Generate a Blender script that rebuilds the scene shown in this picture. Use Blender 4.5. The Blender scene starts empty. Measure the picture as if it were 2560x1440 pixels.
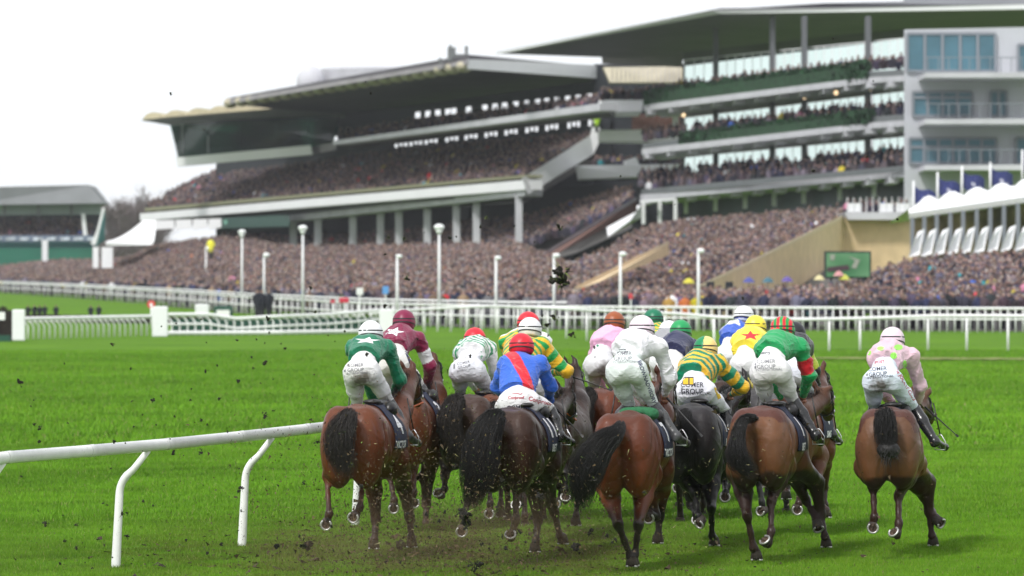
import bpy, bmesh, math, random
import numpy as np
from mathutils import Vector, Matrix
from mathutils.bvhtree import BVHTree

# ------------------------------------------------------------------ camera
FPX = 11500.0                      # focal length in pixels of a 2560 px wide frame
CAMZ = 2.525                       # eye height; z = 0 is the turf about 51 m out
PITCH = math.atan(80.0 / FPX)
SLOPE = 0.012
sc = bpy.context.scene
COL = sc.collection
cam_d = bpy.data.cameras.new("camera")
cam = bpy.data.objects.new("camera", cam_d)
COL.objects.link(cam)
cam.location = (0, 0, CAMZ)
cam.rotation_euler = (math.pi / 2 + PITCH, 0, 0)
cam_d.sensor_width = 36.0
cam_d.lens = 36.0 * FPX / 2560.0
cam_d.clip_start = 1.0
cam_d.clip_end = 6000.0
cam_d.dof.use_dof = True
cam_d.dof.focus_distance = 50.0
cam_d.dof.aperture_fstop = 3.2
sc.camera = cam

# ------------------------------------------------------------------ sky and sun
SUN_EL, SUN_AZ = math.radians(48), math.radians(212)   # azimuth clockwise from +Y: high, behind the camera and to its left
w = bpy.data.worlds.new("World")
sc.world = w
w.use_nodes = True
nt = w.node_tree
nt.nodes.clear()
sky = nt.nodes.new("ShaderNodeTexSky")
sky.sky_type = 'NISHITA'
sky.sun_disc = False
sky.sun_elevation = SUN_EL
sky.sun_rotation = SUN_AZ
sky.air_density = 1.0
sky.dust_density = 3.0
hsv = nt.nodes.new("ShaderNodeHueSaturation")
hsv.inputs['Saturation'].default_value = 0.30
mixc = nt.nodes.new("ShaderNodeMix")
mixc.data_type = 'RGBA'
mixc.inputs['Factor'].default_value = 0.72          # a closed layer of bright white cloud over the blue
mixc.inputs['B'].default_value = (11.4, 11.7, 12.1, 1)
bg = nt.nodes.new("ShaderNodeBackground")
bg.inputs['Strength'].default_value = 0.120
wo = nt.nodes.new("ShaderNodeOutputWorld")
nt.links.new(sky.outputs[0], hsv.inputs['Color'])
nt.links.new(hsv.outputs[0], mixc.inputs['A'])
nt.links.new(mixc.outputs['Result'], bg.inputs['Color'])
nt.links.new(bg.outputs[0], wo.inputs['Surface'])
sun_d = bpy.data.lights.new("sun", 'SUN')
sun_d.energy = 2.7
sun_d.angle = math.radians(8)
sun_d.color = (1.0, 0.975, 0.94)
sun = bpy.data.objects.new("sun", sun_d)
COL.objects.link(sun)
sdir = Vector((math.sin(SUN_AZ) * math.cos(SUN_EL), math.cos(SUN_AZ) * math.cos(SUN_EL), math.sin(SUN_EL)))
sun.rotation_euler = sdir.to_track_quat('Z', 'Y').to_euler()
sun.location = (-20, -20, 60)
sc.view_settings.view_transform = 'Standard'
sc.view_settings.look = 'None'
sc.view_settings.exposure = 0.0
sc.view_settings.gamma = 1.0
sc.cycles.max_bounces = 6
sc.cycles.diffuse_bounces = 3
sc.cycles.transparent_max_bounces = 12
sc.cycles.use_denoising = True

# ------------------------------------------------------------------ helpers
CP, SP = math.cos(PITCH), math.sin(PITCH)

def P(px, py, d):
    """World point seen at photo pixel (px, py) at distance d along the lens axis."""
    x = (px - 1280.0) / FPX * d
    v = (720.0 - py) / FPX * d
    return np.array((x, d * CP - v * SP, CAMZ + d * SP + v * CP))

def gz(x, y):
    """Height of the turf."""
    z = SLOPE * (y - 51.25)
    return z - 0.008 * np.maximum(0, y - 640)

def ground_pt(px, d):
    q = P(px, 720, d)
    return np.array((q[0], d, float(gz(q[0], d))))

rng = np.random.default_rng(7)

def tag(o, label=None, cat=None, group=None, kind=None):
    if label: o["label"] = label
    if cat: o["category"] = cat
    if group: o["group"] = group
    if kind: o["kind"] = kind
    return o

def link(name, me, parent=None, base=None):
    o = bpy.data.objects.new(name, me)
    COL.objects.link(o)
    if parent is not None:
        o.parent = parent
    elif base is not None:
        o.location = base
    return o

def empty(name, loc, label=None, cat=None, group=None):
    o = bpy.data.objects.new(name, None)
    COL.objects.link(o)
    o.location = loc
    o.empty_display_size = 0.3
    return tag(o, label, cat, group)

def np_mesh(name, V, faces, mats, base=None, smooth=True, vcol=None, midx=None):
    """V (n,3); faces: list of arrays (m,3) or (m,4) or a list of index lists."""
    me = bpy.data.meshes.new(name)
    V = np.asarray(V, dtype=np.float64)
    if base is not None:
        V = V - np.asarray(base, dtype=np.float64)
    if isinstance(faces, np.ndarray):
        faces = [faces]
    if len(faces) and isinstance(faces[0], np.ndarray) and faces[0].ndim == 2:
        loops = np.concatenate([f.ravel() for f in faces]).astype(np.int32)
        totals = np.concatenate([np.full(len(f), f.shape[1]) for f in faces]).astype(np.int32)
    else:
        loops = np.array([i for f in faces for i in f], dtype=np.int32)
        totals = np.array([len(f) for f in faces], dtype=np.int32)
    starts = np.concatenate(([0], np.cumsum(totals)[:-1])).astype(np.int32)
    me.vertices.add(len(V)); me.vertices.foreach_set("co", V.astype(np.float32).ravel())
    me.loops.add(len(loops)); me.loops.foreach_set("vertex_index", loops)
    me.polygons.add(len(totals)); me.polygons.foreach_set("loop_start", starts)
    me.polygons.foreach_set("loop_total", totals)
    if midx is not None:
        me.polygons.foreach_set("material_index", np.asarray(midx, dtype=np.int32))
    me.update(calc_edges=True)
    me.validate()
    me.polygons.foreach_set("use_smooth", np.full(len(me.polygons), bool(smooth)))
    if vcol is not None:
        ca = me.color_attributes.new("Col", 'FLOAT_COLOR', 'POINT')
        c = np.ones((len(V), 4), dtype=np.float32)
        c[:, :3] = vcol
        ca.data.foreach_set("color", c.ravel())
    for m in (mats if isinstance(mats, (list, tuple)) else [mats]):
        me.materials.append(m)
    return me

class MB:
    """collects simple shapes into one mesh"""
    def __init__(s): s.V = []; s.F = []; s.M = []; s.n = 0
    def add(s, V, F, m=0):
        s.V.append(np.asarray(V, dtype=float))
        for f in F: s.F.append([int(i) + s.n for i in f]); s.M.append(m)
        s.n += len(V)
    def hexa(s, c, m=0):
        """8 corners: bottom ring of 4 then top ring of 4"""
        s.add(c, [(3, 2, 1, 0), (4, 5, 6, 7), (0, 1, 5, 4), (1, 2, 6, 5), (2, 3, 7, 6), (3, 0, 4, 7)], m)
    def box(s, lo, hi, m=0):
        x0, y0, z0 = lo; x1, y1, z1 = hi
        s.hexa([(x0, y0, z0), (x1, y0, z0), (x1, y1, z0), (x0, y1, z0), (x0, y0, z1), (x1, y0, z1), (x1, y1, z1), (x0, y1, z1)], m)
    def prism(s, pts, vec, m=0):
        """polygon of 3-D points swept along vec"""
        pts = [np.asarray(p, float) for p in pts]; vec = np.asarray(vec, float); n = len(pts)
        s.add(pts + [p + vec for p in pts], [list(range(n))[::-1], list(range(n, 2 * n))] + [(i, (i + 1) % n, n + (i + 1) % n, n + i) for i in range(n)], m)
    def tube(s, pts, r, n=10, m=0, caps=True):
        pts = np.asarray(pts, float); k = len(pts)
        r = np.full(k, float(r)) if np.isscalar(r) else np.asarray(r, float)
        V = []; up = np.array((0.13, 0.2, 1.0))
        prev = None
        for i in range(k):
            t = pts[min(i + 1, k - 1)] - pts[max(i - 1, 0)]
            t = t / (np.linalg.norm(t) + 1e-12)
            if prev is None:
                a = np.cross(t, up)
                if np.linalg.norm(a) < .1: a = np.cross(t, (1, 0, 0))
            else:
                a = prev - t * np.dot(prev, t)
            a = a / (np.linalg.norm(a) + 1e-12); prev = a
            b = np.cross(t, a)
            for j in range(n):
                an = 2 * math.pi * j / n
                V.append(pts[i] + r[i] * (a * math.cos(an) + b * math.sin(an)))
        F = [(i * n + j, i * n + (j + 1) % n, (i + 1) * n + (j + 1) % n, (i + 1) * n + j) for i in range(k - 1) for j in range(n)]
        if caps: F += [tuple(range(n))[::-1], tuple((k - 1) * n + j for j in range(n))]
        s.add(V, F, m)
    def sphere(s, c, r, nu=12, nv=8, m=0):
        r = np.ones(3) * r; V = []; F = []
        for i in range(nv + 1):
            th = math.pi * i / nv
            for j in range(nu):
                ph = 2 * math.pi * j / nu
                V.append(np.asarray(c) + r * np.array((math.sin(th) * math.cos(ph), math.sin(th) * math.sin(ph), math.cos(th))))
        for i in range(nv):
            for j in range(nu):
                F.append((i * nu + j, (i + 1) * nu + j, (i + 1) * nu + (j + 1) % nu, i * nu + (j + 1) % nu))
        s.add(V, F, m)
    def build(s, name, mats, parent=None, base=None, smooth=False, vcol=None):
        V = np.concatenate(s.V)
        b = base
        if parent is not None: b = np.array(parent.location) if parent.parent is None else np.array(parent.parent.location)
        me = np_mesh(name, V, s.F, mats, base=b, smooth=smooth, midx=s.M, vcol=vcol)
        return link(name, me, parent, base)

def folds(V, axis, freq, seed, stretch=.35, sharp=2.0):
    """ridged creases running roughly along an axis, 0..1"""
    ax = np.asarray(axis, float); ax = ax / np.linalg.norm(ax)
    U = V - (V @ ax)[:, None] * ax[None] * (1 - stretch)
    return (1 - np.abs(wob(U, freq, seed, 3)).clip(0, 1)) ** sharp

# ------------------------------------------------------------------ materials
MATS = {}
def mat(name, col=(.5, .5, .5), rough=.6, vary=0.0, scale=5.0, bump=0.0, bscale=40.0, vcol=False, metal=0.0, spec=.5, sheen=0.0, coat=0.0, dirt=None, coord='Object', fold=0.0, rvary=None):
    if name in MATS: return MATS[name]
    m = bpy.data.materials.new(name); m.use_nodes = True
    t = m.node_tree; N = t.nodes; L = t.links
    b = N["Principled BSDF"]
    b.inputs['Roughness'].default_value = rough
    b.inputs['Metallic'].default_value = metal
    b.inputs['Specular IOR Level'].default_value = spec
    if sheen: b.inputs['Sheen Weight'].default_value = sheen
    if coat:
        b.inputs['Coat Weight'].default_value = coat
        b.inputs['Coat Roughness'].default_value = .25
    tc = N.new("ShaderNodeTexCoord"); tcs = {coord: tc.outputs[coord]}
    if dirt or fold:                                   # every object gets its own stains and creases
        oi = N.new("ShaderNodeObjectInfo"); om = N.new("ShaderNodeVectorMath"); om.operation = 'MULTIPLY_ADD'
        om.inputs[0].default_value = (37, 23, 51); L.new(oi.outputs['Random'], om.inputs[1]); L.new(tc.outputs[coord], om.inputs[2]); tcs[coord] = om.outputs[0]
    if vcol:
        a = N.new("ShaderNodeVertexColor"); a.layer_name = "Col"; src = a.outputs[0]
    else:
        r = N.new("ShaderNodeRGB"); r.outputs[0].default_value = (*col, 1); src = r.outputs[0]
    if vary:
        nz = N.new("ShaderNodeTexNoise"); nz.inputs['Scale'].default_value = scale; nz.inputs['Detail'].default_value = 5
        L.new(tcs[coord], nz.inputs['Vector'])
        mr = N.new("ShaderNodeMapRange"); mr.inputs['From Min'].default_value = .3; mr.inputs['From Max'].default_value = .7
        mr.inputs['To Min'].default_value = 1 - vary; mr.inputs['To Max'].default_value = 1 + vary
        L.new(nz.outputs['Fac'], mr.inputs['Value'])
        mx = N.new("ShaderNodeVectorMath"); mx.operation = 'SCALE'
        L.new(src, mx.inputs[0]); L.new(mr.outputs[0], mx.inputs['Scale']); src = mx.outputs[0]
    if dirt:
        dn = N.new("ShaderNodeTexNoise"); dn.inputs['Scale'].default_value = dirt[1]; dn.inputs['Detail'].default_value = 8
        dn.inputs['Roughness'].default_value = .7
        L.new(tcs[coord], dn.inputs['Vector'])
        dr = N.new("ShaderNodeMapRange"); dr.inputs['From Min'].default_value = dirt[2]; dr.inputs['From Max'].default_value = dirt[2] + .08
        L.new(dn.outputs['Fac'], dr.inputs['Value'])
        dm = N.new("ShaderNodeMix"); dm.data_type = 'RGBA'
        L.new(dr.outputs[0], dm.inputs['Factor']); L.new(src, dm.inputs['A']); dm.inputs['B'].default_value = (*dirt[0], 1)
        src = dm.outputs['Result']
    L.new(src, b.inputs['Base Color'])
    if rvary:
        rn = N.new("ShaderNodeTexNoise"); rn.inputs['Scale'].default_value = rvary[1]; rn.inputs['Detail'].default_value = 6; L.new(tc.outputs[coord], rn.inputs['Vector'])
        rr_ = N.new("ShaderNodeMapRange"); rr_.inputs['From Min'].default_value = .35; rr_.inputs['From Max'].default_value = .65
        rr_.inputs['To Min'].default_value = rough - rvary[0]; rr_.inputs['To Max'].default_value = rough + rvary[0]; L.new(rn.outputs['Fac'], rr_.inputs['Value']); L.new(rr_.outputs[0], b.inputs['Roughness'])
    if bump or fold:
        last = None
        if fold:
            wv = N.new("ShaderNodeTexNoise"); wv.inputs['Scale'].default_value = 11; wv.inputs['Detail'].default_value = 3
            wv.inputs['Distortion'].default_value = .8; wv.noise_type = 'RIDGED_MULTIFRACTAL' 
            mp = N.new("ShaderNodeMapping"); mp.inputs['Scale'].default_value = (1.0, 1.0, 1.9)
            L.new(tcs[coord], mp.inputs[0]); L.new(mp.outputs[0], wv.inputs['Vector'])
            bf = N.new("ShaderNodeBump"); bf.inputs['Strength'].default_value = fold; bf.inputs['Distance'].default_value = .05
            L.new(wv.outputs['Fac'], bf.inputs['Height']); last = bf.outputs[0]
        if bump:
            nb = N.new("ShaderNodeTexNoise"); nb.inputs['Scale'].default_value = bscale; nb.inputs['Detail'].default_value = 4
            L.new(tcs[coord], nb.inputs['Vector'])
            bp = N.new("ShaderNodeBump"); bp.inputs['Strength'].default_value = bump; bp.inputs['Distance'].default_value = .02
            L.new(nb.outputs['Fac'], bp.inputs['Height'])
            if last: L.new(last, bp.inputs['Normal'])
            last = bp.outputs[0]
        L.new(last, b.inputs['Normal'])
    MATS[name] = m
    return m

def srgb(r, g, b):
    f = lambda c: ((c / 255 + .055) / 1.055) ** 2.4 if c > 10 else c / 255 / 12.92
    return (f(r), f(g), f(b))

# ------------------------------------------------------------------ smooth solids (distance field -> one skin)
class Vol:
    def __init__(s): s.p = []
    def cone(s, a, b, ra, rb, k=.05, sq=None, sub=False, lab=0):
        s.p.append(('c', np.asarray(a, float), np.asarray(b, float), float(ra), float(rb), k, sq, sub, lab)); return s
    def ell(s, c, r, R=None, k=.06, sub=False, lab=0):
        s.p.append(('e', np.asarray(c, float), np.asarray(r, float), None if R is None else np.asarray(R, float), 0, k, None, sub, lab)); return s
    def bounds(s, pad):
        lo = np.full(3, 1e9); hi = np.full(3, -1e9)
        for q in s.p:
            if q[7]: continue
            if q[0] == 'c':
                r = max(q[3], q[4]) * 1.1
                lo = np.minimum(lo, np.minimum(q[1], q[2]) - r); hi = np.maximum(hi, np.maximum(q[1], q[2]) + r)
            else:
                r = q[2].max(); lo = np.minimum(lo, q[1] - r); hi = np.maximum(hi, q[1] + r)
        return lo - pad, hi + pad
    @staticmethod
    def dist(q, X, Y, Z):
        if q[0] == 'c':
            a, b, ra, rb, sq = q[1], q[2], q[3], q[4], q[6]
            dx, dy, dz = X - a[0], Y - a[1], Z - a[2]
            ba = b - a
            if sq is not None:
                w_, f = np.asarray(sq[0], float), sq[1]
                w_ = w_ / np.linalg.norm(w_)
                d = (dx * w_[0] + dy * w_[1] + dz * w_[2]) * (f - 1)
                dx = dx + d * w_[0]; dy = dy + d * w_[1]; dz = dz + d * w_[2]
                ba = ba + (ba @ w_) * (f - 1) * w_
            t = np.clip((dx * ba[0] + dy * ba[1] + dz * ba[2]) / max(ba @ ba, 1e-9), 0, 1)
            return np.sqrt((dx - t * ba[0]) ** 2 + (dy - t * ba[1]) ** 2 + (dz - t * ba[2]) ** 2) - (ra + t * (rb - ra))
        c, r, R = q[1], q[2], q[3]
        dx, dy, dz = X - c[0], Y - c[1], Z - c[2]
        if R is not None:   # rows of R are the axes
            dx, dy, dz = (R[0][0] * dx + R[0][1] * dy + R[0][2] * dz, R[1][0] * dx + R[1][1] * dy + R[1][2] * dz, R[2][0] * dx + R[2][1] * dy + R[2][2] * dz)
        k0 = np.sqrt((dx / r[0]) ** 2 + (dy / r[1]) ** 2 + (dz / r[2]) ** 2)
        k1 = np.sqrt((dx / r[0] ** 2) ** 2 + (dy / r[1] ** 2) ** 2 + (dz / r[2] ** 2) ** 2)
        return k0 * (k0 - 1) / np.maximum(k1, 1e-6)
    def mesh(s, vox, smooth=2, grow=0.0, clip=None):
        lo, hi = s.bounds(vox * 3 + grow)
        n = np.ceil((hi - lo) / vox).astype(int) + 1
        ax = [lo[i] + vox * np.arange(n[i]) for i in range(3)]
        F = np.full(n, 0.5)
        for q in s.p:
            k = q[5]; pad = k + vox * 3 + .02 + grow
            if q[0] == 'c':
                r = max(q[3], q[4]) * 1.05
                l, h = np.minimum(q[1], q[2]) - r - pad, np.maximum(q[1], q[2]) + r + pad
            else:
                r = q[2].max(); l, h = q[1] - r - pad, q[1] + r + pad
            i0 = np.clip(((l - lo) / vox).astype(int), 0, n - 1); i1 = np.clip(((h - lo) / vox).astype(int) + 2, 1, n)
            if (i1 <= i0).any(): continue
            sl = tuple(slice(i0[i], i1[i]) for i in range(3))
            D = Vol.dist(q, ax[0][sl[0]][:, None, None], ax[1][sl[1]][None, :, None], ax[2][sl[2]][None, None, :])
            if not q[7]: D = D - grow
            A = F[sl]
            if q[7]:
                D = -D; h_ = np.maximum(k - np.abs(A - D), 0) / k
                F[sl] = np.maximum(A, D) + h_ * h_ * k * .25
            else:
                h_ = np.maximum(k - np.abs(A - D), 0) / k
                F[sl] = np.minimum(A, D) - h_ * h_ * k * .25
        if clip is not None:
            F = np.maximum(F, clip(ax[0][:, None, None], ax[1][None, :, None], ax[2][None, None, :]))
        V, Q = surface_nets(F)
        V = lo + V * vox
        V = smooth_verts(V, Q, smooth)
        return V, Q

def surface_nets(F):
    n = np.array(F.shape)
    S = F < 0
    c = n - 1
    cnt = np.zeros(c, int)
    for dx in (0, 1):
        for dy in (0, 1):
            for dz in (0, 1):
                cnt += S[dx:dx + c[0], dy:dy + c[1], dz:dz + c[2]]
    act = (cnt > 0) & (cnt < 8)
    idx = np.argwhere(act)
    vid = np.full(c, -1, int); vid[tuple(idx.T)] = np.arange(len(idx))
    acc = np.zeros((len(idx), 3)); num = np.zeros(len(idx))
    corners = [(a, b, d) for a in (0, 1) for b in (0, 1) for d in (0, 1)]
    for ci in corners:
        for axn in range(3):
            if ci[axn]: continue
            cj = list(ci); cj[axn] = 1
            a = F[tuple((idx + ci).T)]; b = F[tuple((idx + cj).T)]
            m = (a < 0) != (b < 0)
            t = np.where(m, a / np.where(m, a - b, 1), 0)
            p = np.array(ci, float)[None, :].repeat(len(idx), 0); p[:, axn] += t
            acc += p * m[:, None]; num += m
    V = idx + acc / num[:, None]
    quads = []
    for axn in range(3):
        sl0 = [slice(None)] * 3; sl1 = [slice(None)] * 3
        sl0[axn] = slice(0, -1); sl1[axn] = slice(1, None)
        A, B = S[tuple(sl0)], S[tuple(sl1)]
        e = np.argwhere(A != B)
        o1, o2 = [(1, 2), (2, 0), (0, 1)][axn]
        ok = (e[:, o1] > 0) & (e[:, o2] > 0) & (e[:, o1] < c[o1]) & (e[:, o2] < c[o2])
        e = e[ok]
        fl = A[tuple(e.T)]
        q = []
        for (u, v) in ((-1, -1), (0, -1), (0, 0), (-1, 0)):
            ee = e.copy(); ee[:, o1] += u; ee[:, o2] += v
            q.append(vid[tuple(ee.T)])
        q = np.stack(q, 1)
        q[~fl] = q[~fl][:, ::-1]
        quads.append(q)
    Q = np.concatenate(quads)
    return V, Q[(Q >= 0).all(1)]

def smooth_verts(V, Q, it, lam=.6):
    if not it or not len(Q): return V
    a = np.concatenate([Q[:, i] for i in range(4)]); b = np.concatenate([Q[:, (i + 1) % 4] for i in range(4)])
    ii = np.concatenate([a, b]); jj = np.concatenate([b, a])
    deg = np.bincount(ii, minlength=len(V)).astype(float)[:, None]
    for _ in range(it):
        m = np.stack([np.bincount(ii, weights=V[jj, k], minlength=len(V)) for k in range(3)], 1) / np.maximum(deg, 1)
        V = V + lam * (m - V)
    return V

def vnormals(V, Q):
    a, b = V[Q[:, 2]] - V[Q[:, 0]], V[Q[:, 3]] - V[Q[:, 1]]
    fn = np.cross(a, b); N = np.zeros_like(V)
    for i in range(4):
        for k in range(3): N[:, k] += np.bincount(Q[:, i], weights=fn[:, k], minlength=len(V))
    return N / (np.linalg.norm(N, axis=1, keepdims=True) + 1e-12)

_dirs = np.random.default_rng(3).normal(size=(24, 3)); _dirs /= np.linalg.norm(_dirs, axis=1, keepdims=True)
_ph = np.random.default_rng(4).uniform(0, 6.28, 24)
def wob(V, freq, seed=0, n=6):
    """cheap smooth noise, about -1..1"""
    o = np.zeros(len(V))
    for i in range(n):
        j = (i * 5 + seed) % 24
        o += np.sin((V @ _dirs[j]) * freq * (1 + .37 * i) + _ph[(j + seed) % 24] + 1.7 * np.sin((V @ _dirs[(j + 7) % 24]) * freq * .8 + _ph[j])) / (1 + .25 * i)
    return o / n * 1.6

# ================================================================== turf
def turf_mat():
    m = bpy.data.materials.new("turf"); m.use_nodes = True; t = m.node_tree; N = t.nodes; L = t.links; b = N["Principled BSDF"]
    b.inputs['Roughness'].default_value = .95; b.inputs['Specular IOR Level'].default_value = .1
    tc = N.new("ShaderNodeTexCoord"); mp = N.new("ShaderNodeMapping"); L.new(tc.outputs['Object'], mp.inputs[0])
    def noise(sc_, det, src=None, ro=.6):
        n = N.new("ShaderNodeTexNoise"); n.inputs['Scale'].default_value = sc_; n.inputs['Detail'].default_value = det; n.inputs['Roughness'].default_value = ro
        L.new(src or tc.outputs['Object'], n.inputs['Vector']); return n.outputs['Fac']
    mp2 = N.new("ShaderNodeMapping"); mp2.inputs['Scale'].default_value = (.35, 1.0, 1); L.new(tc.outputs['Object'], mp2.inputs[0])
    r1_ = N.new("ShaderNodeValToRGB"); L.new(noise(.55, 6, mp2.outputs[0]), r1_.inputs[0])
    e = r1_.color_ramp.elements; e[0].position = .34; e[0].color = (.070, .176, .006, 1); e[1].position = .66; e[1].color = (.135, .288, .009, 1)
    r2_ = N.new("ShaderNodeValToRGB"); L.new(noise(14, 8, None, .7), r2_.inputs[0])
    e = r2_.color_ramp.elements; e[0].position = .3; e[0].color = (.45, .5, .35, 1); e[1].position = .68; e[1].color = (1.15, 1.1, 1.2, 1)
    mx = N.new("ShaderNodeMix"); mx.data_type = 'RGBA'; mx.blend_type = 'MULTIPLY'; mx.inputs['Factor'].default_value = 1
    L.new(r1_.outputs[0], mx.inputs['A']); L.new(r2_.outputs[0], mx.inputs['B'])
    L.new(mx.outputs['Result'], b.inputs['Base Color'])
    bp = N.new("ShaderNodeBump"); bp.inputs['Strength'].default_value = .7; bp.inputs['Distance'].default_value = .06
    L.new(noise(9, 9, None, .75), bp.inputs['Height']); L.new(bp.outputs[0], b.inputs['Normal'])
    return m
M_turf = turf_mat()
ys = np.concatenate([np.array([-25, 0, 20, 30]), np.arange(36, 110, 2.0), np.arange(112, 660, 12.0), np.array([700, 800, 890])])
xs = np.concatenate([np.array([-610, -300, -120]), np.arange(-60, 61, 4.0), np.array([120, 300, 610])])
XX, YY = np.meshgrid(xs, ys)
ZZ = gz(XX, YY) + np.where((YY > 30) & (YY < 400), .02 * np.sin(XX * .31 + YY * .13) + .02 * np.sin(YY * .37), 0)
V = np.stack([XX, YY, ZZ], -1).reshape(-1, 3); nx_ = len(xs)
F = np.array([(j * nx_ + i, j * nx_ + i + 1, (j + 1) * nx_ + i + 1, (j + 1) * nx_ + i) for j in range(len(ys) - 1) for i in range(nx_ - 1)])
turf = link("ground", np_mesh("ground", V, F, M_turf)); turf["kind"] = "structure"

# churned earth under the hooves and the worn strip across the course
M_mud = mat("churned_mud", (.045, .032, .016), rough=.95, vary=.5, scale=6, bump=.8, bscale=14)
def gpt(px, py):
    """turf point under a pixel"""
    s = (py - 662.0) / 3.14; D = FPX / s
    q = P(px, py, D); return np.array((q[0], q[1], float(gz(q[0], q[1]))))
# blades
def blade_mesh(name, y0, y1, dens, hmin, hmax, wd, seed, patch_f, margin=2.6):
    rs = np.random.default_rng(seed)
    hw = lambda y: y * 1280 / FPX + margin
    area = (hw(y0) + hw(y1)) * (y1 - y0)
    n = int(area * dens)
    y = rs.uniform(y0, y1, n * 2); x = rs.uniform(-hw(y1), hw(y1), n * 2)
    m = np.abs(x) < hw(y); x, y = x[m][:n], y[m][:n]; n = len(x)
    # clumps: thin out a little between tufts
    nz = np.sin(x * 3.1 + 2 * np.sin(y * 1.3)) * np.sin(y * 2.2 + 2 * np.sin(x * 1.1)) + .6 * np.sin(x * 7.7 + y * 3.3) * np.sin(y * 6.1 - x * 2.2)
    h = rs.uniform(hmin, hmax, n) * (1 + .25 * nz)
    z = gz(x, y) + .02 * np.sin(x * .31 + y * .13) + .02 * np.sin(y * .37) - .008
    az = rs.uniform(0, 2 * math.pi, n); ln = np.abs(rs.normal(0, .5, n)) * h
    la = rs.uniform(0, 2 * math.pi, n)
    ax_, ay_ = np.cos(az) * wd / 2, np.sin(az) * wd / 2
    V = np.empty((n, 3, 3))
    V[:, 0] = np.stack([x - ax_, y - ay_, z], 1); V[:, 1] = np.stack([x + ax_, y + ay_, z], 1)
    V[:, 2] = np.stack([x + ln * np.cos(la), y + ln * np.sin(la), z + h], 1)
    big = np.sin(x * .21 + 1.3 * np.sin(y * .17 + .5)) * .5 + .35 * np.sin(y * .63 + 1.5 * np.sin(x * .5)) + .25 * np.sin(x * 1.7 + y * 1.1 + np.sin(y * 2.7))
    P3 = np.stack([x * .6, y * 1.0, 0 * x], 1); mot = wob(P3, 1.3, 3) * .5 + wob(P3, 3.6, 8) * .5 + wob(P3, 9, 12) * .4
    c = np.array((.122, .285, .013))[None] * (1 + .36 * mot + .12 * big + rs.normal(0, .09, n))[:, None].clip(.35, 2)
    c = c * (1 - np.clip(-mot - .55, 0, .8)[:, None] * np.array((.9, .55, .4))[None])
    yel = np.clip(.25 * big + rs.normal(0, .28, n) + .08 * patch_f(x, y), 0, 1)[:, None]
    c = c * (1 - .5 * yel) + np.array((.25, .35, .018)) * .5 * yel
    br = np.clip(patch_f(x, y) * (.55 + .6 * rs.uniform(0, 1, n)), 0, 1)[:, None]
    c = c * (1 - br) + np.array((.115, .125, .026)) * br
    straw = rs.uniform(0, 1, n) < .03; c[straw] = (.26, .26, .10)
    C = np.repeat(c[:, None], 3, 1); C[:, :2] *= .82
    F = np.arange(3 * n).reshape(-1, 3)
    return np_mesh(name, V.reshape(-1, 3), F, M_blade, vcol=C.reshape(-1, 3), smooth=False)
M_blade = mat("grass_blade", rough=.75, vcol=True, spec=.18)
def trample(x, y):
    cx = (x + 1.0) / 3.4; cy = (y - 50.2) / 5.5
    f = np.exp(-(cx ** 2 + cy ** 2)) * 1.0
    f = f * (.7 + .5 * np.sin(x * 4 + 2 * np.sin(y * 3)) * np.sin(y * 3.3 + np.sin(x * 2)))
    return np.clip(f * 1.35, 0, 1)
none_ = lambda x, y: np.zeros(len(x))
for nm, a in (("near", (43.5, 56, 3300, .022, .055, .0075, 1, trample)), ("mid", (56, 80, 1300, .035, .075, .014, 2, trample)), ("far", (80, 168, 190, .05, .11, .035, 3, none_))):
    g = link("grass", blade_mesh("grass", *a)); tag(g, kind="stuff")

# loose soil and torn divots lying on the grass where the field has passed
rs = np.random.default_rng(91); n = 1300
x = rs.normal(-.9, 1.9, n); y = rs.normal(49.6, 2.6, n); z = gz(x, y) + .02 * np.sin(x * .31 + y * .13) + .02 * np.sin(y * .37) + .035
r_ = rs.gamma(1.4, .005, n) + .004
c0 = np.stack([x, y, z], 1); Vd = c0[:, None] + rs.normal(size=(n, 4, 3)) * r_[:, None, None] * np.array((1.3, 1.3, .6))
Cd = np.repeat(np.array((.045, .030, .014))[None] * rs.uniform(.5, 1.7, (n, 1)), 4, 0)
idx = (np.arange(n) * 4)[:, None]; Fd = np.concatenate([idx + np.array(t) for t in ((0, 1, 2), (0, 1, 3), (1, 2, 3), (0, 2, 3))])
o = link("loose_soil", np_mesh("loose_soil", Vd.reshape(-1, 3), Fd, mat("loose_soil_mat", rough=.95, vcol=True), vcol=Cd, smooth=False)); tag(o, kind="stuff")

# ================================================================== rails
M_pvc = mat("white_plastic_rail", (.80, .80, .79), rough=.38, vary=.06, scale=6, dirt=((.20, .19, .13), 34, .62), bump=.05, spec=.45)
M_white = mat("white_paint", (.80, .80, .80), rough=.5, vary=.04, scale=2)
M_fence_green = mat("green_debris_netting", (.012, .07, .045), rough=.8, vary=.2)

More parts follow.
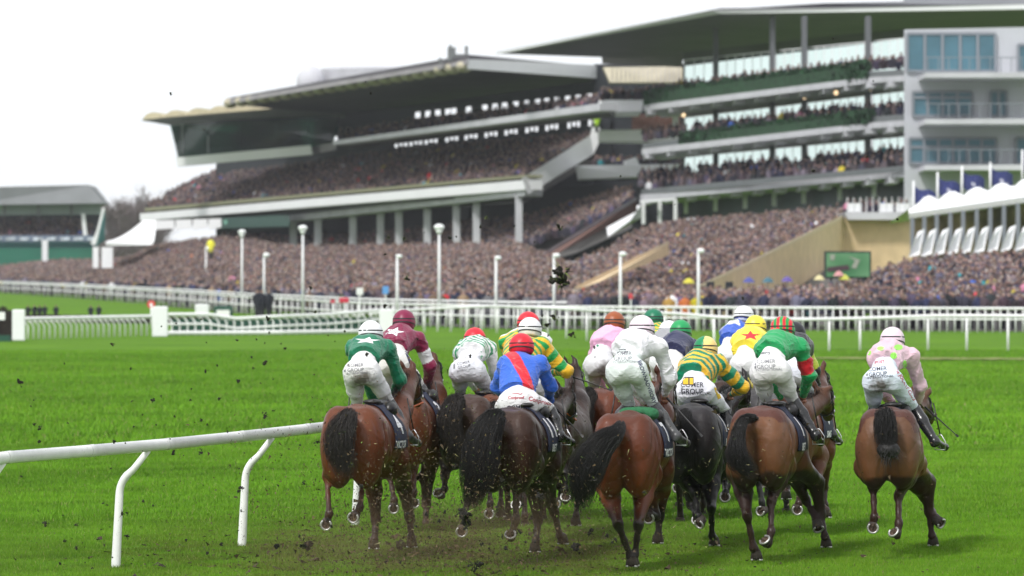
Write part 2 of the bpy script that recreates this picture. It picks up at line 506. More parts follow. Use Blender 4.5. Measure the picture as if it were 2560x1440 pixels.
# near rail with cranked posts
def near_rail():
    pts = []
    for (x, y, hh) in [(-1.18 * 3.4, 40.0, 1.2)]: pass
    foot = [np.array(gpt(290, 1410)), np.array(gpt(605, 1363)), np.array(gpt(888, 1318))]
    dirv = (foot[2] - foot[0]) / 2; 
    foot = [foot[0] - dirv] + foot
    off = np.array((.345, -.10, 0)); H = 1.20
    root = empty("running_rail", foot[1], "thick white plastic running rail on cranked posts at the lower left", "rail")
    RP = [f + off + np.array((0, 0, h_)) for f, h_ in zip(foot, (1.26, 1.24, 1.255, 1.285))]
    first = RP[1] - (RP[2] - RP[1]) * 2.2
    line = [first] + RP[:] + [RP[3] + (RP[3] - RP[2]) * .35]
    line = sorted(line, key=lambda p: p[1])
    # each length of rail is a part, joined by a slightly wider sleeve
    tot = [line[0]]
    A_, B_ = line[0], line[-1]
    segs = np.linspace(0, 1, 9)
    def at(t): 
        yy = A_[1] + (B_[1] - A_[1]) * t
        ly = [p[1] for p in line]
        return np.array([np.interp(yy, ly, [p[k] for p in line]) for k in range(3)])
    for i in range(8):
        mb = MB(); a, b = at(segs[i]), at(segs[i + 1])
        n = 20; pr = [];  t = (b - a) / np.linalg.norm(b - a); sd = np.cross(t, (0, 0, 1)); sd /= np.linalg.norm(sd); u = np.cross(sd, t)
        for (q, r) in ((a, 1.0), (a + t * .12, 1.0), (a + t * .121, .955), (b, .955)):
            pr += [q + r * (sd * .050 * math.cos(w_) + u * .064 * math.sin(w_)) for w_ in np.linspace(0, 2 * math.pi, n, endpoint=False)]
        mb.add(pr, [(k * n + j, k * n + (j + 1) % n, (k + 1) * n + (j + 1) % n, (k + 1) * n + j) for k in range(3) for j in range(n)])
        mb.build("rail_length", M_pvc, root, smooth=True)
    for f, rp in zip(foot, RP):
        mb = MB(); up = np.array((0, 0, 1.0))
        lean = np.array((.035, 0, 0))
        a = f - up * .3; b = f + up * .02; c = f + up * .80 + lean; d = rp - up * .045
        k1 = c + (d - c) * .12; k0 = c - up * .08
        pts = [a, b, b + (k0 - b) * .5, k0]
        for t in np.linspace(.15, .85, 5): pts.append((1 - t) ** 2 * k0 + 2 * t * (1 - t) * (c + up * .06) + t * t * (c + (d - c) * .35 + up * .02))
        pts += [c + (d - c) * .5, d]
        rr = [.050, .050, .046, .043] + [.041] * 5 + [.036, .032]
        mb.tube(pts, rr, 14)
        mb.build("post", M_pvc, root, smooth=True)
near_rail()

def rail_run(label, cols, h, postpx, rail_r=.055, post_r=.04, wave=None, group=None, name="running_rail", brace=False, double=False, ctx=None, brace_m=None, split=8):
    """cols: (px, D) along the run; posts at pixel columns postpx"""
    cols = sorted(cols); xs_, ds = [c[0] for c in cols], [c[1] for c in cols]
    gp = lambda px: ground_pt(px, float(np.interp(px, xs_, ds)))
    root = empty(name, gp(xs_[0]), label, "rail", group)
    px = np.linspace(xs_[0], xs_[-1], 60)
    up = np.array((0, 0, 1.0))
    wv = (lambda p: 0) if wave is None else (lambda p: float(np.interp(p, [w_[0] for w_ in wave], [w_[1] for w_ in wave])))
    pts = [gp(p) + up * (h + wv(p)) for p in px]
    mb = MB(); mb.tube(pts, rail_r, 8)
    mb.build("rail", M_white, root, smooth=True)
    if double:
        mb = MB(); mb.tube([p - up * h * .45 for p in pts], rail_r * .7, 8); mb.build("lower_rail", M_white, root, smooth=True)
    posts = []
    for i, p in enumerate(postpx):
        q = gp(p)
        mb = MB()
        top = q + up * (h + wv(p) - rail_r)
        if brace: mb.tube([q - up * .1, q + up * h * .62, q + up * h * .8 + np.array((brace * .4, 0, 0)), top + np.array((brace, 0, 0))], post_r, 6)
        else: mb.tube([q - up * .1, top], post_r, 6)
        posts.append(mb)
    if len(posts) <= 100:
        for mb in posts: mb.build("post", M_white, root, smooth=True)
    else:
        for mb in posts[-100:]: mb.build("post", M_white, root, smooth=True)
        al = MB()
        for mb in posts[:-100]:
            for v_, n0 in zip(mb.V, [0]): al.add(v_, mb.F)
        tag(al.build("posts", M_white, root, smooth=True), kind="stuff")
    return root

# rail A across the middle
ft = [(925, 862-30), (1061, 830), (1094, 830), (1203, 832), (1369, 842), (1545, 858), (1785, 880), (2073, 879), (2320, 879), (2520, 880), (2700, 882)]
D_ft = lambda py: FPX * 3.14 / (py - 662.0)
rail_run("wavy white running rail across the grass beyond the riders, nearest of the far rails", [(p, D_ft(y)) for p, y in ft], 1.20,
    [950, 985, 1030, 1061, 1094, 1127, 1166, 1203, 1242, 1295, 1369, 1416, 1467, 1545, 1660, 1785, 1945, 2073, 2150, 2320, 2417, 2520, 2600], wave=[(925, -.32), (1061, -.12), (1240, .06), (1450, .06), (1700, .10), (2000, -.04), (2150, .0), (2350, .10), (2700, .10)], rail_r=.062, post_r=.05)
# crowd fence
CF = [(-60, 530), (0, 509), (300, 388), (600, 294), (800, 258), (950, 240), (1300, 222), (2620, 212)]
cf_posts = [p for p in np.concatenate([np.arange(-20, 640, 13.0), np.arange(640, 1000, 15), np.arange(1000, 2600, 19)])]
rail_run("long white crowd fence with close posts in front of the packed spectators", CF, 1.12, cf_posts, rail_r=.06, post_r=.036, double=True, name="crowd_fence")
CF2 = [(a, b + 9) for a, b in CF]
rail_run("second white rail running behind the crowd fence", CF2, 1.25, [p + 6 for p in np.concatenate([np.arange(-20, 640, 26.0), np.arange(640, 1000, 28), np.arange(1000, 2600, 38)])], rail_r=.06, post_r=.035, name="crowd_fence")
RB = [(1000, 200), (1300, 190), (1800, 182), (2300, 182), (2620, 182)]
0 and rail_run("white rail between the wavy rail and the crowd fence", RB, 1.15, list(np.arange(1040, 2600, 41.0)), rail_r=.06, post_r=.04)

# wing of the fence on the left: slatted rails between white boards
M_pad = mat("white_wing_board", (.78, .79, .80), rough=.6, vary=.03)
def board(px0, px1, py0, py1, D, label, th=.25, name="wing_post", cat="wing post", m=None):
    mb = MB(); a = P(px0, py1, D); b = P(px1, py0, D)
    mb.box((a[0], a[1], a[2]), (b[0], a[1] + th, b[2])); bb_ = mb.build(name, m or M_pad, base=np.array(((a[0] + b[0]) / 2, a[1], a[2])))
    bv = bb_.modifiers.new("bevel", 'BEVEL'); bv.width = min(.05, (b[0] - a[0]) * .2); bv.segments = 2
    return tag(bb_, label, cat)
board(30, 62, 774, 852, 189, "tall white padded board at the far left beside the brush fence")
board(380, 419, 766, 842, 200, "square white board between the two lengths of slatted wing rail")
board(948, 985, 772, 832, 206, "white padded board at the right end of the slatted rail, behind the maroon jockey")
board(488, 522, 760, 795, 262, "small white board on the grass behind the slatted rail")
rail_run("white slatted wing rail with cranked slats, left length", [(62, 194), (380, 203)], .86, list(np.arange(70, 380, 13.5)), rail_r=.085, post_r=.04, brace=-.22, name="wing_rail")
rail_run("white slatted wing rail with lower rails, dipping length", [(419, 203), (700, 205), (948, 210)], .95, list(np.arange(430, 945, 19.5)), rail_r=.075, post_r=.04, brace=-.28, name="wing_rail", double=True, wave=[(419, 0), (520, .0), (590, -.2), (700, -.10), (820, -.05), (948, .12)])
# low foot board of that length
mb = MB(); pts = [ground_pt(p, d) + np.array((0, -.12, .13)) for p, d in ((419, 203), (700, 205), (948, 210))]; mb.tube(pts, .10, 6)
tag(mb.build("toe_board", M_white, base=pts[0]), "low white board along the grass under the dipping wing rail", "board")
# dark brush fence and ditch line
M_brush = mat("birch_brush", (.022, .016, .012), rough=.95, vary=.5, scale=8, bump=1.0, bscale=20)
def brush(px0, px1, D, h, label, d2=None):
    rs = np.random.default_rng(abs(int(px0)) + 5); V = []; F = []; k = 0
    a, b = ground_pt(px0, D), ground_pt(px1, d2 or D); n = int(abs(b[0] - a[0]) * 55)
    for i in range(n):
        t = rs.uniform(); q = a + (b - a) * t + np.array((0, rs.uniform(0, .8), 0)); hh = h * rs.uniform(.8, 1.08); w_ = .03
        tp = q + np.array((rs.normal(0, .06), 0, hh)); V += [q - (w_, 0, 0), q + (w_, 0, 0), tp + (w_, 0, 0), tp - (w_, 0, 0)]; F.append((k, k + 1, k + 2, k + 3)); k += 4
    mb = MB(); mb.add(V, F); mb.hexa([a + (0, .2, 0), b + (0, .2, 0), b + (0, .7, 0), a + (0, .7, 0), a + (0, .2, h * .85), b + (0, .2, h * .85), b + (0, .7, h * .85), a + (0, .7, h * .85)])
    return tag(mb.build("brush_fence", M_brush, base=a), label, "fence")
bf = brush(-60, 27, 190, 1.35, "dark birch brush steeplechase fence at the left edge")
mb = MB(); a = P(-60, 838, 189.2); b = P(27, 850, 189.2); mb.box((a[0], a[1], b[2] - .1), (b[0], a[1] + .1, a[2])); mb.build("green_base_board", M_fence_green, bf)
mb = MB(); a = P(-60, 780, 189.2); b = P(12, 800, 189.2); mb.box((a[0], a[1], b[2]), (b[0], a[1] + .1, a[2])); mb.build("white_board", M_white, bf)
brush(60, 640, 252, .42, "long low dark brush hurdle lying across the grass at the left", 236)
brush(640, 950, 236, .34, "low dark hurdle behind the dipping wing rail", 236)
mb = MB(); pts = [ground_pt(p, d) for p, d in ((430, 204.6), (700, 206.6), (940, 211.4))]
for a, b in zip(pts[:-1], pts[1:]): mb.prism([a + (0, 0, .15), b + (0, 0, .15), b + (0, 0, .72), a + (0, 0, .72)], (0, .05, 0))
tag(mb.build("netting_panel", M_fence_green, base=pts[0]), "dark green netting hung behind the dipping wing rail", "netting")
# green box and red disc
o = board(535, 580, 765, 795, 258, "dark green equipment box on the grass behind the wing rail", th=.8, name="equipment_box", cat="box", m=M_fence_green)
mb = MB(); a = P(541, 793, 257.9); b = P(574, 775, 257.9); mb.box((a[0], a[1], a[2]), (b[0], a[1] + .04, b[2])); mb.build("pale_panel", M_white, o)
mb = MB(); c = P(378, 761, 226); g_ = ground_pt(378, 226); mb.tube([g_, c], .04, 8)
rt_ = mb.build("marker_disc", M_white, base=g_, smooth=True); tag(rt_, "round red course marker with a white centre on a short post", "marker")
mb = MB(); mb.tube([c, c + (0, .06, 0)], .20, 20); mb.build("disc", mat("red_paint", (.65, .03, .03), rough=.5), rt_)
mb = MB(); mb.tube([c + (0, -.03, 0), c + (0, .0, 0)], .08, 16); mb.build("disc_centre", M_white, rt_)

# worn strip on the far right
M_worn = mat("worn_earth", (.16, .18, .035), rough=.95, vary=.3, scale=3)
mb = MB(); n = 30
for k in range(n):
    for sgn in (0, 1): pass
up_ = []; lo_ = []
rs = np.random.default_rng(3)
for p in np.linspace(2000, 2660, n):
    wdt = 3.0 * min(1, (p - 1990) / 120) * rs.uniform(.6, 1.2)
    q1, q2 = gpt(p, 899 - wdt + (p - 2300) * .004), gpt(p, 899 + wdt + (p - 2300) * .004); q1[2] += .05; q2[2] += .05
    up_.append(q1); lo_.append(q2)
mb.add(lo_ + up_, [(i, i + 1, n + i + 1, n + i) for i in range(n - 1)])
tag(mb.build("worn_path", M_worn), kind="structure")

# ================================================================== stands
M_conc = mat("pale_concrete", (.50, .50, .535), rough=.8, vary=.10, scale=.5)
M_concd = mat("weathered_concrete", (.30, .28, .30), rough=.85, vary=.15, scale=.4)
M_whitec = mat("white_cladding", (.74, .745, .76), rough=.5, vary=.03, scale=.3)
M_wallshade = mat("shaded_white_wall", (.46, .47, .51), rough=.7, vary=.06, scale=.3)  # white wall with the overhang's shade mixed into its colour
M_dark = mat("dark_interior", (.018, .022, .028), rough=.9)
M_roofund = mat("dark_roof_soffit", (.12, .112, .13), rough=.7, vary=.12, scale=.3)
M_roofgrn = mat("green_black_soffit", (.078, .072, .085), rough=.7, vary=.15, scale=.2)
M_roofgrey = mat("grey_roof_metal", (.24, .25, .27), rough=.5, vary=.08, scale=.3)
M_slate = mat("slate_grey_roof", (.15, .16, .165), rough=.7, vary=.1, scale=.5)
M_beige = mat("beige_ribbed_sheet", (.42, .38, .28), rough=.7, vary=.1, scale=1)
M_yel = mat("ochre_translucent_sheet", (.52, .46, .30), rough=.6, vary=.1, scale=1)
M_sand = mat("sandstone_wall", (.60, .45, .27), rough=.85, vary=.12, scale=1.2, bump=.3, bscale=3)
M_sandl = mat("pale_sandstone_cap", (.62, .50, .34), rough=.85, vary=.08)
M_brownc = mat("brown_brick", (.12, .055, .04), rough=.9, vary=.2)
M_steelg = mat("grey_steel_column", (.20, .22, .25), rough=.5)
M_greenw = mat("green_painted_wall", (.010, .14, .085), rough=.7, vary=.15, scale=.3)
M_teal = mat("teal_wall", (.03, .14, .14), rough=.7, vary=.1)
M_hedge = mat("balcony_greenery", (.010, .048, .016), rough=.9, vary=.6, scale=3, bump=1, bscale=8)
M_bluep = mat("blue_tinted_glazing", (.05, .135, .18), rough=.4, vary=.35, scale=.35, spec=.6)
M_tealg = mat("dark_teal_glazing", (.018, .045, .048), rough=.5, vary=.5, scale=.5, spec=.6)
M_canvas = mat("white_canvas", (.86, .86, .88), rough=.7, vary=.02)
M_navyf = mat("navy_flag_cloth", (.02, .03, .14), rough=.7, vary=.2)
def glass_mat(name, col, dens):
    m = bpy.data.materials.new(name); m.use_nodes = True; t = m.node_tree; N = t.nodes; L = t.links; N.clear()
    o = N.new("ShaderNodeOutputMaterial"); tr = N.new("ShaderNodeBsdfTransparent"); tr.inputs[0].default_value = (*col, 1)
    gl = N.new("ShaderNodeBsdfGlossy"); gl.inputs['Roughness'].default_value = .1; mx = N.new("ShaderNodeMixShader"); mx.inputs[0].default_value = dens
    L.new(tr.outputs[0], mx.inputs[1]); L.new(gl.outputs[0], mx.inputs[2]); L.new(mx.outputs[0], o.inputs[0]); return m
M_mint = glass_mat("mint_tinted_glass", (.80, .93, .88), .06)
M_smoke = glass_mat("green_smoked_glass", (.30, .46, .40), .05)

def W3(p): return P(*p)
def slab(name, corners, thick, m, parent, up_t=False):
    """polygon through (px, py, D) corners, given thickness away from the camera (or upward)"""
    mb = MB(); v = (0, thick, 0) if not up_t else (0, 0, thick)
    mb.prism([P(*c) for c in corners], v); return mb.build(name, m, parent)
def lin(x, x0, v0, x1, v1): return v0 + (v1 - v0) * (x - x0) / (x1 - x0)
GZ = lambda px, D: ground_pt(px, D)

# hard standing under the crowd, beyond the fence
M_tarmac = mat("tarmac", (.075, .07, .068), rough=.95, vary=.2, scale=.5)
V = []; xs_ = [c[0] for c in CF]
for px_, d_ in CF:
    a, b = ground_pt(px_, d_ + 3.2), ground_pt(px_, 880); a[2] += .03; b[2] += .03; V += [a, b]
V = [np.array((-400.0, 540, float(gz(0, 540)) + .03)), np.array((-400.0, 880, float(gz(0, 880)) + .03))] + V + [np.array((420.0, 200, float(gz(0, 200)) + .03)), np.array((420.0, 880, float(gz(0, 880)) + .03))]
mb = MB(); k = len(V) // 2; mb.add(V, [(2 * i, 2 * i + 2, 2 * i + 3, 2 * i + 1) for i in range(k - 1)])
tag(mb.build("pavement", M_tarmac), kind="structure")

# ------------------------------------------------ right stand
DR = lambda px: lin(px, 1605, 370, 2310, 310)       # its front, seen at a pixel column
R = empty("grandstand", GZ(1900, 340), "tall modern grandstand on the right with stacked balconies and a wide flat canopy", "grandstand")
decks = [((1610, 262), (2178, 192), (2310, 186)), ((1604, 372), (2180, 306), (2310, 297)), ((1600, 486), (2180, 434), (2312, 424))]
for i, ((xa, ya), (xm, ym), (xb, yb)) in enumerate(decks):
    d = MB()
    pts = [(xa, ya), (xm, ym), (xb, yb)]
    for (x0, y0), (x1, y1) in zip(pts[:-1], pts[1:]):
        f = [P(x0, y0, DR(x0)), P(x1, y1, DR(x1)), P(x1, y1 + 15, DR(x1)), P(x0, y0 + 15, DR(x0))]
        bk = np.array((2.0, 13, 0))
        d.hexa([f[3], f[2], f[2] + bk, f[3] + bk, f[0], f[1], f[1] + bk, f[0] + bk])
    # drip beams under the edge
    for x in np.linspace(xa + 20, xb - 20, 13):
        y = float(np.interp(x, [p[0] for p in pts], [p[1] for p in pts])) + 14; q = P(x, y, DR(x) + .2)
        d.box((q[0] - .35, q[1], q[2] - .38), (q[0] + .35, q[1] + 5, q[2] + .1))
    d.build("balcony_deck", M_conc, R)
# back glazing line
DB = lambda px: DR(px) + 12
bays = [(1712, 1784), (1796, 1924), (1940, 2004), (2020, 2162), (2182, 2266)]
lev = [((150, 95), (240, 178)), ((294, 226), (345, 275)), ((392, 340), (450, 395))]   # (top y at 1712, at 2266), (bottom ...)
for (t0, t1), (b0, b1) in lev:
    for x0, x1 in bays:
        ty = lambda x: lin(x, 1712, t0, 2266, t1)
        by = lambda x: lin(x, 1712, b0, 2266, b1)
        fr = MB()
        n = max(2, int((x1 - x0) / 20)); w_ = .025
        for k in range(n + 1):
            x = x0 + (x1 - x0) * k / n; a, b = P(x, by(x), DB(x)), P(x, ty(x), DB(x)); fr.box((a[0] - w_, a[1], a[2]), (a[0] + w_, a[1] + .12, b[2]))
        for yy in (ty, by):
            a, b = P(x0, yy(x0), DB(x0)), P(x1, yy(x1), DB(x1)); fr.prism([a - (.02, 0, .04), b + (.02, 0, -.04), b + (.02, 0, .04), a + (-.02, 0, .04)], (0, .14, 0))
        f = fr.build("window", M_whitec, R)
        g = MB(); g.add([P(x0, by(x0), DB(x0) + .2), P(x1, by(x1), DB(x1) + .2), P(x1, ty(x1), DB(x1) + .2), P(x0, ty(x0), DB(x0) + .2)], [(0, 1, 2, 3)])
        g.build("pane", M_mint, f)
# piers between the bays
for x in (1790, 1932, 2012, 2172):
    w_ = 6
    slab("pier", [(x - w_, 40, DB(x) - 2), (x + w_, 40, DB(x) - 2), (x + w_, 460, DB(x) - 2), (x - w_, 460, DB(x) - 2)], 1.5, mat("dark_pier", (.10, .105, .115), rough=.6), R)
# band walls between window rows (underside of the floor behind) and below
for (yl, yr), (zl, zr) in (((240, 178), (294, 226)), ((345, 275), (392, 340)), ((450, 395), (470, 440))):
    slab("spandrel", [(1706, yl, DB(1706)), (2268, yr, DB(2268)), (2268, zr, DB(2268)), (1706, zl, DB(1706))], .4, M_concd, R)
# canopy
C_ = MB()
A0 = P(1240, 134, 380); B0 = P(1800, 32, 352); C0 = P(2620, 22, 345)
C1 = P(2620, 78, 365); B1 = P(2262, 84, 368); A1 = P(1708, 150, 392)
t_ = np.array((0, 0, .35))
C_.add([A0, B0, C0, C1, B1, A1, A0 + t_ * .4, B0 + t_, C0 + t_, C1 + t_, B1 + t_, A1 + t_], [(0, 1, 5), (1, 4, 5), (1, 2, 3, 4), (6, 11, 7), (7, 11, 10), (7, 10, 9, 8), (0, 6, 7, 1), (1, 7, 8, 2), (2, 8, 9, 3), (5, 4, 10, 11), (4, 3, 9, 10), (0, 5, 11, 6)])
C_.build("canopy", M_roofund, R)
slab("canopy_edge", [(1780, 26, 351.5), (2620, 10, 344.5), (2620, 22, 344.5), (1800, 34, 351.5), (1240, 136, 379.5), (1240, 131, 379.5)], .3, M_whitec, R)
slab("upper_roof", [(1800, 24, 360), (2060, 8, 356), (2620, -6, 352), (2620, 14, 352), (1800, 30, 360)], 4, M_roofgrey, R)
slab("roof_plant_room", [(2270, -40, 356), (2640, -40, 356), (2640, 12, 356), (2270, 12, 356)], 4, M_roofgrey, R)
slab("soffit_end_wall", [(1500, 100, 384), (1709, 66, 377), (1706, 168, 389), (1506, 158, 395)], .4, mat("brown_grey_panel", (.15, .14, .14), rough=.8, vary=.15, scale=.6), R)
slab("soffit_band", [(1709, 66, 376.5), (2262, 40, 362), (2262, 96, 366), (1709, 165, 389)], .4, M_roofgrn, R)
# glazed end block at the right
DE = 305
slab("end_wall", [(2262, 74, DE), (2640, 66, DE), (2640, 560, DE), (2262, 560, DE)], .6, M_wallshade, R)
def glazed(x0, x1, y0, y1, n, rows=(), m=M_bluep):
    f = MB(); o = None
    a, b = P(x0, y1, DE - .1), P(x1, y0, DE - .1)
    w_ = .09
    for k in range(n + 1):
        x = a[0] + (b[0] - a[0]) * k / n; f.box((x - w_, a[1] - .14, a[2]), (x + w_, a[1], b[2]))
    for z in [a[2], b[2]] + [P(0, r, DE)[2] for r in rows]: f.box((a[0], a[1] - .12, z - w_), (b[0], a[1] - .02, z + w_))
    o = f.build("window", M_steelg, R)
    g = MB(); g.box((a[0], a[1] - .04, a[2]), (b[0], a[1] - .01, b[2])); g.build("pane", m, o)
glazed(2268, 2488, 84, 178, 5); glazed(2282, 2430, 230, 290, 4, (244,)); glazed(2274, 2490, 346, 408, 6, (368,))
glazed(2545, 2640, 112, 178, 2); glazed(2476, 2516, 228, 290, 2); glazed(2540, 2640, 345, 408, 2)
for (y0, dx) in ((182, 0), (298, 0), (413, 0)):
    slab("end_balcony", [(2312, y0, DE - 5), (2640, y0 - 2, DE - 5), (2640, y0 + 12, DE - 5), (2312, y0 + 12, DE - 5)], 5, M_conc, R)
    f = MB(); 
    for x in np.arange(2320, 2560, 26): q = P(x, y0, DE - 4.9); f.tube([q, q + (0, 0, 1.0)], .03, 5)
    a, b = P(2312, y0, DE - 4.9), P(2560, y0, DE - 4.9); f.tube([a + (0, 0, 1.0), b + (0, 0, 1.0)], .035, 5); f.build("balustrade", M_steelg, R)
# planting along the two upper balconies, parapet glass on the lower
def planting(xa, xb, pts, h):
    rs = np.random.default_rng(abs(int(xa))); V = []; F = []; k = 0
    xs_ = [p[0] for p in pts]; ys_ = [p[1] for p in pts]
    for i in range(int((xb - xa) * 9)):
        x = rs.uniform(xa, xb); y = float(np.interp(x, xs_, ys_)); q = P(x, y, DR(x) + rs.uniform(-.3, .9)); q[2] += rs.uniform(0, h)
        d1, d2 = rs.normal(size=3) * .16, rs.normal(size=3) * .16; V += [q - d1, q + d2, q + d1, q - d2]; F.append((k, k + 1, k + 2, k + 3)); k += 4
    mb = MB(); mb.add(V, F)
    for (x0, y0), (x1, y1) in zip(pts[:-1], pts[1:]):
        x0_, x1_ = max(x0, xa), min(x1, xb)
        if x1_ <= x0_: continue
        a = P(x0_, np.interp(x0_, xs_, ys_), DR(x0_) + .1); b = P(x1_, np.interp(x1_, xs_, ys_), DR(x1_) + .1); mb.prism([a, b, b + (0, 0, h * .8), a + (0, 0, h * .8)], (0, .4, 0))
    mb.build("planting", M_hedge, R)
planting(1612, 2170, decks[0], 1.05); planting(1700, 2180, decks[1], .8)
for pts, xa, xb in ((decks[2], 1602, 2310), (decks[1], 1606, 1700), (decks[1], 2180, 2310), (decks[0], 2170, 2310)):
    mb = MB(); xs_ = [p[0] for p in pts]; ys_ = [p[1] for p in pts]
    a = P(xa, np.interp(xa, xs_, ys_), DR(xa)); b = P(xb, np.interp(xb, xs_, ys_), DR(xb)); mb.prism([a, b, b + (0, 0, .4), a + (0, 0, .4)], (0, .05, 0))
    mb.build("glass_parapet", mat("dark_parapet", (.05, .06, .065), rough=.3, vary=.3, scale=1), R)
# colonnade under the lowest balcony
slab("ground_floor_glazing", [(1705, 505, 372), (2290, 448, 322), (2290, 540, 322), (1705, 545, 372)], .3, M_tealg, R)
for x in (1715, 1789, 1863, 1936, 2010, 2100, 2186, 2285):
    D_ = lin(x, 1705, 368, 2290, 318); y0 = lin(x, 1705, 490, 2290, 440)
    slab("column", [(x - 5, y0 - 6, D_), (x + 5, y0 - 6, D_), (x + 5, y0 + 45, D_), (x - 5, y0 + 45, D_)], .5, M_whitec, R)
for x0, x1 in ((1905, 1925), (1948, 1985), (2000, 2012), (2060, 2090), (2112, 2150), (2165, 2180), (2205, 2250)):
    D_ = lin(x0, 1705, 371.5, 2290, 321.5); y = lin(x0, 1705, 500, 2290, 458)
    slab("pale_window", [(x0, y, D_), (x1, y - 3, D_), (x1, y + 22, D_), (x0, y + 24, D_)], .1, mat("pale_green_pane", (.55, .72, .66), rough=.4, vary=.3, scale=1.5), R)  # pale green panes set over the dark glazing
# lamps under the decks
M_lampw = bpy.data.materials.new("warm_lamp"); M_lampw.use_nodes = True
M_lampw.node_tree.nodes["Principled BSDF"].inputs['Emission Color'].default_value = (1, .7, .4, 1); M_lampw.node_tree.nodes["Principled BSDF"].inputs['Emission Strength'].default_value = 1.6
for (x, y) in ((2011, 243), (2090, 232), (2176, 222), (1709, 288)):
    mb = MB(); q = P(x, y, DR(x) + 4); mb.sphere(q, .16, 8, 6); mb.build("ceiling_lamp", M_lampw, R, smooth=True)

# stone side wall of the lower tier with its platform
SW = empty("stone_wall", GZ(1900, 262), "sloping honey sandstone side wall of the lower terrace, behind the big screen", "wall")
def on_line(xa, da, xb, db):
    A_, B_ = P(xa, 720, da), P(xb, 720, db); sl_ = (B_[1] - A_[1]) / (B_[0] - A_[0]); c_ = A_[1] - sl_ * A_[0]
    return lambda px: float(c_ / (1 - sl_ * (px - 1280) / FPX))
DW = on_line(1740, 232, 2108, 295)
slab("wall_face", [(x, y, DW(x)) for x, y in ((1745, 720), (1900, 646), (2060, 568), (2108, 545), (2108, 790), (1745, 800))], .6, M_sand, SW)
slab("wall_return", [(2108, 545, 295.2), (2278, 549, 295.2), (2300, 770, 295.2), (2108, 780, 295.2)], .6, M_sand, SW)
slab("coping", [(x, y, DW(x) - .25) for x, y in ((1740, 717), (1900, 641), (2108, 538), (2108, 547), (1900, 649), (1740, 724))], 1.0, M_sandl, SW)
slab("platform", [(2112, 531, 294), (2280, 529, 294), (2280, 549, 294), (2120, 549, 294)], 8, M_conc, SW)
f = MB()
for x in range(2118, 2280, 16): q = P(x, 532, 294.3); f.tube([q, q + (0, 0, 1.0)], .03, 5)
for x0 in (2120, 2200, 2240):
    a, b = P(x0, 530, 294.4), P(x0 + 34, 508, 294.4); f.box((a[0], a[1], a[2]), (b[0], a[1] + .05, b[2]))
f.build("balustrade", M_whitec, SW)
# big screen
S = empty("big_screen", GZ(2120, 240), "big outdoor video screen on posts showing a green course with runners", "screen")
slab("screen_case", [(2062, 628, 240), (2178, 628, 240), (2178, 696, 240), (2062, 696, 240)], .6, M_dark, S)
M_scr = bpy.data.materials.new("screen_picture"); M_scr.use_nodes = True; t = M_scr.node_tree; b_ = t.nodes["Principled BSDF"]
tc = t.nodes.new("ShaderNodeTexCoord"); ns = t.nodes.new("ShaderNodeTexNoise"); ns.inputs['Scale'].default_value = .5; rp = t.nodes.new("ShaderNodeValToRGB")
t.links.new(tc.outputs['Object'], ns.inputs['Vector']); t.links.new(ns.outputs['Fac'], rp.inputs[0]); e = rp.color_ramp.elements; e[0].position = .35; e[0].color = (.03, .12, .045, 1); e[1].position = .7; e[1].color = (.10, .22, .11, 1)
t.links.new(rp.outputs[0], b_.inputs['Base Color']); t.links.new(rp.outputs[0], b_.inputs['Emission Color']); b_.inputs['Emission Strength'].default_value = .55; b_.inputs['Roughness'].default_value = .3
slab("picture", [(2066, 632, 239.9), (2174, 632, 239.9), (2174, 692, 239.9), (2066, 692, 239.9)], .05, M_scr, S)
for pts, c in (([(2068, 668), (2120, 662), (2125, 674), (2068, 680)], (.06, .03, .04)), ([(2120, 640), (2150, 650), (2140, 672), (2128, 668), (2138, 652)], (.30, .32, .26)), ([(2075, 636), (2088, 636), (2086, 650), (2076, 650)], (.3, .36, .36))):
    slab("picture_detail", [(a, b, 239.84) for a, b in pts], .02, mat("scr%d" % int(c[0] * 1000), c, rough=.4), S)
for x in (2078, 2160): slab("leg", [(x - 3, 690, 240.2), (x + 3, 690, 240.2), (x + 3, 830, 240.2), (x - 3, 830, 240.2)], .3, M_steelg, S)

# ------------------------------------------------ middle stand
DM = lambda px: lin(px, 350, 500, 1310, 385)
M = empty("grandstand", GZ(900, 440), "older concrete grandstand in the middle with a wide cantilever roof on columns", "grandstand")
def band(name, m, x0, yt0, yb0, x1, yt1, yb1, dd, th, D_=DM):
    mb = MB(); f = [P(x0, yt0, D_(x0) + dd), P(x1, yt1, D_(x1) + dd), P(x1, yb1, D_(x1) + dd), P(x0, yb0, D_(x0) + dd)]; v = np.array((1.5, th, 0))
    mb.hexa([f[3], f[2], f[2] + v, f[3] + v, f[0], f[1], f[1] + v, f[0] + v]); return mb.build(name, m, M)
band("tier_parapet", M_whitec, 350, 534, 552, 1312, 450, 474, 0, .6)
band("tier_beam", M_conc, 700, 540, 556, 1312, 474, 489, .7, 1.5)
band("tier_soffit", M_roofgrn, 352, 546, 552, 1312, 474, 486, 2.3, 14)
band("front_barrier", mat("olive_rail", (.22, .22, .13), rough=.8), 362, 520, 528, 1312, 437, 444, .2, .2)
slab("stair_parapet", [(1305, 446, 384), (1476, 338, 398), (1480, 318, 398), (1500, 318, 398), (1500, 352, 398), (1484, 385, 398), (1320, 486, 384)], .8, M_whitec, M)
for x in (733, 795, 882, 951, 997, 1068, 1141, 1191, 1297):
    yt = lin(x, 733, 545, 1297, 478)
    slab("column", [(x - 9, yt, DM(x) + 1), (x + 9, yt, DM(x) + 1), (x + 9, yt + 150, DM(x) + 1), (x - 9, yt + 150, DM(x) + 1)], .7, M_conc, M)
slab("under_deck_wall", [(540, 546, 498), (1330, 476, 410), (1600, 452, 404), (1640, 640, 404), (1330, 660, 410), (540, 640, 498)], .5, M_dark, M)
